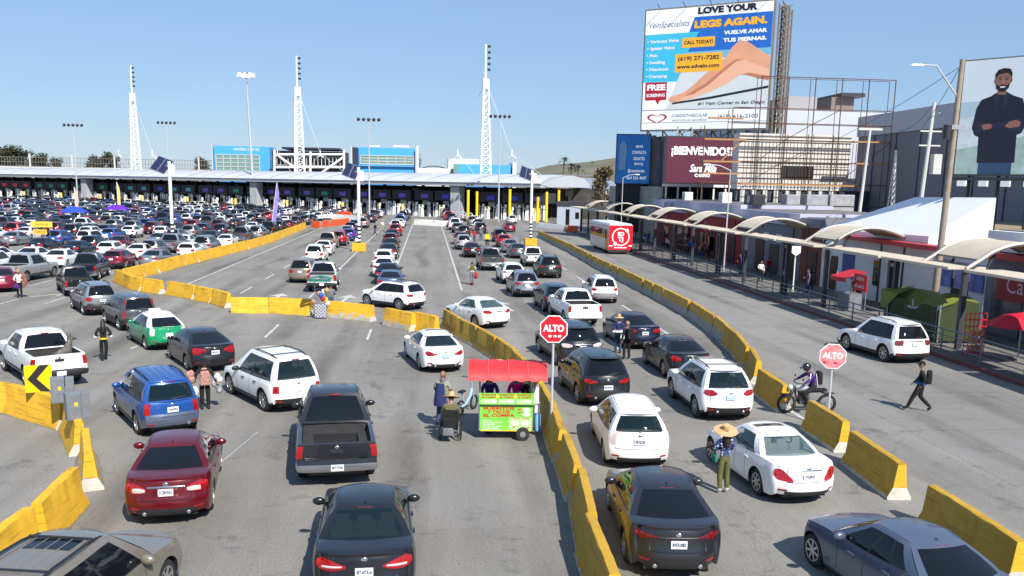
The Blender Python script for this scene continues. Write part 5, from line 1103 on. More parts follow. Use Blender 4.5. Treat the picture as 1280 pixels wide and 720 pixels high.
# ---------------------------------------------------------------- sidewalk: railing, shelters
RAILM = srgb('railing_steel', (112, 116, 126), rough=.45, metal=.4); CANV = srgb('shelter_roof', (194, 182, 162), rough=.7, var=.1, scale=.7); CANVU = srgb('shelter_frame', (150, 146, 138), rough=.5, metal=.3); POSTD = srgb('shelter_post', (58, 58, 66), rough=.5)
y = 27.; k = 0
while y < 118:
    t = thing('railing', 'steel sidewalk railing section %s from the near end of the kerb' % ordw(k), 'railing', (23.95, y, .15), 0, 'steel railing along the red kerb'); c = MB()
    for z in (.3, .55, .8, 1.08): c.tube([(0, 0, z), (0, 5.9, z)], .025 if z < 1 else .035, 6)
    c.build('rail', RAILM, t)
    for q in (0, 2.95): c = MB(); c.tube([(0, q, 0), (0, q, 1.12)], .04, 6); c.build('post', RAILM, t)
    y += 5.95; k += 1
def shelter(yn, label):
    """one bay: low flat roofs along the kerb, a vault spanning from the kerb to the shops, arch beam at the near end"""
    t = thing('bus_shelter', label, 'shelter', (25.2, yn, .15), 0, 'vaulted shelters along the sidewalk')
    for a, b in ((.35, 6.6), (6.9, 13.7)): c = MB(); c.box((-.1, (a+b)/2, 3.86), (1.9, b-a, .13)); c.build('flat_roof', CANV, t, bevel=.02)
    for q in (.5, 6.7, 7.3): c = MB(); c.box((-.05, q, 1.9), (.24, .22, 3.8)); c.build('post', POSTD, t)
    prof = [(.3+5.0*k/10, 4.12+.98*math.sin(math.pi*(.06+.88*(k/10)**.85))) for k in range(11)]
    c = MB(); c.grid([[(x, .1, z) for x, z in prof], [(x, 3.6, z) for x, z in prof]]); c.grid([[(x, .1, z-.1) for x, z in prof], [(x, 3.6, z-.1) for x, z in prof]], flip=True); c.build('vault_roof', CANV, t, smooth=40)
    for y in (.02, 3.7): c = MB(); c.tube([(-.35, y, 3.85)]+[(x, y, z-.04) for x, z in prof], .11, 6); c.build('arch_beam', CANVU, t, smooth=40)
    c = MB()
    for y in (.4, 3.3): c.tube([(.9, y, 3.8), (1.3, y, 4.7)], .07, 6); c.tube([(5.0, y, 0), (5.0, y, 4.2)], .09, 6)
    c.build('strut', POSTD, t)
for yn, l in ((24.4, 'vaulted shelter at the right edge over the red parasol'), (39, 'vaulted shelter before the cafe and the green tarpaulin'), (53.7, 'vaulted shelter before the sloping white roof'), (68.3, 'vaulted shelter before the grey shopfront'), (82.6, 'vaulted shelter before the right half of the red shop'), (97, 'vaulted shelter beside the bus'), (111, 'vaulted shelter just beyond the bus'), (125, 'vaulted shelter second beyond the bus'), (139, 'vaulted shelter furthest along the sidewalk')): shelter(yn, l)
# ---------------------------------------------------------------- shops
def wallbox(t, nm, m_, x0, x1, y0, y1, z0, z1): o = t.location; c = MB(); c.box(((x0+x1)/2-o.x, (y0+y1)/2-o.y, (z0+z1)/2-o.z), (x1-x0, y1-y0, z1-z0)); return c.build(nm, m_, t)
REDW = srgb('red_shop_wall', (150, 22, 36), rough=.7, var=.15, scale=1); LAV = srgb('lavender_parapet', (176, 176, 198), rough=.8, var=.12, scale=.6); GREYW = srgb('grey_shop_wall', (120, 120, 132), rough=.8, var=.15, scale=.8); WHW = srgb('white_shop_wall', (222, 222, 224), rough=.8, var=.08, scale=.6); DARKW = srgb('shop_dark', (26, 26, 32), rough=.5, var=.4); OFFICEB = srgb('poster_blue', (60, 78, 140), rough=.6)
FX = 30.2; ROOFM = srgb('flat_roof_felt', (112, 108, 106), rough=.9, var=.35, scale=.6)
def shopfront(name, label, m_, y0, y1, ztop, openings, band=None, xdep=9, bandz=4.6):
    t = thing(name, label, 'shop', (FX, (y0+y1)/2, .15)); wallbox(t, 'wall', m_, FX, FX+xdep, y0, y1, .15, bandz if band else ztop)
    if band: wallbox(t, 'parapet', band, FX-.25, FX+xdep, y0, y1, bandz, ztop)
    wallbox(t, 'roof', ROOFM, FX+.25, FX+xdep-.2, y0+.15, y1-.15, ztop-.02, ztop+.05)
    for a, b, z0, z1, mm, nm in openings: wallbox(t, nm, mm, FX-.06, FX+.1, a, b, z0, z1)
    return t
rg = random.Random(5)
def doors(y0, y1, step, mm=None):
    o = []; y = y0+.6
    while y+step*.7 < y1:
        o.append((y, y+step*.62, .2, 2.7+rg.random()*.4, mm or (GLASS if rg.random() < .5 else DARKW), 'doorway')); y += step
    return o
t = shopfront('red_shop', 'long red shop building with a lavender parapet beside the bus', REDW, 84, 118, 6.0, doors(85, 117, 3.1)+[(92, 94, 1, 2.4, srgb('poster_yellow', (220, 180, 60)), 'poster')], LAV)
letters('lettering', 'BEST BUDZ', 1.0, srgb('letter_blue', (110, 116, 160)), t, (-.27, 22.5, 5.15), (R(90), 0, R(-90))) if False else None
c = letters('lettering', 'BEST   BUY', .95, srgb('letter_blue', (104, 110, 156)), t, (-.28, 9.0, 5.15), (R(90), 0, R(-90)), bold=.02)
shopfront('grey_shop', 'grey shopfront with a dark opening and notices', GREYW, 70, 83.9, 5.6, doors(70.5, 83.5, 3.4, DARKW)+[(74, 75.2, 3, 3.7, WHW, 'notice'), (77, 78, 3, 3.7, WHW, 'notice')], LAV)
shopfront('brick_shop', 'narrow brown and dark shopfront between the grey shop and the white gabled building', srgb('brown_wall', (120, 66, 50), rough=.8, var=.2), 66.1, 69.9, 5.3, doors(66.2, 69.8, 1.8, DARKW), GREYW)
t = shopfront('gabled_shop', 'white shop with a large sloping white roof', WHW, 45.5, 66, 4.3, [(47, 48.6, .2, 2.6, DARKW, 'doorway'), (54.6, 55.4, 1.5, 2.8, srgb('notice_grey', (150, 150, 160)), 'notice'), (57, 57.8, 1.2, 2.9, GLASS, 'window'), (60.6, 62.4, 1.3, 3.0, OFFICEB, 'poster'), (63.2, 64.4, .2, 2.7, srgb('brown_door', (70, 40, 30)), 'doorway')], None, 10)
o = t.location; c = MB(); x0, x1 = FX-.6-o.x, FX+13-o.x
ev = [(x0+.3, 66-o.y, 4.45), (x0+.3, 51-o.y, 4.75), (x0+4.3, 51-o.y, 7.1), (x0+4.3, 60-o.y, 7.0)]; lo_ = [(x, y, 4.25) for x, y, z in ev]; c.add(ev+lo_, [(0, 1, 2, 3), (1, 5, 6, 2), (2, 6, 7, 3), (0, 3, 7, 4), (0, 4, 5, 1)]); c.build('roof', srgb('white_sheet_roof', (226, 226, 228), rough=.5, var=.06, scale=.4), t)
c = MB(); c.box((-.75, 0, 4.15), (.9, 14.6, .28)); c.build('red_fascia', srgb('red_fascia', (186, 60, 66), rough=.6, var=.2), t)
t = shopfront('cafe', 'glass fronted cafe under a white wall with a red stripe', GREYW, 27, 45.4, 5.55, [(36.0, 44.8, .8, 3.3, srgb('cafe_glass', (92, 92, 100), rough=.1, var=.5, scale=.5), 'shop_window'), (33.4, 35.6, .2, 3.6, DARKW, 'doorway'), (28, 33, .3, 1.2, DARKW, 'counter')], WHW, 10, 4.5)
wallbox(t, 'red_fascia', srgb('red_fascia', (186, 60, 66)), FX-.9, FX+.1, 27.2, 45.2, 4.15, 4.45)
cs = MB(); cs.box((-.12, 42.0-36.2, 2.6), (.08, 4.6, 1.5)); s_ = cs.build('cafe_sign', srgb('cafe_sign_red', (150, 24, 38), rough=.5), t); letters('lettering', 'Café', 1.25, srgb('letter_pink', (226, 190, 200)), s_, (-.17, 42.4-36.2, 2.65), (R(90), 0, R(-90)))
for k, cc in enumerate(((96, 110, 180), (150, 150, 196), (110, 130, 200))): wallbox(t, 'poster', srgb('poster_%s' % ['violet', 'pale', 'sky'][k], cc, var=.5, scale=2, rough=.6), FX-.1, FX-.07, 45.6+k*1.5, 46.8+k*1.5, 2.1, 3.6)
# rooftop clutter
for x, y, z, d, l in ((31.4, 107, 6, (1.0, 1.2, 1.0), 'pale air conditioner on the lavender parapet under the maroon screen'), (31.4, 93, 6, (1.0, 1.3, 1.1), 'pale air conditioner midway along the red shop roof'), (31.5, 84.6, 6.0, (1.2, 2.6, 1.0), 'dark air conditioner on the right end of the red shop roof'), (33, 37, 5.55, (1.2, 1.4, 1.2), 'air conditioner on the cafe roof')):
    t = thing('air_conditioner', l, 'air conditioner', (x, y, z)); c = MB(); c.box((0, 0, d[2]/2), d); c.build('casing', DARKST if 'dark' in l else WHITEP, t, bevel=.04); c = MB(); c.lathe([(.001, 0), (.42, 0), (.42, .03), (.001, .03)], 14, 0, Matrix.Translation((-d[0]/2-.03, 0, d[2]/2)) @ Matrix.Rotation(R(90), 4, 'Y')); c.build('fan', GALV, t)
# ---------------------------------------------------------------- block behind the shops, screens and billboards
FR = srgb('billboard_frame', (130, 126, 120), rough=.6, metal=.3)
t = thing('screen_building', 'pale framed building carrying the maroon and blue screens', 'building', (46, 134, 0)); wallbox(t, 'wall', srgb('dull_wall', (150, 150, 146), rough=.8, var=.2, scale=.3), 30.5, 60, 116, 150, 0, 7.6)
wallbox(t, 'upper_wall', srgb('upper_wall', (90, 90, 96), rough=.8, var=.2, scale=.3), 32.0, 58, 124, 148, 7.6, 14.5); c = MB(); o = t.location
for k in range(12): c.box((31+k*1.6-o.x, 115.7, 0) if False else (31+k*1.6-o.x, 115.6-o.y, 6.6), (.2, .2, 2.6))
c.box((40-o.x, 115.5-o.y, 7.9), (19, .4, .5)); c.build('gallery_frame', WHITEP, t); c = MB(); c.box((40-o.x, 115.9-o.y, 6.5), (18.5, .1, 2.4)); c.build('gallery_window', GLASS, t); c = MB()
for k in range(7): c.box((32+k*1.9-o.x, 115-o.y, 14.6), (.18, .18, 1.4))
for k in range(6): c.tube([(32+k*1.9-o.x, 115-o.y, 14.1), (33.9+k*1.9-o.x, 115-o.y, 15.2)], .09, 4)
c.build('billboard_support', GALV, t)
MARN = srgb('maroon_screen', (78, 16, 44), rough=.6, emit=.06); SCRW = srgb('screen_white', (240, 240, 240), emit=.25)
Y = 111.
def board(name, label, cat, pts, Y_l, Y_r, m_, dep=1.0, frame=.25, fm=None):
    """a flat board whose top-left/bottom-right corners are seen at given pixels"""
    (x0, y0), (x1, y1) = pts; a, b = at_y(x0, y0, Y_l), at_y(x1, y1, Y_r); a2 = at_y(x0, y1, Y_l); w_ = (Vector((b.x, b.y, 0))-Vector((a.x, a.y, 0))).length; h_ = a.z-b.z; rz = math.atan2(b.y-a.y, b.x-a.x)
    t = thing(name, label, cat, ((a.x+b.x)/2, (a.y+b.y)/2, b.z), rz); c = MB(); c.box((0, .02, h_/2), (w_, .04, h_)); f = c.build('face', m_, t); c = MB(); c.box((0, dep/2+.06, h_/2), (w_+frame, dep, h_+frame)); c.build('frame', fm or FR, t); return t, f, w_, h_
t, f, w_, h_ = board('maroon_screen', 'maroon welcome screen behind the rusty scaffolding', 'screen', ((834, 171), (919, 230)), Y, Y, MARN, .8, .3, DARKST)
letters('lettering', '¡BIENVENIDOS!', 1.35, SCRW, f, (0, -.03, h_*.70), (R(90), 0, 0), bold=.05, width=w_*.86); letters('lettering', 'Sara Mila', 1.3, SCRW, f, (.2, -.03, h_*.32), (R(90), 0, 0), shear=.35, bold=.025, width=w_*.38); letters('lettering', 'CASINO', .5, SCRW, f, (.2, -.03, h_*.17), (R(90), 0, 0), bold=.025, width=w_*.22)
BLS = srgb('blue_screen', (18, 92, 160), rough=.4, emit=.35, var=.5, scale=.25, var2=lin((14, 50, 120)))
t, f, w_, h_ = board('blue_screen', 'tall blue screen advertising a free consultation', 'screen', ((772, 168.5), (811, 229.5)), 128., 127., BLS, 1.2, .3, DARKST)
for s_, x, z, k in (('CONSULTA', .17, .64, .42), ('GRATIS', .17, .51, .34), ('acarvisa', .17, .77, .22), ('ahorra hoy', .17, .41, .26), ('@consultagratis', .1, .26, .5), ('664 356 4407', .12, .11, .6)): letters('lettering', s_, .6, SCRW, f, (x*w_, -.03, z*h_), (R(90), 0, 0), width=w_*k, bold=.012)
c = MB(); c.add([(-.34*w_-.4, -.025, .28*h_), (-.34*w_+.45, -.025, .28*h_), (-.34*w_+.62, -.025, .62*h_), (-.34*w_+.5, -.025, .82*h_), (-.34*w_+.1, -.025, .88*h_), (-.34*w_-.35, -.025, .8*h_)], [(0, 1, 2, 3, 4, 5)]); c.build('tower_picture', srgb('screen_tower', (140, 178, 214), var=.4, scale=3), f)
c = MB(); c.box((w_/2+.55, 3.0, h_/2), (.5, 6, h_)); c.build('side_panel', srgb('brown_side', (122, 92, 84), rough=.7), t); c = MB(); [c.box((-w_/2+.4+k*(w_-.8)/6, .5, -3.5), (.14, .14, 7)) for k in range(7)]; c.box((0, .9, -3.5), (w_, .1, 7)); c.build('support', DARKST, t)
# big billboard
CY1 = srgb('advert_cyan', (64, 186, 222), rough=.5); BL2 = srgb('advert_blue', (32, 104, 194), rough=.5, var=.12, scale=.3); PALEG = srgb('advert_sand', (208, 214, 216), rough=.6, var=.06, scale=.3); YEL2 = srgb('advert_orange', (246, 178, 44), rough=.5); ADW = srgb('advert_white', (240, 242, 244), rough=.5); ADR = srgb('advert_red', (176, 20, 44), rough=.5); SKINA = srgb('advert_skin', (222, 160, 128), rough=.5, var=.15, scale=.3); SKINB = srgb('advert_skin_light', (232, 178, 148), rough=.5); ADG = srgb('advert_grey', (118, 124, 140), rough=.5); ADI = srgb('advert_ink', (26, 30, 48), rough=.5)
a, b = at_y(808, 14, 119), at_y(957, 160, 109.5); t, f, w_, h_ = board('clinic_billboard', 'huge rooftop billboard advertising a leg clinic in white and blue', 'billboard', ((808, 14), (957, 160)), 119., 109.5, ADW, .5, .4)
def ad(poly, m_, lv, nm='printed_panel'): c = MB(); c.add([((u-.5)*w_, -.0025*lv, (1-v)*h_) for u, v in poly], [tuple(range(len(poly)))[::-1]]); return c.build(nm, m_, f)
def adt(s_, u, v, size, m_, width, **k): return letters('lettering', s_, size*h_, m_, f, ((u-.5)*w_, -.022, (1-v)*h_), (R(90), 0, 0), width=width*w_, **k)
ad([(0, .20), (.44, .20), (.28, .60), (0, .60)], CY1, 1); ad([(.40, .08), (1, .08), (1, .40), (.34, .40), (.44, .20), (.36, .20)], BL2, 1); ad([(.34, .40), (1, .40), (1, .83), (.2, .83), (.28, .60)], PALEG, 1); ad([(.34, .36), (1, .36), (1, .42), (.33, .42)], srgb('advert_sea', (110, 178, 208)), 2)
ad([(.0, .19), (.36, .19), (.40, .06), (0, .06)], ADW, 2)
leg = [(.215, .752), (.235, .725), (.31, .705), (.355, .685), (.41, .64), (.50, .555), (.58, .485), (.665, .415), (.705, .345), (.755, .295), (.80, .29), (.86, .33), (.93, .385), (1, .43), (1, .62), (.92, .60), (.845, .575), (.79, .565), (.73, .60), (.66, .645), (.56, .69), (.46, .725), (.38, .75), (.30, .772), (.235, .77)]
ad(leg, SKINA, 3, 'legs_picture'); ad([(.29, .765), (.345, .725), (.41, .69), (.52, .62), (.61, .54), (.69, .475), (.745, .44), (.81, .445), (.9, .49), (1, .53), (1, .62), (.92, .60), (.845, .575), (.79, .565), (.73, .60), (.66, .645), (.56, .69), (.46, .725), (.38, .75)], SKINB, 4, 'legs_picture'); SKINC = srgb('advert_skin_shade', (190, 120, 92), rough=.5)
ad([(.345, .725), (.41, .69), (.52, .62), (.61, .54), (.69, .475), (.745, .44), (.81, .445), (.745, .458), (.70, .497), (.62, .565), (.53, .645), (.42, .71)], SKINC, 5, 'legs_picture'); ad([(.79, .565), (.845, .575), (.92, .60), (1, .62), (1, .585), (.92, .57), (.85, .552)], SKINC, 5, 'legs_picture')
ad([(.25, .775), (.55, .735), (1, .66), (1, .68), (.55, .755), (.25, .79)], ADI, 3)
ad([(0, .832), (1, .832), (1, .838), (0, .838)], ADG, 4); ad([(0, .94), (1, .94), (1, .944), (0, .944)], ADG, 4)
for u0, u1, v0, v1 in ((.31, .57, .245, .325), (.26, .635, .375, .525)): ad([(u0, v0), (u1, v0), (u1, v1), (u0, v1)], YEL2, 5)
ad([(.02, .60), (.20, .60), (.20, .75), (.15, .75), (.13, .79), (.11, .75), (.02, .75)], ADR, 5)
adt('LOVE YOUR', .65, .035, .068, ADI, .46, bold=.06); adt('LEGS AGAIN.', .68, .145, .075, YEL2, .56, bold=.07); adt('VUELVE AMAR', .80, .225, .04, ADW, .33, bold=.03); adt('TUS PIERNAS.', .80, .285, .04, ADW, .33, bold=.03)
adt('VeinSpecialists', .19, .125, .07, ADG, .33, shear=.3)
for k, s_ in enumerate(('• Varicose Veins', '• Spider Veins', '• Pain', '• Swelling', '• Heaviness', '• Cramping')): adt(s_, .02, .26+k*.058, .036, ADW, (.26, .23, .09, .155, .185, .175)[k], bold=.015, align='LEFT')
adt('CALL TODAY!', .44, .285, .04, ADI, .23, bold=.02); adt('(619) 271-7282', .447, .415, .045, ADI, .33, bold=.02); adt('www.sdvein.com', .447, .48, .045, ADI, .34, bold=.02); adt('FREE', .11, .645, .065, ADW, .155, bold=.05); adt('SCREENING', .11, .71, .035, ADW, .155, bold=.02)
adt('#1 Vein Center in San Diego', .72, .79, .034, ADI, .52, shear=.25, bold=.008); adt('CARDIOVASCULAR', .40, .885, .036, ADG, .29); adt('INSTITUTE OF SAN DIEGO', .40, .925, .02, ADG, .28); adt('(619) 616-2100', .78, .90, .044, ADI, .31)
for sg in (-1, 1):
    hx = lambda a, k: ((.13+sg*k*.0052*16*math.sin(a)**3)/1., .905-k*.0030*(13*math.cos(a)-5*math.cos(2*a)-2*math.cos(3*a)-math.cos(4*a)))
    c = MB(); c.grid([[((u-.5)*w_, -.02, (1-v)*h_) for u, v in [hx(lerp(.25, 2.6, k/12), q) for k in range(13)]] for q in (1.0, .78)]); c.build('heart_emblem', ADR, f)
c = MB(); ZB = t.location.z
for k in range(8): x = -w_/2+.5+k*(w_-1)/7; c.tube([(x, .9, 0), (x, 4.5, -1.5)], .1, 5); c.tube([(x, .8, 0), (x, .8, h_)], .1, 5); c.tube([(x, .8, h_*.6), (x, 4.5, 0)], .08, 5); c.tube([(x, .9, 0), (x, .9, -1.5)], .12, 5)
c.build('back_structure', FR, t); c = MB(); LX = w_/2+.55
for zz in range(17): z = zz*h_/17; c.box((LX+.55, 2, z+.4), (.1, 2.6, .5)); c.tube([(LX, .8, z), (LX+.9, 3.4, z+.9)], .07, 4); c.tube([(LX+.3, 3.4, z), (LX+.3, .8, z+.9)], .07, 4)
for yy in (.7, 2, 3.4): c.tube([(LX, yy, -1.5), (LX, yy, h_-.3)], .13, 5); c.tube([(LX+.9, yy, -1.5), (LX+.9, yy, h_-.6)], .13, 5)
c.build('side_truss', srgb('truss_brown', (116, 106, 96), rough=.7), t); c = MB(); [c.tube([(-w_/2+2+k*3.4, -.1, h_), (-w_/2+2+k*3.4, -1.4, h_+.5)], .05, 4) for k in range(5)]; c.build('lamp_arm', DARKST, t)
# scaffolding
RUST = srgb('rusty_tube', (96, 70, 58), rough=.8, metal=.2, var=.3); PLANK = srgb('scaffold_plank', (176, 128, 82), rough=.85, var=.25)
Y = 98.; a, b = at_y(884, 105, Y), at_y(1106, 258, Y); t = thing('scaffolding', 'tall rusty tube scaffolding across the pale building', 'scaffolding', (a.x, Y, .15)); W_ = b.x-a.x; H_ = at_y(1113, 102, Y).z
c = MB(); lv = [5.6, 8.0, 10.4, 12.8, 14.6, 16.2, H_]; n = 7
xs = [0]+[W_*k/n for k in range(1, n+1)]
for i, x in enumerate(xs):
    top = H_ if i >= 2 else (16.0 if i else 14.2)
    for yy in (0, 1.4): c.tube([(x, yy, 0), (x, yy, top)], .062 if yy == 0 else .04, 5)
for z in lv:
    x0 = 0 if z < 14 else (W_*2/n if z > 16.3 else W_*1/n)
    for yy in (0, 1.4): c.tube([(x0, yy, z), (W_, yy, z)], .05 if yy == 0 else .035, 5)
for i in range(2, n):
    for j in range(1, len(lv)-2):
        if (i*3+j) % 4 == 0: c.tube([(xs[i], 0, lv[j]), (xs[i+1], 0, lv[j+1])], .04, 4)
for k in range(34):
    x = W_*(.22+.62*k/33); c.tube([(x, .2, 7.4), (x, .2, 12.6)], .035, 4)
c.build('tube_frame', RUST, t)
c = MB()
for z, x0, x1 in ((7.9, W_*.2, W_*.82), (10.3, 0, W_*.2), (12.7, .0, W_*.22), (12.8, W_*.8, W_*.98), (10.4, W_*.82, W_*.99), (9.0, W_*.0, W_*.2), (15, W_*.02, W_*.2)): c.box(((x0+x1)/2, .1, z), (x1-x0, .5, .16))
c.tube([(W_*.1, .1, 10.4), (W_*.2, .1, 12.6)], .08, 4); c.build('plank', PLANK, t)
t = thing('hoarding_wall', 'white boarded upper storey behind the scaffolding', 'building', (42, 106, 0)); a, b = at_y(925, 166, 102), at_y(1060, 228, 102); wallbox(t, 'wall', srgb('white_board', (204, 202, 198), rough=.7, var=.16, scale=.5), a.x, b.x, 102, 104, b.z-1.0, a.z)
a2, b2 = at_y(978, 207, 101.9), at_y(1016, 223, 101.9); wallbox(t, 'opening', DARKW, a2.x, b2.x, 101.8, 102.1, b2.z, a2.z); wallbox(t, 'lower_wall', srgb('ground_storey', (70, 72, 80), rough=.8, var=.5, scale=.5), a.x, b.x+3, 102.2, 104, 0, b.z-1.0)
c = MB(); o = t.location
for k in range(10): c.box((lerp(a.x, b.x, (k+.5)/10)-o.x, 101.9-o.y, 6.2), (.5, .3, 2.4))
c.build('pilaster', CONCB, t); c = MB(); [c.box(((a.x+b.x)/2-o.x, 101.92-o.y, lerp(b.z, a.z, (k+.5)/9)), (b.x-a.x, .07, .06)) for k in range(9)]; c.build('slat', srgb('board_slat', (150, 136, 118), rough=.8, var=.3), t)
for k, (x0, x1) in enumerate(((980, 994), (1005, 1029), (1034, 1062))): p, q = at_y(x0, 243, 88), at_y(x1, 272, 88); t = thing('covered_pallet', 'grey sheeted stack on the roof under the scaffolding, %s' % ('left one', 'middle one', 'right one')[k], 'stack', ((p.x+q.x)/2, 88, 5.0)); c = MB(); c.box((0, 0, (p.z-5)/2), (q.x-p.x, 1.6, p.z-5)); c.build('cover', srgb('grey_sheet', (150, 152, 158), rough=.6, var=.25, scale=1.5), t, bevel=.08); c = MB(); c.box((0, -.82, (p.z-5)*.45), (q.x-p.x+.02, .03, .1)); c.build('strap', DARKST, t)
t = thing('back_shop_block', 'low flat roofed block between the shops and the scaffolding', 'building', (44, 88, 0)); wallbox(t, 'wall', srgb('tan_block', (150, 132, 108), rough=.8, var=.2), 39.3, 60, 62, 96, 0, 5.0); c = MB(); o = t.location
for k in range(16): c.box((39.2-o.x, 63+k*2-o.y, 3.4), (.1, 1.2, 1.6))
c.build('window', GLASS, t)
# dark warehouse
GR = srgb('warehouse_grey', (118, 120, 130), rough=.7, var=.06, scale=.2); t = thing('grey_warehouse', 'big windowless grey warehouse with a pale band along its top', 'building', (70, 84, 0)); wallbox(t, 'wall', GR, 52, 100, 40, 106, 0, 14.0); wallbox(t, 'parapet', srgb('warehouse_band', (178, 180, 190), rough=.7), 51.8, 100, 39.8, 106.2, 14.0, 16.3); c = MB(); o = t.location
for k in range(13): c.box((51.95-o.x, 42+k*5-o.y, 7), (.12, .08, 14))
c.build('joint', srgb('warehouse_joint', (76, 78, 92)), t)
t = thing('pale_warehouse', 'pale grey hall with a beige plant room behind the scaffolding', 'building', (55, 118, 0)); HZ = at_y(1000, 137, 113).z; wallbox(t, 'wall', srgb('pale_hall', (186, 190, 200), rough=.7, var=.04, scale=.2), 44, 78, 113, 150, 0, HZ); q1, q2, q3 = at_y(986, 120, 118), at_y(1022, 118, 118), at_y(1068, 122, 118); wallbox(t, 'plant_room', srgb('grey_room', (150, 148, 150), rough=.8), q1.x, q2.x, 118, 130, HZ, q1.z); wallbox(t, 'plant_room', srgb('brown_room', (120, 104, 98), rough=.8), q2.x+2, q3.x, 118, 130, HZ, q3.z); wallbox(t, 'roof', DARKST, q2.x+3, q3.x+1, 117, 131, q3.z, q3.z+.5)
# man billboard
TEALB = srgb('portrait_sky', (230, 240, 244), rough=.5, var=.06, scale=.25); SUIT = srgb('poster_suit', (26, 30, 50), rough=.6, var=.2, scale=2); Pskin = srgb('poster_skin', (150, 104, 88), rough=.6); PH = srgb('poster_hair', (28, 24, 26), rough=.6)
t, f, w_, h_ = board('portrait_billboard', 'billboard at the right edge showing a bearded man in a dark suit', 'billboard', ((1207, 77), (1300, 218)), 56., 52., TEALB, .5, .2)
ad2 = lambda poly, m_, lv, nm: (lambda c: (c.add([((u-.5)*w_, -.002*lv, (1-v)*h_) for u, v in poly], [tuple(range(len(poly)))[::-1]]), c.build(nm, m_, f)))(MB())
ad2([(0, .36), (1, .34), (1, .44), (0, .50)], srgb('poster_sea', (186, 212, 222), var=.1, scale=.6), 1, 'printed_panel'); ad2([(0, .50), (1, .44), (1, .8), (0, .8)], srgb('poster_foam', (216, 228, 230), var=.2, scale=1.2), 1, 'printed_panel'); ad2([(0, .78), (1, .64), (1, 1), (0, 1)], srgb('poster_rail', (176, 200, 190), var=.3, scale=1), 2, 'printed_panel')
cx = .47
def man(pts, m_, lv, nm): ad2([(cx+x, y) for x, y in pts], m_, lv, nm)
man([(-.05, .285), (.05, .285), (.13, .32), (.24, .35), (.29, .44), (.31, .58), (.27, .645), (.22, .66), (.23, .90), (-.21, .90), (-.22, .67), (-.27, .655), (-.31, .59), (-.28, .42), (-.23, .345), (-.13, .32)], SUIT, 3, 'suit_picture'); man([(-.19, .90), (.20, .90), (.20, 1), (-.19, 1)], srgb('poster_jeans', (50, 76, 110)), 3, 'trousers_picture')
SUITL = srgb('poster_suit_fold', (36, 40, 62), rough=.6); [man(q, SUITL, 4, 'suit_picture') for q in ([(-.29, .52), (-.10, .56), (.24, .52), (.30, .58), (.26, .635), (.05, .60), (-.08, .60), (-.26, .635)], [(-.055, .29), (-.02, .33), (-.045, .44), (-.09, .33)], [(.055, .29), (.09, .33), (.045, .44), (.02, .33)])]
oval = lambda x0, y0, rx, ry: [(x0+rx*math.cos(k*.3927), y0+ry*math.sin(k*.3927)) for k in range(16)]
man([(-.045, .25), (.045, .25), (.05, .31), (-.05, .31)], Pskin, 4, 'face_picture'); man(oval(0, .185, .088, .088), Pskin, 5, 'face_picture'); man(oval(-.09, .19, .014, .02), Pskin, 4, 'face_picture'); man(oval(.09, .19, .014, .02), Pskin, 4, 'face_picture')
man([(-.09, .19), (-.098, .13), (-.07, .095), (0, .082), (.07, .092), (.098, .13), (.09, .19), (.078, .145), (.04, .125), (-.04, .13), (-.078, .15)], PH, 6, 'hair_picture'); man([(-.085, .205), (-.05, .232), (0, .222), (.05, .232), (.085, .205), (.07, .255), (.03, .283), (-.03, .283), (-.07, .255)], PH, 6, 'beard_picture'); man([(-.036, .238), (.036, .238), (.022, .25), (-.022, .25)], ADW, 7, 'smile_picture')
for sg in (-1, 1): man(oval(sg*.036, .178, .014, .006), PH, 6, 'eye_picture'); man([(sg*.036-.022, .163), (sg*.036+.022, .163), (sg*.036+.022, .158), (sg*.036-.022, .158)], PH, 6, 'eye_picture')
man([(-.008, .18), (.008, .18), (.016, .21), (-.016, .21)], srgb('poster_skin_light', (176, 128, 108), rough=.6), 6, 'face_picture')
man([(-.20, .565), (-.12, .555), (-.07, .565), (-.08, .60), (-.17, .61)], Pskin, 5, 'hand_picture'); man([(.07, .585), (.12, .545), (.20, .53), (.25, .55), (.24, .59), (.13, .60)], Pskin, 5, 'hand_picture')
c = MB(); [c.tube([(x*w_, .6, 0), (x*w_, .6, -8.6)], .1, 6) for x in (-.35, .0, .35)]; c.box((0, .2, -.3), (w_+.6, 1.2, .18)); c.build('support', DARKST, t); c = MB(); [c.box((-w_/2+.8+k*1.3, -.7, -.6), (.5, .3, .35)) for k in range(4)]; c.build('spot_lamp', WHITEP, t)
# dim yard wall below the portrait
t = thing('yard_wall', 'dark yard wall with boxes below the man billboard', 'wall', (44, 54, 0)); wallbox(t, 'wall', srgb('yard_dark', (52, 54, 62), rough=.8, var=.5, scale=.4), 42, 51.5, 46, 58, 0, 8.4); wallbox(t, 'brick_panel', srgb('yard_brick', (110, 52, 44), rough=.8, var=.3), 41.9, 44, 47, 49.5, 4.5, 6.6)
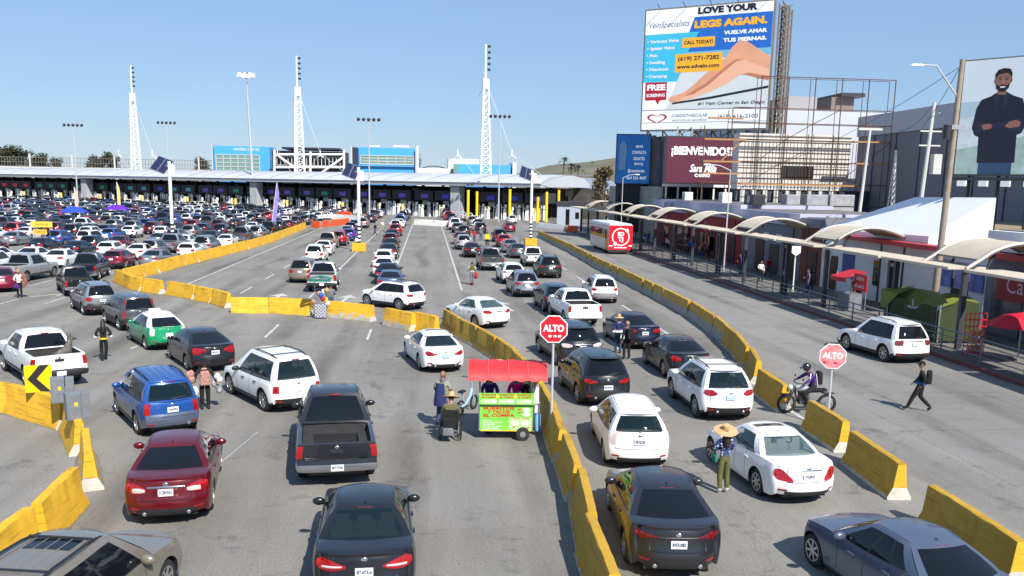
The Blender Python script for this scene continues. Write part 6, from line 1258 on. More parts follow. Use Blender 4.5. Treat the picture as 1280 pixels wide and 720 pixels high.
# small lattice tower and poles on the roofs
t = thing('antenna_tower', 'slim grey lattice antenna tower above the sloping white roof', 'antenna', (35.4, 66, 5)); c = MB(); tz = at_y(1122, 188, 66).z-5
for k in range(3): a = R(120*k); c.tube([(.35*math.cos(a), .35*math.sin(a), 0), (.05*math.cos(a), .05*math.sin(a), tz)], .05, 4)
for i in range(12):
    for k in range(3): r0, r1 = .35*(1-i/13), .35*(1-(i+1)/13); a, b_ = R(120*k), R(120*k+120); c.tube([(r0*math.cos(a), r0*math.sin(a), tz*i/12), (r1*math.cos(b_), r1*math.sin(b_), tz*(i+1)/12)], .03, 3)
c.build('lattice', GALV, t)
for px, y0, Y, l, arms in ((1088, 160, 78, 'pale utility post with a crossarm right of the scaffolding', 1), (1168, 128, 62, 'thin utility pole with insulators before the grey warehouse', 2)):
    p = at_y(px, y0, Y); t = thing('utility_pole', l, 'utility pole', (p.x-.4, Y, 4.5)); c = MB(); c.tube([(0, 0, 0), (.4, 0, p.z-4.5)], .17, 8, r2=.12); c.build('pole', CONCB, t); c = MB()
    if arms == 1: c.box((.4, 0, p.z-4.6), (2.2, .16, .2))
    else: [c.box((.35, 0, p.z-6.5-k), (1.6, .1, .1)) for k in range(2)]; c.box((.9, -.1, p.z-8.8), (.6, .5, 1.4)); c.tube([(.3, 0, p.z-5.5), (.3, -1.0, p.z-5.3)], .04, 4)
    c.build('crossarm', CONCB, t)
# sagging wires
wm = []
for k, (A, B, sag) in enumerate(((tp, at_y(1122, 188, 66), .8), (tp*.9+p*.1, Vector((30.5, 84, 9)), .8), (Vector((p.x, p.y, p.z)), Vector((35.4, 66, 12)), .5))):
    c = MB(); c.tube([A.lerp(B, i/10)-Vector((0, 0, sag*4*(i/10)*(1-i/10))) for i in range(11)], .018, 4); o = c.build('overhead_wire', DARKST); tag(o, ('sagging wire from the top of the leaning utility pole to the antenna tower', 'sagging wire from the leaning utility pole to the grey shop roof', 'wire from the thin utility pole to the antenna tower')[k], 'wire')
# bus
BUSY = 98.5; t = thing('red_bus', 'bus with a red rear panel stopped on the bus lane', 'bus', (21.5, BUSY, 0), R(0)); BW, BH, BL_ = 2.75, 3.25, 11.5
c = MB(); c.box((0, BL_/2, BH/2+.2), (BW, BL_, BH-.3)); c.build('body', srgb('bus_silver', (196, 198, 204), rough=.35, metal=.3), t, bevel=.12); c = MB(); c.box((0, BL_/2, BH+.08), (BW-.3, BL_-.4, .14)); c.build('roof', srgb('bus_roof', (206, 208, 214), rough=.5), t, bevel=.05)
c = MB(); [c.box((sg*(BW/2+.005), 2.0+k*1.75, 2.2), (.03, 1.6, 1.0)) for sg in (-1, 1) for k in range(6)]; c.build('side_window', GLASS, t); RB = srgb('bus_red', (206, 14, 34), rough=.4); c = MB(); c.box((0, -.012, 1.86), (BW-.08, .03, 2.75)); rp = c.build('rear_panel', RB, t)
c = MB(); c.box((-BW/2-.01, 1.0, 1.5), (.02, 1.7, 2.2)); c.build('side_graphic', srgb('bus_orange', (200, 130, 60), rough=.4, var=.4), t)
RM = Matrix.Translation((0, -.03, 1.95)) @ Matrix.Rotation(R(90), 4, 'X'); c = MB(); c.lathe([(.88, 0), (1.0, 0), (1.0, .012), (.88, .012), (.88, 0)], 40, 0, RM); c.lathe([(.001, .014), (.2, .014), (.2, 0)], 16, 0, RM @ Matrix.Translation((.68, .72, 0))); c.lathe([(.001, .014), (.2, .014), (.2, 0)], 16, 0, RM @ Matrix.Translation((-.62, -.78, 0))); c.build('ring_emblem', SIGNW, rp)
letters('lettering', 'SD', .62, SIGNW, rp, (0, -.05, 2.24), (R(90), 0, 0), bold=.03); letters('lettering', 'TJ', .62, SIGNW, rp, (0, -.05, 1.66), (R(90), 0, 0), bold=.03, width=.62); c = MB(); [c.box((sg*1.12, -.04, .95), (.4, .02, .12)) for sg in (-1, 1)]; c.box((0, -.04, .75), (1.4, .02, .12)); c.build('stripe', SIGNW, rp); c = MB(); c.box((0, .1, .35), (BW-.1, .3, .3)); c.build('bumper', BLACK_PL, t)
for x in (-BW/2+.2, BW/2-.2):
    for yy in (2.6, 8.8): c = MB(); c.lathe([(.001, .15), (.3, .15), (.48, .12), (.48, -.12), (.3, -.15), (.001, -.15)], 18, 0, Matrix.Translation((x, yy, .48)) @ Matrix.Rotation(R(90), 4, 'Y')); c.build('wheel', RUBBER, t, smooth=40)
# stall with green tarpaulin, umbrella, racks
t = thing('tarpaulin_stall', 'market stall under a green tarpaulin behind the stopped white suv', 'stall', (25.8, 43.4, .15)); GT = srgb('green_tarpaulin', (104, 114, 38), rough=.7, var=.15, scale=1.2); GTD = srgb('dark_green_tarpaulin', (52, 62, 30), rough=.8, var=.2, scale=1.2)
c = MB(); c.grid([[(-.8, -2.6, 1.85), (-.8, -1.4, 1.7), (-.8, 0, 1.5), (-.8, 1.4, 1.55), (-.8, 2.2, 1.8)], [(.1, -2.4, 2.05), (.1, -1.4, 2.4), (.1, .1, 2.0), (.1, 1.5, 2.3), (.1, 2.1, 2.25)], [(1.3, -2.3, 2.0), (1.3, -1.4, 2.2), (1.3, .2, 1.9), (1.3, 1.6, 2.1), (1.3, 2.0, 2.0)]]); c.build('tarpaulin', GT, t)
c = MB(); r1 = [(-.96+.1*math.sin(k*1.7), lerp(-2.0, 2.2, k/12), 1.62+.22*math.sin(k*.9)) for k in range(13)]; c.grid([[(x-.05*math.sin(k*2.3), y, .1) for k, (x, y, z) in enumerate(r1)], r1]); c.grid([[(x, -2.4, .1) for x in (-.96, .2, 1.2)], [(-.96, -2.4, 1.62), (.2, -2.4, 2.2), (1.2, -2.4, 2.0)]]); c.build('tarpaulin_wall', GTD, t, smooth=50); c = MB(); c.add([(-1.05, 1.2, 2.0), (-1.1, 2.9, 2.1), (-1.15, 2.7, 1.1), (-1.1, 2.2, 1.2), (.1, 1.6, 2.4)], [(0, 1, 4), (1, 2, 3, 0)]); c.build('flap', GT, t)
c = MB(); [c.tube([(x, y, 0), (x, y, 1.9)], .04, 6) for x in (-.85, 1.3) for y in (-2.5, 0, 2.5)]; c.build('pole', GALV, t)
t = thing('wire_rack', 'red wire rack of goods beside the green tarpaulin stall', 'rack', (24.9, 37.9, .15)); c = MB(); [c.box((-.5+.2*k, 0, .95), (.03, .03, 1.9)) for k in range(6)]; [c.box((0, 0, .15+.3*k), (1.0, .05, .04)) for k in range(7)]; c.build('grille', SIGNRED, t); c = MB(); [c.box((-.25+.25*(k % 3), -.1, .35+.35*(k//3)), (.2, .12, .26)) for k in range(9)]; c.build('goods', srgb('rack_goods', (198, 130, 100), var=.5, scale=3), t)
def parasol(x, y, z0, rr, h, col, label, name='parasol'):
    t = thing(name, label, 'umbrella', (x, y, z0)); c = MB(); c.tube([(0, 0, 0), (0, 0, h)], .035, 6); c.build('pole', GALV, t); c = MB(); n = 8; vs = [(0, 0, h)]
    for ring, (q, dz) in enumerate(((.5, -.18), (1, -.62))):
        for k in range(n): a = 2*math.pi*k/n; vs.append((rr*q*math.cos(a), rr*q*math.sin(a), h+dz*rr/1.5))
    fs = [(0, 1+k, 1+(k+1) % n) for k in range(n)]+[(1+k, 9+k, 9+(k+1) % n, 1+(k+1) % n) for k in range(n)]; c.add(vs, fs); c.build('canopy', col, t); return t
parasol(25.9, 36.2, .15, 1.5, 2.25, srgb('red_parasol', (190, 24, 52), rough=.7), 'red parasol at the right edge over the cafe terrace'); p = at(94, 281); parasol(p.x, p.y, 0, 2.2, 2.9, srgb('blue_parasol', (36, 70, 196), rough=.7), 'blue parasol over a vendor among the queueing cars'); p = at(147, 274); parasol(p.x, p.y, 0, 2.2, 2.7, srgb('purple_parasol', (92, 30, 190), rough=.7), 'purple parasol over a vendor in the distant queue')
t = thing('snack_stand', 'snack stand with a red awning and lettered red board', 'stall', (26.6, 53.6, .15)); c = MB(); c.box((0, 0, .5), (.9, 1.6, 1.0)); c.build('counter', srgb('counter_grey', (120, 122, 130), rough=.5, var=.3), t); c = MB(); [c.tube([(x, y, 0), (x, y, 2.3)], .03, 5) for x in (-.5, .5) for y in (-1, 1)]; c.build('frame', GALV, t); c = MB(); c.add([(-.9, -1.1, 2.0), (-.9, 1.1, 2.0), (.5, 1.1, 2.4), (.5, -1.1, 2.4), (-.9, -1.1, 1.75), (-.9, 1.1, 1.75)], [(0, 1, 2, 3), (4, 5, 1, 0)]); c.build('awning', SIGNRED, t); c = MB(); c.box((-.4, -2.0, 1.85), (.06, 1.6, 1.0)); b_ = c.build('sign_board', SIGNRED, t); letters('lettering', 'caldos', .38, SIGNW, b_, (-.45, -2.0, 2.1), (R(90), 0, R(-90))); letters('lettering', '& tacos', .38, SIGNW, b_, (-.45, -2.0, 1.65), (R(90), 0, R(-90)))
for y, l in ((57.5, 'white shield sign on a tall post before the white gabled shop'), (62.5, 'white shield sign beside the brown shopfront')):
    t = thing('shield_sign', l, 'sign', (26.6, y, .15)); c = MB(); c.tube([(0, 0, 0), (0, 0, 3.3)], .05, 6); c.build('post', WHITEP, t); c = MB(); c.prism([(-.33, .33), (-.33, -.16), (0, -.38), (.33, -.16), (.33, .33)], .05, 0, Matrix.Translation((0, -.06, 3.0)) @ Matrix.Rotation(R(90), 4, 'X')); c.build('sign_face', SIGNW, t)
# ---------------------------------------------------------------- hills and trees
def hill(name, x0, x1, Y, zfn, c0, c1):
    mb = MB(); n = 50; rows = []
    for j, (dy, k) in enumerate(((0, 0), (60, .35), (150, .7), (260, 1.), (420, .7), (700, 0))):
        rows.append([(lerp(x0, x1, i/n), Y+dy, max(-.5, zfn(i/n)*k+ (1.2*math.sin(i*1.3+j*2) if 0 < k else 0))) for i in range(n+1)])
    mb.grid(rows, flip=False); struct(mb.build(name, mat('hill_scrub', c0, .95, var2=c1, scale=.03), smooth=70))
hill('hill', 40, 900, 820, lambda f: 44*math.sin(math.pi*min(1, f*1.4)**.8)*(1 if f < .7 else 1), (.17, .15, .10), (.085, .09, .055))
hill('terrain', -900, 700, 1300, lambda f: 16+4*math.sin(f*9), (.13, .13, .10), (.07, .08, .05))
LEAF = [mat('leaf_dark', (.042, .05, .028), .7, var=.4, scale=.8), mat('leaf_mid', (.06, .068, .034), .7, var=.4, scale=.8), mat('leaf_ochre', (.19, .13, .05), .7, var=.4, scale=.8)]; BARK = mat('bark', (.12, .09, .07), .9, var=.3)
def tree(p, h, w_, seed, label, m_=None, n=900, group=None, trunk=.35):
    rg = random.Random(seed); t = thing('tree', label, 'tree', p, 0, group); c = MB(); th = h*trunk; c.tube([(0, 0, 0), (.1, 0, th*.6), (.2, .1, th*1.3)], [.06*h**.8, .05*h**.8, .03*h**.8], 7)
    lobes = []
    for k in range(11): a = rg.uniform(0, 6.28); r_ = rg.uniform(.1, .75)*w_/2; z = th+(h-th)*rg.uniform(.15, .9); lobes.append(Vector((r_*math.cos(a)*(1-.4*(z-th)/(h-th)), r_*math.sin(a), z)))
    for l in lobes[:6]: c.tube([(.1, 0, th*.7), tuple(l*.6+Vector((0, 0, th*.35))), tuple(l)], [.022*h**.8, .015*h**.8, .006*h**.8], 5)
    c.build('trunk', BARK, t, smooth=50); c = MB(); s_ = max(.16, w_*.05)
    for i in range(n):
        l = lobes[i % len(lobes)]; d = Vector((rg.gauss(0, 1), rg.gauss(0, 1), rg.gauss(0, .8))); d = d.normalized()*(rg.random()**.45)*w_*.22; q = l+d
        u = Vector((rg.uniform(-1, 1), rg.uniform(-1, 1), rg.uniform(-.6, .6))).normalized()*s_*rg.uniform(.6, 1.5); v_ = Vector((rg.uniform(-1, 1), rg.uniform(-1, 1), rg.uniform(-1, 1))).normalized()*s_*rg.uniform(.5, 1.2)
        c.add([q-u, q-v_*.6, q+u, q+v_], [(0, 1, 2, 3)], i % 2)
    c.build('crown', m_ or [LEAF[0], LEAF[1]], t)
def pxtree(px, y0, Y, w_px, seed, label, m_=None, n=700, group=None): p = at_y(px, y0, Y); tree((p.x, Y, 0), p.z, w_px*Y/F_PX, seed, label, m_, n, group)
for k, (px, y0, w_) in enumerate(((-4, 186, 30), (14, 182, 34), (32, 188, 26), (48, 191, 30), (70, 197, 20), (118, 195, 26), (140, 191, 26), (133, 196, 22), (246, 196, 20), (254, 194, 20))): pxtree(px, y0, 395+k*4, w_, 20+k, 'dark tree behind the footbridge, %s from the left edge' % (['first']+ORD[1:])[k], None, 1500, 'dark trees behind the footbridge')
pxtree(365, 181, 352, 18, 41, 'dark tree behind the middle lattice mast', None, 900); pxtree(524, 182, 318, 9, 42, 'dark slender tree at the right end of the bright blue building', None, 400)
pxtree(757, 206, 175, 38, 43, 'ochre leafed tree left of the tall blue screen', [LEAF[2], LEAF[1]], 1300); pxtree(735, 226, 230, 40, 44, 'bushy green tree under the ochre tree', None, 900); pxtree(690, 226, 260, 26, 45, 'green tree behind the right end of the canopy', None, 500); pxtree(663, 208, 280, 12, 46, 'dark conifer behind the right solar panel', None, 300); pxtree(716, 229, 250, 24, 49, 'green tree below the palms', None, 500)
for k, (px, y0) in enumerate(((704, 196), (713, 203), (722, 206))):
    p = at_y(px, y0, 250); t = thing('palm_tree', 'palm tree before the brown hill, %s' % ('tallest at left', 'middle one', 'lowest at right')[k], 'palm tree', (p.x, 250, 0), 0, 'palms before the hill'); c = MB(); c.tube([(0, 0, 0), (.3, 0, p.z-1)], .28, 6, r2=.2); c.build('trunk', BARK, t); c = MB(); rg = random.Random(k)
    for i in range(26):
        a = rg.uniform(0, 6.28); e = rg.uniform(-.3, 1.1); d = Vector((math.cos(a)*math.cos(e), math.sin(a)*math.cos(e), math.sin(e))); q = Vector((.3, 0, p.z-1.2)); sd = d.cross(Vector((0, 0, 1))).normalized()*.22; c.add([q, q+d*1.3+sd, q+d*2.4-Vector((0, 0, .9)), q+d*1.3-sd], [(0, 1, 2, 3)])
    c.build('crown', LEAF[1], t)
rg = random.Random(11)
for k in range(14):
    X = rg.uniform(150, 620); pz = 44*math.sin(math.pi*min(1, (X-40)/860*1.4)**.8)*.8
    tree((X, 1040+rg.uniform(-60, 30), pz-2), rg.uniform(6, 11), rg.uniform(7, 14), 80+k, 'small dark bush on the brown hill', None, 120, 'bushes scattered on the hill')
# ---------------------------------------------------------------- people
SKIN = {'tan': mat('skin_tan', (.36, .19, .12), .6), 'brown': mat('skin_brown', (.24, .12, .075), .6), 'light': mat('skin_light', (.5, .3, .22), .6)}
CL = {}
def cloth(name, c, **k):
    if name not in CL: CL[name] = mat('cloth_'+name, lin(c), .9, var=k.pop('var', .3), scale=k.pop('scale', 7), bump=.9, **k)
    return CL[name]
for n_, c in (('black', (22, 22, 26)), ('white', (225, 224, 220)), ('navy', (34, 44, 92)), ('olive', (92, 94, 52)), ('olive_drab', (100, 98, 66)), ('purple', (72, 40, 110)), ('jeans', (58, 74, 108)), ('grey', (110, 112, 118)), ('red', (180, 30, 40)), ('blue', (40, 90, 170)), ('brown', (96, 66, 48)), ('khaki', (170, 150, 112)), ('pink', (228, 36, 140)), ('yellow', (240, 196, 20)), ('teal', (20, 110, 96)), ('orange', (226, 110, 40))): cloth(n_, c)
cloth('camo', (186, 180, 162), var2=lin((70, 68, 58)), scale=14); cloth('floral', (206, 166, 150), var2=lin((120, 44, 50)), scale=20); cloth('dots', (200, 204, 216), var2=lin((40, 52, 104)), scale=22)
HAIRM = mat('hair_dark', (.018, .013, .011), .6); STRAW = mat('straw', (.52, .34, .16), .85, var=.2, scale=10); SHOE = cloth('shoe', (36, 36, 40)); SHOEW = cloth('shoe_white', (220, 220, 222))
def dotmat():
    M = bpy.data.materials.new('cloth_polka'); M.use_nodes = True; nt = M.node_tree; b = nt.nodes['Principled BSDF']; b.inputs['Roughness'].default_value = .9; tc = nt.nodes.new('ShaderNodeTexCoord'); v = nt.nodes.new('ShaderNodeTexVoronoi'); v.inputs['Scale'].default_value = 13; v.inputs['Randomness'].default_value = .5; r = nt.nodes.new('ShaderNodeValToRGB'); r.color_ramp.interpolation = 'CONSTANT'; r.color_ramp.elements[1].position = .30
    r.color_ramp.elements[0].color = (.7, .7, .74, 1); r.color_ramp.elements[1].color = (.03, .05, .16, 1); nt.links.new(tc.outputs['Object'], v.inputs['Vector']); nt.links.new(v.outputs['Distance'], r.inputs[0]); nt.links.new(r.outputs[0], b.inputs['Base Color']); return M
CL['polka'] = dotmat()
BASE = dict(pelvis=(0, 0, .93), spine=(0, 0, 1.12), chest=(0, 0, 1.31), neck=(0, .01, 1.455), head=(0, .03, 1.6), lsh=(-.175, 0, 1.39), lel=(-.235, -.03, 1.13), lwr=(-.24, .05, .90), lha=(-.235, .08, .82), rsh=(.175, 0, 1.39), rel=(.235, -.03, 1.13), rwr=(.24, .05, .90), rha=(.235, .08, .82),
  lhip=(-.09, 0, .87), lkn=(-.1, .02, .49), lan=(-.1, -.03, .09), lto=(-.11, .12, .035), rhip=(.09, 0, .87), rkn=(.1, .02, .49), ran=(.1, -.03, .09), rto=(.11, .12, .035))
RAD = dict(pelvis=.145, spine=.138, chest=.158, neck=.06, lsh=.082, lel=.060, lwr=.042, lha=.036, rsh=.082, rel=.060, rwr=.042, rha=.036, lhip=.108, lkn=.080, lan=.058, lto=.045, rhip=.108, rkn=.080, ran=.058, rto=.045)
EDG = [('pelvis', 'spine'), ('spine', 'chest'), ('chest', 'neck'), ('chest', 'lsh'), ('lsh', 'lel'), ('lel', 'lwr'), ('lwr', 'lha'), ('chest', 'rsh'), ('rsh', 'rel'), ('rel', 'rwr'), ('rwr', 'rha'), ('pelvis', 'lhip'), ('lhip', 'lkn'), ('lkn', 'lan'), ('lan', 'lto'), ('pelvis', 'rhip'), ('rhip', 'rkn'), ('rkn', 'ran'), ('ran', 'rto')]
def body_mesh(pose, slim=1., sleeves='long', shorts=False):
    J = dict(BASE); J.update(pose); J = {k: Vector(v) for k, v in J.items()}
    names = [k for k in RAD]; names.remove('pelvis'); names = ['pelvis']+names; me = bpy.data.meshes.new('sk'); me.from_pydata([J[k] for k in names], [(names.index(a), names.index(b)) for a, b in EDG], [])
    o = bpy.data.objects.new('sk', me); COL.objects.link(o); md = o.modifiers.new('s', 'SKIN'); md.branch_smoothing = .6
    for i, k in enumerate(names):
        v = me.skin_vertices[0].data[i]; r = RAD[k]*(slim if k in ('pelvis', 'spine', 'chest', 'lhip', 'rhip') else 1); v.radius = (r, r*(.78 if k in ('chest', 'spine') else 1)); v.use_root = (i == 0)
    sb = o.modifiers.new('b', 'SUBSURF'); sb.levels = 1; sb.render_levels = 1
    dg = bpy.context.evaluated_depsgraph_get(); ev = bpy.data.meshes.new_from_object(o.evaluated_get(dg)); bpy.data.objects.remove(o)
    mb = MB(); mb.v = [tuple(v.co) for v in ev.vertices]
    def seg(p, a, b): d = b-a; t = max(0, min(1, (p-a).dot(d)/max(1e-9, d.dot(d)))); return (p-a-d*t).length, t
    for f in ev.polygons:
        c = f.center; best = min(EDG, key=lambda e: seg(c, J[e[0]], J[e[1]])[0]/(RAD[e[0]]+RAD[e[1]])); t = seg(c, J[best[0]], J[best[1]])[1]; a, b = best
        if b in ('lto', 'rto') or (b in ('lan', 'ran') and t > .88): mi = 3
        elif b in ('lha', 'rha'): mi = 0
        elif b in ('lwr', 'rwr'): mi = 1 if sleeves == 'long' else 0
        elif b in ('lel', 'rel'): mi = 1 if (sleeves != 'none' and (sleeves == 'long' or t < .75)) else 0
        elif b == 'neck': mi = 0 if t > .62 else 1
        elif a == 'pelvis' and b == 'spine': mi = 2 if t < .28 else 1
        elif b in ('lhip', 'rhip', 'lkn', 'rkn'): mi = 2
        elif b in ('lan', 'ran'): mi = 0 if shorts else 2
        else: mi = 1
        mb.f.append(tuple(f.vertices)); mb.mi.append(mi)
    H = J['head']; nk = (H-J['neck']).normalized()
    fwd = Vector(pose.get('face', (0, 1, 0))).normalized(); rt = fwd.cross(nk).normalized(); fw = nk.cross(rt).normalized(); M = Matrix((rt, fw, nk)).transposed().to_4x4(); M.translation = H
    mb.tube([J['neck'], H-nk*.02], .052, 8, 0); mb.ell((0, 0, 0), (.076, .094, .112), 14, 10, 0, M); mb.ell((0, .06, -.05), (.055, .05, .06), 10, 6, 0, M); mb.tube([(0, .085, .02), (0, .112, -.02), (0, .092, -.028)], [.008, .016, .012], 6, 0, M)
    for s in (-1, 1): mb.ell((s*.078, -.005, -.005), (.014, .026, .034), 8, 5, 0, M); mb.ell((s*.03, .085, .015), (.013, .01, .008), 6, 4, 4, M)
    mb.box((0, .098, -.052), (.045, .012, .008), 4, M)
    for s, w_, h_ in (('l', 'lwr', 'lha'), ('r', 'rwr', 'rha')):
        d = (J[h_]-J[w_]).normalized(); sd = Vector((0, 0, 1)).cross(d); sd = sd.normalized() if sd.length > .1 else Vector((0, 1, 0)); up = d.cross(sd)
        for k, L_ in enumerate((.065, .078, .072, .055)):
            a = J[h_]+sd*(.012*(k-1.5)*1.6)+d*.015; mb.tube([a, a+d*L_*.55-up*.004, a+d*L_*.95-up*.02], [.0095, .0085, .007], 5, 0)
        a = J[h_]-sd*.028; mb.tube([a, a-sd*.022+d*.022, a-sd*.024+d*.05], [.011, .010, .008], 5, 0)
    me2 = mb
    return me2, M, J
EYEM = mat('eye_dark', (.02, .015, .015), .4)
def person(label, loc, heading, pose={}, top='black', bottom='jeans', skin='tan', shoe=None, hair='short', hat=None, scale=1., sleeves='long', slim=1., extras=None, group=None):
    t = thing('person', label, 'person', loc, R(heading), group); mb, M, J = body_mesh(pose, slim, sleeves)
    t.scale = (scale,)*3
    mb.build('body', [SKIN[skin], CL[top], CL[bottom], shoe or SHOE, EYEM], t, smooth=60)
    if hair == 'short': c = MB(); c.ell((0, -.012, .022), (.083, .097, .105), 12, 8, 0, M); c.build('hair', HAIRM, t, smooth=60)
    elif hair == 'long': c = MB(); c.ell((0, -.02, .015), (.09, .1, .115), 12, 8, 0, M); c.tube([(0, -.045, .02), (0, -.085, -.12), (0, -.10, -.27), (0, -.1, -.40)], [.085, .105, .10, .05], 10, 0, M); c.build('hair', HAIRM, t, smooth=60)
    if hat: hm, rad, hh = hat; tilt = 22 if rad > .3 else 8; c = MB(); c.lathe([(rad, .03), (rad*.98, .045), (rad*.6, .055), (.1, .07), (.092, .07+hh), (.06, .085+hh), (.001, .08+hh)], 18, 0, M @ Matrix.Rotation(R(tilt), 4, 'X')); c.lathe([(.001, .04), (rad*.6, .045), (rad, .03)], 18, 0, M @ Matrix.Rotation(R(tilt), 4, 'X')); c.build('hat', hm, t, smooth=50)
    if extras: extras(t, M, J)
    return t
WALK = dict(lkn=(-.1, .16, .51), lan=(-.1, .22, .11), lto=(-.1, .36, .06), rkn=(.1, .0, .49), ran=(.1, -.30, .14), rto=(.11, -.19, .04), lel=(-.24, -.12, 1.14), lwr=(-.22, -.02, .93), lha=(-.2, .04, .86), rel=(.24, .06, 1.13), rwr=(.2, .2, .95), rha=(.18, .26, .9))
CARRY = dict(lel=(-.26, .05, 1.14), lwr=(-.16, .27, 1.10), lha=(-.1, .32, 1.1), rel=(.26, .05, 1.14), rwr=(.16, .27, 1.10), rha=(.1, .32, 1.1))
STAND2 = dict(lkn=(-.12, .03, .49), lan=(-.14, -.02, .09), lto=(-.17, .12, .035), rkn=(.1, .0, .49), ran=(.1, -.05, .09), rto=(.13, .09, .035), rel=(.27, .02, 1.15), rwr=(.17, .2, 1.07), rha=(.12, .26, 1.07))
def bag(t, nm, c, d, m_, bev=.05):
    q = MB()
    if nm.endswith(('bundle', 'carrier_bag', 'purple_bag', 'red_bag')):
        rg_ = random.Random(int(c[0]*97+c[2]*31)); n = 6 if nm.endswith('bundle') else 1
        for k in range(n): f = .62 if n > 1 else 1; q.ell((c[0]+rg_.uniform(-.25, .25)*d[0]*(n > 1), c[1]+rg_.uniform(-.2, .2)*d[1], c[2]+rg_.uniform(-.3, .3)*d[2]*(n > 1)), (d[0]*.5*f, d[1]*.5*f, d[2]*.52*f), 10, 7)
        return q.build(nm, m_, t, smooth=60)
    q.box(c, d, taper=.88); return q.build(nm, m_, t, bevel=bev)
# woman with the straw hat
p = at(903, 616)
def ex(t, M, J): bag(t, 'tray', (.0, .36, 1.1), (.5, .3, .06), cloth('brown', (96, 66, 48)), .01); bag(t, 'belt_bag', (-.22, .1, .9), (.1, .2, .2), CL['teal'])
person('woman in a wide straw hat, polka dot shirt and olive trousers beside the white sedan', p, 12, dict(CARRY, face=(.2, 1, -.2)), 'polka', 'olive', hair='long', hat=(STRAW, .31, .12), shoe=SHOEW, scale=.98, extras=ex, slim=.92)
# man walking right
p = at(1148, 514)
def ex(t, M, J): bag(t, 'backpack', (0, -.22, 1.2), (.32, .2, .46), CL['black'], .07); q = MB(); q.tube([(0, 0, .93), (0, 0, 1.02)], .175, 12); q.build('shirt_hem', CL['blue'], t, smooth=50); q = MB(); q.ell((0, -.01, .03), (.088, .104, .1), 12, 8, 0, M); q.box((0, .12, .035), (.14, .1, .015), 0, M); q.build('cap', CL['black'], t, smooth=50)
person('man in black with a backpack and cap walking across the bus lane', p, 58, dict(WALK, lkn=(-.1, .2, .52), lan=(-.1, .36, .12), lto=(-.1, .5, .08), ran=(.1, -.36, .15), rto=(.11, -.26, .04)), 'black', 'black', extras=ex, scale=1.03, slim=1.22)
# girl in black walking
p = at(131, 451)
def ex(t, M, J): q = MB(); q.tube([(0, 0, .93), (0, 0, .99)], .165, 12); q.build('belt_bag', CL['yellow'], t, smooth=50); [bag(t, 'sleeve', ((s*.3), .12, 1.05), (.13, .22, .12), CL['white']) for s in (-1, 1)]
person('long haired woman in black with a yellow waist bag walking between the cars', p, 25, dict(lel=(-.3, -.06, 1.15), lwr=(-.24, .2, 1.06), lha=(-.18, .26, 1.06), rel=(.3, -.06, 1.15), rwr=(.24, .2, 1.06), rha=(.18, .26, 1.06), lkn=(-.09, .1, .5), lan=(-.08, -.1, .12), lto=(-.08, .03, .04), rkn=(.09, .05, .5), ran=(.06, .16, .09), rto=(.06, .3, .04)), 'black', 'black', hair='long', extras=ex, slim=.88, scale=.98)
# bag seller
p = at(257, 511)
def ex(t, M, J):
    bag(t, 'shoulder_bag', (0, .2, 1.12), (.34, .14, .5), CL['floral']); [bag(t, n_, c, d, m_) for n_, c, d, m_ in (('toy_bundle', (-.45, .15, 1.1), (.3, .26, .35), CL['white']), ('toy_bundle', (-.42, .1, .78), (.36, .26, .4), cloth('toys', (200, 200, 190), var2=lin((60, 70, 100)), scale=9)), ('bag_bundle', (.45, .1, 1.15), (.34, .26, .42), CL['floral']), ('bag_bundle', (.55, .05, .95), (.26, .22, .35), cloth('maroonbag', (120, 30, 44))), ('carrier_bag', (.36, .2, .68), (.3, .2, .36), CL['white']))]
person('woman vendor in a black hat hung with bags and toys beside the blue suv', p, 200, dict(lel=(-.3, .05, 1.16), lwr=(-.36, .16, 1.0), lha=(-.4, .2, .95), rel=(.3, .05, 1.16), rwr=(.36, .16, 1.0), rha=(.4, .2, .95)), 'black', 'black', hair='long', hat=(CL['black'], .21, .1), extras=ex, scale=.96)
# vendor by the dark blue sedan
p = at(781, 446)
def ex(t, M, J): bag(t, 'tray', (0, .36, 1.05), (.5, .3, .05), CL['white'], .01); bag(t, 'towel', (-.2, .3, .9), (.2, .1, .4), CL['white'])
person('vendor in a straw hat and navy top beside the dark blue sedan', at(772, 441), 165, dict(CARRY), 'navy', 'jeans', hat=(STRAW, .22, .12), extras=ex)
def ex(t, M, J): bag(t, 'backpack', (0, -.22, 1.2), (.34, .22, .5), CL['black'], .07); q = MB(); q.ell((0, -.01, .03), (.092, .108, .105), 12, 8, 0, M); q.build('headscarf', CL['floral'], t, smooth=50)
person('person with a flowered headscarf and black backpack behind the dark grey crossover', at(783, 449), 20, STAND2, 'black', 'black', extras=ex, scale=.98)
# scooter rider seen from behind
p = at(590, 356)
def ex(t, M, J): bag(t, 'vest', (0, -.0, 1.28), (.38, .3, .36), cloth('vest', (96, 96, 30)), .06); q = MB(); q.box((0, .0, .14), (.18, .9, .05)); q.tube([(0, .45, .14), (0, .5, 1.0)], .03, 6); q.tube([(-.25, .5, 1.0), (.25, .5, 1.0)], .02, 6); q.tube([(.0, -.42, .16), (0, -.42, .17)], .1, 8); q.build('scooter', CL['red'], t); bag(t, 'red_bag', (.3, .1, .7), (.3, .4, .5), CL['red'])
person('person in a yellow green vest riding a red scooter away between the lanes', p, 5, dict(lel=(-.3, .12, 1.18), lwr=(-.28, .4, 1.05), lha=(-.25, .47, 1.02), rel=(.3, .12, 1.18), rwr=(.28, .4, 1.05), rha=(.25, .47, 1.02)), 'white', 'grey', extras=ex)
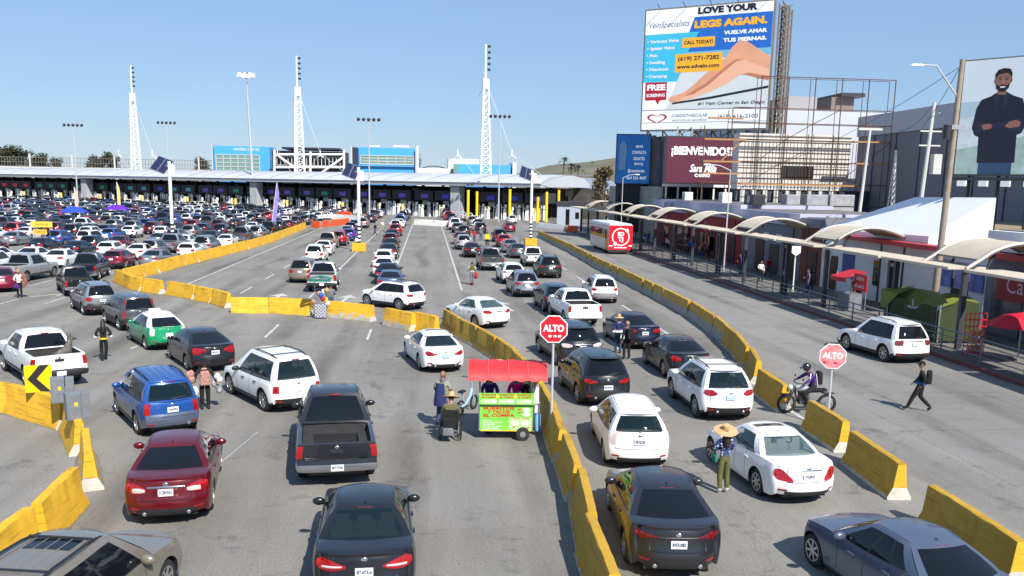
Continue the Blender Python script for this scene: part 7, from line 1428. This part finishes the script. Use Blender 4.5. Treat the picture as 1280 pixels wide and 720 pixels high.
# vendor in the left lane
def ex(t, M, J): bag(t, 'goods_bundle', (-.34, .2, 1.1), (.34, .26, .8), cloth('bundle', (170, 110, 90), var2=lin((90, 60, 60)), scale=8)); bag(t, 'purple_bag', (.1, .25, .72), (.4, .2, .3), CL['purple'])
person('vendor carrying bundles in the left lane behind the silver and white pickup', at(25, 372), 190, CARRY, 'white', 'black', hat=(CL['khaki'], .16, .1), extras=ex)
def ex(t, M, J): bag(t, 'placard', (0, -.25, 1.2), (.62, .05, .62), CL['yellow'], .01)
person('person carrying a yellow placard between the middle lanes', at(609, 308), 0, STAND2, 'black', 'black', extras=ex)
for px, lab, tp_, bt, hd in (((469, 294), 'person in black walking beside the centre queue', 'black', 'black', 120), ((478, 289), 'person in a straw hat and white top beside the red suv in the centre queue', 'white', 'khaki', 200), ((593, 303), 'person in a red top beside the light grey suv', 'red', 'jeans', 160), ((601, 301), 'person in blue jeans standing right of the red top person', 'grey', 'jeans', 180), ((160, 283), 'person in orange among the distant queueing cars', 'orange', 'brown', 170), ((447, 314), 'person in white tending the yellow stand under the middle solar panel', 'white', 'black', 190), ((333, 285), 'person in dark blue beside the purple feather flag', 'navy', 'black', 180)):
    person(lab, at(*px), hd, STAND2 if hd > 165 else WALK, tp_, bt, hat=(STRAW, .24, .1) if 'straw' in lab else None)
# wheelchair user and the standing man
wp = at(563, 549); wt = thing('wheelchair', 'black wheelchair with large wheels left of the food cart', 'wheelchair', wp, R(-8))
for s in (-1, 1):
    M = Matrix.Translation((s*.31, .0, .31)) @ Matrix.Rotation(R(90), 4, 'Y'); c = MB(); c.lathe([(.30, -.014), (.30, .014), (.27, .014), (.27, -.014), (.30, -.014)], 28, 0, M); c.tube([(0, 0, -.06), (0, 0, .06)], .03, 6, 0, M); [c.tube([(0, 0, 0), (.28*math.cos(k*.524), .28*math.sin(k*.524), 0)], .004, 4, 0, M) for k in range(12)]; w_ = c.build('wheel', RUBBER, wt, smooth=40)
    c = MB(); c.lathe([(.255, -.05*s-.008), (.255, -.05*s+.008), (.24, -.05*s+.008), (.24, -.05*s-.008), (.255, -.05*s-.008)], 24, 0, M); c.build('push_rim', GALV, w_)
    c = MB(); c.lathe([(.09, -.02), (.09, .02), (.02, .02), (.02, -.02), (.09, -.02)], 12, 0, Matrix.Translation((s*.24, .42, .09)) @ Matrix.Rotation(R(90), 4, 'Y')); c.build('caster', RUBBER, wt)
c = MB(); c.box((0, .05, .46), (.48, .48, .05)); c.build('seat', CL['black'], wt, bevel=.02); c = MB(); c.box((0, -.21, .72), (.46, .05, .46)); c.box((0, -.32, .56), (.36, .18, .3)); c.build('backrest', CL['black'], wt, bevel=.02)
c = MB()
for s in (-1, 1): c.tube([(s*.25, -.22, .12), (s*.25, -.22, .95), (s*.25, -.36, .97)], .016, 6); c.tube([(s*.25, -.2, .68), (s*.25, .3, .68), (s*.24, .42, .12)], .016, 6); c.tube([(s*.12, .5, .45), (s*.12, .62, .14)], .014, 6); c.box((s*.12, .66, .13), (.14, .2, .02))
c.build('frame', DARKST, wt); bag(wt, 'hanging_bag', (-.02, -.36, .34), (.34, .2, .24), CL['grey'])
SIT = dict(pelvis=(0, .0, .58), spine=(0, -.04, .76), chest=(0, .0, .96), neck=(0, .06, 1.09), head=(0, .13, 1.22), lsh=(-.18, .02, 1.03), lel=(-.27, .08, .78), lwr=(-.24, .3, .72), lha=(-.2, .36, .72), rsh=(.18, .02, 1.03), rel=(.27, .08, .78), rwr=(.24, .3, .72), rha=(.2, .36, .72), lhip=(-.1, .06, .56), lkn=(-.13, .44, .56), lan=(-.13, .56, .2), lto=(-.14, .7, .16), rhip=(.1, .06, .56), rkn=(.13, .44, .56), ran=(.13, .56, .2), rto=(.14, .7, .16), face=(0, 1, -.7))
person('person in olive with a wide straw hat sitting in the wheelchair', wp, -8, SIT, 'olive_drab', 'olive_drab', hat=(STRAW, .27, .12), slim=1.15)
def ex(t, M, J): q = MB(); q.tube([(0, -.16, 1.36), (.0, -.2, 1.0), (.0, -.18, .72)], [.12, .16, .19], 10); q.build('coat', CL['navy'], t, smooth=50); q = MB(); q.tube([(0, 0, 1.40), (0, .01, 1.48)], .085, 10); q.build('hood', CL['grey'], t, smooth=50)
person('bald man in a camouflage shirt standing behind the wheelchair', at(553, 537)+Vector((0, .35, 0)), -25, dict(STAND2, face=(.5, 1, -.3), lel=(-.26, .04, 1.13), lwr=(-.2, .24, .98), lha=(-.16, .3, .97)), 'camo', 'jeans', 'brown', hair=None, sleeves='short', scale=1.03, extras=ex, slim=1.08)
t = thing('kick_bike', 'pale blue small wheeled bike standing left of the food cart', 'bike', at(572, 520)+Vector((.1, .1, 0)), R(-30)); PB = srgb('pale_blue_frame', (150, 176, 186), rough=.4)
for y in (.0, .95): c = MB(); c.lathe([(.25, -.025), (.25, .025), (.2, .025), (.2, -.025), (.25, -.025)], 22, 0, Matrix.Translation((0, y, .25)) @ Matrix.Rotation(R(90), 4, 'Y')); [c.tube([(0, y, .25), (0, y+.22*math.cos(k*1.05), .25+.22*math.sin(k*1.05))], .006, 4) for k in range(6)]; c.build('wheel', RUBBER, t, smooth=40)
c = MB(); c.tube([(0, 0, .25), (0, .35, .3), (0, .68, .5), (0, .8, .75)], .045, 8); c.tube([(0, .95, .25), (0, .8, .75), (0, .74, 1.12)], .03, 8); c.tube([(0, .2, .3), (0, .1, .75)], .028, 6); c.build('frame', PB, t, smooth=40); c = MB(); c.tube([(-.3, .64, 1.15), (0, .74, 1.12), (.3, .64, 1.15)], .018, 6); c.build('handlebar', DARKST, t); c = MB(); c.box((0, .08, .78), (.16, .28, .07)); c.build('saddle', CL['black'], t, bevel=.02)
# food cart
CT = thing('food_cart', 'green food cart with a red awning selling burritos in the middle of the road', 'food cart', (2.33, 25.75, 0), R(-3)); GRN = srgb('cart_green', (122, 200, 72), rough=.5, var=.12, scale=2); STEEL = mat('cart_steel', (.55, .56, .58), .3, .9); CRED = srgb('cart_letter_red', (196, 30, 20), rough=.5); AWN = srgb('awning_red', (222, 46, 48), rough=.55, var=.16, scale=2)
c = MB(); c.box((0, .1, .68), (1.62, 1.0, .82)); c.build('cabinet', STEEL, CT, bevel=.015); c = MB(); c.box((0, -.412, .66), (1.56, .02, .78)); pn = c.build('front_panel', GRN, CT); c = MB(); c.box((0, -.50, 1.27), (1.62, .03, .34)); c.box((0, .05, 1.10), (1.66, 1.08, .03)); up = c.build('counter_panel', GRN, CT)
for k, (s_, z, w_) in enumerate((('BURRITOS', .965, .92), ('Y TACOS', .855, .66), ('EL COMPA', .745, .92))): letters('lettering', s_, .125, CRED, pn, (-.22, -.426, z), (R(90), 0, 0), bold=.005, width=w_)
letters('lettering', 'Carne Asada', .07, CRED, pn, (.44, -.426, .655), (R(90), 0, 0), bold=.002, width=.5)
for k, s_ in enumerate(('Burritos', 'Burrito con queso', 'Quesadillas', 'Frijoles con queso', 'Tacos dorados', 'Tortas de chorizo')): letters('lettering', '• '+s_, .075, SIGNW, pn, (-.72, -.426, .60-.058*k), (R(90), 0, 0), align='LEFT')
for k in range(3): letters('lettering', 'BURRITOS', .07, CRED, up, (-.52+.52*k, -.52, 1.39), (R(90), 0, 0), bold=.002, width=.42); letters('lettering', 'EL COMPA', .06, CRED, up, (-.52+.52*k, -.52, 1.315), (R(90), 0, 0), bold=.002, width=.4); letters('lettering', 'con todo', .055, SIGNW, up, (-.60+.52*k, -.52, 1.20), (R(90), 0, 0))
PLG = srgb('cart_pale_green', (176, 220, 150), rough=.5, var=.15, scale=5); c = MB(); [c.box((-.52+.52*k, -.5165, 1.19), (.46, .004, .14)) for k in range(3)]; c.build('menu_strip', PLG, up); c = MB(); c.box((.42, -.4235, .50), (.66, .004, .36)); c.build('menu_strip', PLG, pn); c = MB(); [c.box((x, -.4245, .285), (1.52/7*.9, .004, .03)) for x in [-.65+.217*k for k in range(7)]]; [c.ell((x, -.518, 1.345), (.06, .004, .05), 7, 4) for x in (-.26, .26)]; c.build('flower_print', srgb('cart_yellow', (236, 214, 60), rough=.5), pn)
CRED2 = srgb('chilli_red', (210, 40, 30), rough=.5); c = MB(); [c.tube([(x, -.43, z), (x+.05, -.43, z+.03), (x+.11, -.43, z+.02)], [.018, .015, .004], 5) for x, z in ((.36, .93), (.36, .84), (.2, .38), (.62, .37), (.42, .36))]; c.build('chilli_print', CRED2, pn)
c = MB(); [c.ell((x, .1, 1.2+.04*(k % 3)), (.07, .09, .08), 8, 6) for k, x in enumerate((-.45, .3, .42, .55))]; c.box((.2, -.1, 1.16), (.3, .3, .1)); c.build('food_tub', CL['white'], CT, smooth=50); c = MB(); [c.ell((.86+.05*(k % 2), .0+.12*k, 1.75-.1*k), (.07, .06, .13), 8, 6) for k in range(4)]; c.build('hanging_bag', CL['khaki'], CT, smooth=60)
FOOD = srgb('food_picture', (236, 226, 206), rough=.6, var=.4, scale=9); c = MB(); [c.ell((x, -.428, z), (.12, .006, .07), 10, 6) for x, z in ((.26, .5), (.58, .5), (.6, .92), (.6, .78))]; [c.ell((-.38+.5*k, -.52, 1.2), (.09, .006, .05), 10, 6) for k in range(3)]; c.build('food_picture', FOOD, pn)
for x in (-.55, .45):
    for y in (-.35,) if x > 0 else (.4,): c = MB(); c.lathe([(.001, -.05), (.14, -.05), (.2, -.04), (.2, .04), (.14, .05), (.001, .05)], 20, 0, Matrix.Translation((x+.05, y-.12, .2)) @ Matrix.Rotation(R(90), 4, 'X')); w_ = c.build('wheel', RUBBER, CT, smooth=40); c = MB(); c.lathe([(.001, .055), (.09, .052), (.09, 0)], 14, 0, Matrix.Translation((x+.05, y-.12, .2)) @ Matrix.Rotation(R(90), 4, 'X')); c.build('rim', ALLOY, w_)
c = MB(); [c.tube([(sx, sy, 1.1), (sx, sy, 2.1)], .025, 6) for sx in (-.78, .78) for sy in (-.46, .55)]; c.box((-.78, .0, 1.55), (.03, .5, .8)); c.build('upright', STEEL, CT)
c = MB(); rows = []; rg = random.Random(4)
for i in range(13):
    x = -1.12+2.3*i/12; sg = .025*math.sin(i*2.1); rows.append([(x, -.72, 1.84+.05*(i % 2)), (x, -.68, 2.02+sg), (x, -.2, 2.24+sg), (x, .3, 2.28+sg), (x, .72, 2.12), (x, .75, 1.95)])
c.grid(rows); c.build('awning', AWN, CT, smooth=60); c = MB(); c.tube([(r[0][0], r[0][1]-.01, r[0][2]) for r in rows], .012, 5); [c.tube([(x, -.70, 2.0), (x, -.2, 2.26), (x, .3, 2.3)], .014, 5) for x in (-.55, .05, .62)]; c.build('awning_trim', srgb('awning_trim', (226, 90, 90), rough=.7), CT)
c = MB(); 
for x, y, cc in ((-.3, -.3, 0), (-.08, -.33, 0), (.1, -.3, 0)): c.tube([(x, y, 1.12), (x, y, 1.3), (x, y, 1.38)], [.04, .04, .015], 8)
c.build('sauce_bottle', SIGNRED, CT, smooth=40); c = MB(); c.tube([(.98, .1, .15), (.98, .1, .62), (.98, .1, .72)], [.09, .09, .04], 10); c.build('water_jug', srgb('water_jug', (120, 170, 210), rough=.3), CT, smooth=40); c = MB(); c.box((.9, .2, 1.25), (.2, .4, .5)); c.box((.95, .2, .85), (.16, .3, .3)); c.build('side_rack', CL['white'], CT, bevel=.02)
person('cook in a pink top under the awning of the food cart', (2.75, 26.75, 0), 175, dict(CARRY, face=(0, 1, -.5)), 'pink', 'jeans', hair='short'); person('customer in black and purple leaning behind the food cart counter', (1.9, 26.7, 0), 185, dict(CARRY), 'purple', 'black', hair='long'); person('person in a dark top at the right end of the food cart', (3.15, 26.5, 0), 160, STAND2, 'black', 'jeans', hat=(STRAW, .18, .1))
# toy cart vendor at the yellow barrier
t = thing('toy_cart', 'folding trolley loaded with toys and a chequered case at the yellow barrier', 'trolley', at(401, 398), R(0)); CHK = bpy.data.materials.new('chequered_case'); CHK.use_nodes = True; nt = CHK.node_tree; ck = nt.nodes.new('ShaderNodeTexChecker'); ck.inputs['Scale'].default_value = 11; ck.inputs[1].default_value = (.6, .6, .62, 1); ck.inputs[2].default_value = (.03, .04, .09, 1); tc = nt.nodes.new('ShaderNodeTexCoord'); nt.links.new(tc.outputs['Object'], ck.inputs[0]); nt.links.new(ck.outputs[0], nt.nodes['Principled BSDF'].inputs[0])
c = MB(); c.box((0, 0, .42), (.62, .36, .72)); c.build('case', CHK, t, bevel=.04); c = MB(); [c.tube([(s*.32, .2, .1), (s*.32, .2, 2.15)], .025, 6) for s in (-1, 1)]; c.box((0, .2, 1.6), (.64, .03, .03)); c.build('frame', GALV, t); rg = random.Random(2)
for k, cc in enumerate(('white', 'floral', 'yellow', 'red', 'white', 'blue', 'floral', 'white', 'khaki')): c = MB(); c.ell((rg.uniform(-.4, .4), rg.uniform(-.2, .1), .85+.09*k), (.15, .12, .15), 8, 6); c.build('soft_toy', CL[cc], t, smooth=60)
c = MB(); rr = [[(-.62, -.3, 2.2), (0, -.3, 2.3), (.62, -.3, 2.2)], [(-.62, .5, 2.2), (0, .5, 2.34), (.62, .5, 2.2)]]; c.grid(rr); c.box((0, -.3, 2.14), (1.2, .02, .14)); c.build('awning', CL['teal'], t); c = MB(); [c.lathe([(.001, -.03), (.09, -.03), (.09, .03), (.001, .03)], 10, 0, Matrix.Translation((s*.24, 0, .09)) @ Matrix.Rotation(R(90), 4, 'Y')) for s in (-1, 1)]; c.build('wheel', RUBBER, t)
person('vendor in a dark jacket standing behind the toy cart', at(405, 394)+Vector((.35, .5, 0)), 20, STAND2, 'grey', 'jeans')
# motorcycle and rider
mp = at(1000, 519); mt = thing('motorcycle', 'black motorcycle with a silver tank crossing the gap in the right barrier', 'motorcycle', mp+Vector((.35, .35, 0)), R(88))
for y in (-.70, .70): c = MB(); c.lathe([(.32, -.05), (.33, 0), (.32, .05), (.25, .045), (.25, -.045), (.32, -.05)], 26, 0, Matrix.Translation((0, y, .32)) @ Matrix.Rotation(R(90), 4, 'Y')); w_ = c.build('wheel', RUBBER, mt, smooth=40); c = MB(); [c.tube([(0, y, .32), (.0, y+.26*math.cos(k*.7), .32+.26*math.sin(k*.7))], .008, 4) for k in range(9)]; c.tube([(-.06, y, .32), (.06, y, .32)], .05, 8); c.build('rim', ALLOY, w_)
c = MB(); c.tube([(.0, -.7, .32), (0, -.2, .38), (0, .35, .42), (0, .45, .82)], .035, 6); c.tube([(0, -.55, .74), (0, .0, .72), (0, .45, .82)], .035, 6); [c.tube([(s*.09, .70, .32), (s*.09, .45, .92)], .026, 6) for s in (-1, 1)]; c.build('frame', DARKST, mt); c = MB(); c.ell((0, .22, .86), (.15, .28, .13), 14, 8); c.build('tank', mat('tank_silver', (.5, .5, .5), .25, .4), mt, smooth=60); c = MB(); c.box((0, -.32, .80), (.24, .66, .1)); c.build('saddle', CL['black'], mt, bevel=.03); c = MB(); c.box((0, .12, .46), (.28, .34, .3)); [c.box((0, .12, .52+.05*k), (.33, .26, .015)) for k in range(5)]; c.build('engine', mat('engine_metal', (.16, .16, .17), .4, .7), mt, bevel=.02)
c = MB(); c.tube([(-.36, .28, 1.08), (-.2, .42, 1.04), (.2, .42, 1.04), (.36, .28, 1.08)], .018, 6); c.build('handlebar', DARKST, mt); c = MB(); c.ell((0, .6, .88), (.1, .09, .1), 10, 6); c.build('headlight', HEADL, mt, smooth=60); c = MB(); c.tube([(.14, .1, .34), (.16, -.6, .38)], .045, 8); c.build('exhaust', CHROME, mt, smooth=40); c = MB(); c.box((0, .72, .66), (.14, .4, .02)); c.box((0, -.72, .68), (.16, .4, .03)); c.build('mudguard', DARKST, mt)
c = MB(); [c.ell((s*.36, .32, 1.22), (.07, .015, .05), 8, 5) for s in (-1, 1)]; c.build('mirror', DARKST, mt)
RIDE = dict(pelvis=(0, -.26, .92), spine=(0, -.22, 1.1), chest=(0, -.08, 1.28), neck=(0, .02, 1.42), head=(0, .08, 1.57), lsh=(-.18, -.06, 1.36), lel=(-.34, .08, 1.2), lwr=(-.36, .24, 1.1), lha=(-.35, .28, 1.09), rsh=(.18, -.06, 1.36), rel=(.34, .08, 1.2), rwr=(.36, .24, 1.1), rha=(.35, .28, 1.09), lhip=(-.1, -.2, .88), lkn=(-.24, .22, .72), lan=(-.22, .02, .34), lto=(-.22, .18, .28), rhip=(.1, -.2, .88), rkn=(.24, .22, .72), ran=(.22, .02, .34), rto=(.22, .18, .28))
def ex(t, M, J): q = MB(); q.ell((0, -.0, .02), (.125, .15, .145), 16, 10, 0, M); q.box((0, .17, .06), (.18, .12, .02), 0, M); q.build('helmet', mat('helmet_black', (.02, .02, .022), .2, coat=.5), t, smooth=60); bag(t, 'backpack', (0, -.36, 1.22), (.34, .2, .46), CL['black'], .07); q = MB(); [q.tube([(s*.19, .0, 1.40), (s*.36, .09, 1.25)], .02, 5) for s in (-1, 1)]; [q.tube([(s*.1, -.22, 1.38), (s*.16, -.27, 1.0)], .012, 5) for s in (-1, 1)]; q.build('jacket_stripe', CL['white'], t)
person('rider in a black helmet and purple jacket with white stripes on the motorcycle', mt.location, 88, RIDE, 'purple', 'black', 'brown', hair=None, extras=ex)
# dog in the pickup bed
pb = [o for o in COL.objects if o.get('label', '').startswith('white pickup carrying a dog')][0]; hd = pb.rotation_euler.z; off = Vector((.42, -1.85, .735)); q_ = Matrix.Rotation(hd, 3, 'Z') @ off
t = thing('dog', 'grey and black dog sitting up in the bed of the white pickup', 'dog', pb.location+q_, hd+R(20)); FUR = mat('dog_fur', (.20, .18, .16), .9, var2=(.025, .022, .02), scale=7)
c = MB(); c.tube([(-.4, .0, .14), (-.28, .0, .28), (-.02, 0, .40), (.14, 0, .55), (.2, 0, .74), (.22, 0, .84)], [.10, .19, .18, .16, .10, .09], 12); c.ell((.26, 0, .90), (.13, .10, .11), 12, 8); c.tube([(.33, 0, .89), (.46, 0, .85), (.49, 0, .85)], [.07, .05, .035], 8)
for s in (-1, 1): c.tube([(.14, s*.1, .46), (.18, s*.1, .24), (.17, s*.1, .03), (.24, s*.1, .02)], [.065, .05, .036, .04], 7); c.tube([(-.26, s*.13, .24), (-.06, s*.17, .2), (-.16, s*.17, .06), (.0, s*.17, .03)], [.1, .085, .045, .04], 7); c.add([(.2, s*.04, .97), (.27, s*.1, .95), (.17, s*.1, .95), (.2, s*.085, 1.12)], [(0, 1, 3), (1, 2, 3), (2, 0, 3)])
c.tube([(-.42, 0, .12), (-.6, .05, .06), (-.75, .15, .05)], [.06, .05, .02], 7); c.build('body', FUR, t, smooth=70)
# feather flags and vendor signs
def flag(px, h, col, label, lean=0.):
    p = at(*px); t = thing('feather_flag', label, 'flag', p); c = MB(); c.tube([(0, 0, 0), (lean*.6, 0, h*.6), (lean, 0, h)], .04, 6); c.build('pole', WHITEP, t); c = MB(); n = 8; c.grid([[(lean*lerp(.22, 1, i/n)+.05, .02, h*lerp(.22, 1, i/n)) for i in range(n+1)], [(lean*lerp(.22, 1, i/n)+.55*min(1, 3*(1-i/n)+.1), .02, h*lerp(.22, 1, i/n)) for i in range(n+1)]]); c.build('banner', col, t)
flag((338, 292), 7.2, srgb('flag_violet', (146, 126, 200), rough=.7, var=.35, scale=1.5), 'violet feather flag beside the yellow left barrier', 1.1); flag((148, 268), 6.6, srgb('flag_lime', (216, 208, 120), rough=.7, var=.3, scale=1), 'lime and pink feather flag in the distant queue'); flag((95, 270), 5.5, srgb('flag_salmon', (226, 180, 160), rough=.7, var=.2, scale=1), 'salmon banner at the foot of the left floodlight mast')
t = thing('vendor_sign', 'yellow vendor boards above the cars at the left', 'sign', at(54, 308), R(0)); c = MB(); [c.tube([(x, 0, 0), (x, 0, 2.6)], .03, 5) for x in (-.8, .8)]; c.build('frame', GALV, t); VS = srgb('vendor_yellow', (246, 206, 70), rough=.6); c = MB(); c.box((0, -.03, 2.35), (2.2, .04, .6)); b_ = c.build('board', VS, t); letters('lettering', 'TAMALES', .34, SIGNRED, b_, (0, -.07, 2.35), (R(90), 0, 0)); c = MB(); c.box((-.2, -.05, 1.55), (1.4, .04, .5)); b_ = c.build('board', srgb('vendor_orange', (250, 180, 60), rough=.6), t); letters('lettering', 'TORTAS', .3, SIGNRED, b_, (-.2, -.09, 1.55), (R(90), 0, 0))
# crowd on the shaded sidewalk
PR = []
for k, (ps, tp_, bt, hr) in enumerate(((WALK, 'black', 'jeans', 'short'), (STAND2, 'red', 'black', 'long'), (WALK, 'grey', 'black', 'long'), (STAND2, 'navy', 'jeans', 'short'))): PR.append((ps, tp_, bt, hr))
rg = random.Random(9); protos = {}
spots = [(28.4, 106, 'by the bus'), (27.6, 101, 'left of the red shop door'), (29, 97, 'under the arch before the red shop'), (28.6, 93.5, 'before the yellow poster'), (28.2, 90, 'by the red shop window'), (27.8, 86.5, 'at the right end of the red shop'), (28.9, 80, 'before the grey shop opening'), (27.4, 76, 'in a hat before the grey shop'), (28.8, 73, 'right of the notices'), (26.6, 69, 'by the blue bag at the railing'), (28.5, 64, 'before the brown shop'), (27.5, 62, 'by the shield sign'), (28.6, 57, 'before the white gabled shop'), (27.2, 53.6, 'left of the snack stand'), (27.6, 48.8, 'behind the snack stand'), (27, 33.6, 'sitting side of the red parasol'), (26.5, 31.4, 'under the red parasol'), (27.8, 30.4, 'at the right edge under the parasol'), (27.3, 111, 'beyond the bus'), (28.8, 115, 'in the shade far along the sidewalk'), (27.8, 121, 'at the far end of the railing')]
TOPS = ['black', 'red', 'grey', 'navy', 'white', 'brown', 'purple', 'blue']
for k, (x, y, l) in enumerate(spots):
    i = k % 4; cc = TOPS[(k*3+1) % 8]
    if i not in protos: protos[i] = person('pedestrian in %s %s' % (cc, l), (x, y, .15), rg.choice((10, 170, 190, 90)), PR[i][0], cc, PR[i][2], hair=PR[i][3], group='people on the shaded sidewalk')
    else:
        o = copy_tree(protos[i]); o.location = (x, y, .15); o.rotation_euler.z = R(rg.choice((5, 170, 185, 80))); o['label'] = 'pedestrian in %s %s' % (cc, l); b = [c for c in o.children if c.name.startswith('body')][0]; relink(b, 1, CL[cc])
# ---------------------------------------------------------------- the rest of the queue
rg = random.Random(21)
FSP = {'suv': spec(SUV, tail=T_SUV, rails=1), 'sedan': SEDAN, 'hatchback': spec(SUV, L=4.3, H=1.52, W=1.78, wb=2.58, tail=T_SUV, rr=.5, roof=[(.3, 1.43), (1.2, 1.51), (2.0, 1.52), (2.7, 1.45)], gf=3.4, rf=2.55, exh=0), 'pickup': PICKUP, 'minivan': spec(MINIVAN, tail=T_SUV)}
CW = [('white', 26, 'white'), ('black', 13, 'black'), ('silver', 13, 'silver'), ('grey', 8, 'grey'), ('darkgrey', 9, 'dark grey'), ('navy', 7, 'navy'), ('red', 4, 'red'), ('maroon', 5, 'dark red'), ('blue', 4, 'blue'), ('beige', 4, 'beige'), ('brightblue', 2, 'bright blue'), ('lightgrey', 4, 'pale grey'), ('tan', 3, 'tan'), ('steelblue', 2, 'blue grey')]
KW = [('sedan', 40), ('suv', 33), ('hatchback', 13), ('pickup', 9), ('minivan', 5)]
def pick_(w_): r = rg.uniform(0, sum(q[1] for q in w_)); 
def choose(w_):
    r = rg.uniform(0, sum(q[1] for q in w_))
    for q in w_:
        r -= q[1]
        if r <= 0: return q
    return w_[-1]
def in_view(x, y, m_=2.):
    d = Vector((x, y, 0))-Vector((0, 0, CAM_H)); z = d.dot(AX_F)
    if z < 1: return False
    u = 640+F_PX*d.dot(AX_R)/z; return -25 < u < 1300
def canopy_front(x): # distance along y of the booths at a given x
    return C0.y+(x-C0.x)*DIRC.y/DIRC.x+8
lanes = [('%s lane left of the barrier' % ordw(k).replace('nearest', 'first'), -23.2-3.45*k, 70, 1) for k in range(30)]
lanes += [('left centre lane', -10.9, 122, 0), ('centre queue', -5.0, 150, 0), ('middle lane', 4.3, 138, 0), ('right lane', 8.4, 138, 0)]
spots = []
for name, X, y0, left in lanes:
    y = y0+rg.uniform(0, 4); yend = canopy_front(X)-4; prev = None
    while y < yend:
        x = X+rg.uniform(-.42, .42)+(.04*(y-70) if left and X > -30 else 0)*.6
        if in_view(x, y) and all(abs(px-x) > 2.5 or abs(py-y) > (pl+5.4)/2 for px, py, pl in PLACED) and rg.random() < .96: spots.append((y, x, name, X))
        y += 6.2+rg.uniform(0, 3.0)
spots.sort()
MAXI = 215
items = []
for y, x, name, X in spots: kd = choose(KW)[0]; col = choose(CW); items.append([x, y, kd, col, name, X])
bylane = {}
for it in items: bylane.setdefault(it[5], []).append(it)
seen = set(); far = MB(); fm = []
for n_, it in enumerate(items):
    x, y, kd, col, name, X = it; ln = bylane[X]; i = ln.index(it)
    sp = FSP[kd]; me = far_mesh('queued_'+kd, sp)
    if n_ < MAXI:
        nb = []
        if i > 0: nb.append('ahead of a %s %s' % (ln[i-1][3][2], ln[i-1][2]))
        if i+1 < len(ln): nb.append('behind a %s %s' % (ln[i+1][3][2], ln[i+1][2]))
        lab = '%s %s, %s' % (col[2], kd, name)
        for q in nb:
            if '%s %s %s, %s' % (col[2], kd, q, name) not in seen or len(nb) == 1: lab = '%s %s %s, %s' % (col[2], kd, q, name); break
        if lab in seen and len(nb) > 1: lab = '%s %s %s, %s' % (col[2], kd, nb[1], name)
        if lab in seen: lab += ', %s row' % ordw(i).replace('nearest', 'first')
        seen.add(lab); nm = 'queued_'+kd
        if n_ < 70:
            sq = spec(sp); o = spawn('q_'+kd, sq, col[0], (x, y, 0), rg.gauss(-1, 3), lab, nm, kd, 'cars waiting in the border queue', small=False)
        else:
            o = place(nm, me, None, (x, y, 0), R(rg.gauss(-1, 3.5))); tag(o, lab, kd, 'cars waiting in the border queue'); relink(o, 0, PAINT[col[0]])
    else: fm.append((x, y, kd, col[0]))
if fm:
    mats = []; c = MB()
    for x, y, kd, col in fm:
        me = FARS['queued_'+kd]; M = Matrix.Translation((x, y, 0)); idx = []
        for i, m_ in enumerate(me.materials):
            m_ = PAINT[col] if i == 0 else m_
            if m_ not in mats: mats.append(m_)
            idx.append(mats.index(m_))
        o = len(c.v); c.v += [(v.co.x+x, v.co.y+y, v.co.z) for v in me.vertices]; c.f += [tuple(j+o for j in p_.vertices) for p_ in me.polygons]; c.mi += [idx[p_.material_index] for p_ in me.polygons]
    o = c.build('distant_traffic', mats, smooth=35); o['kind'] = 'stuff'; tag(o, 'mass of tiny cars packed against the inspection booths', 'traffic'); print('far merged', len(fm))
print('queue', len(items), 'objects', len(bpy.data.objects))
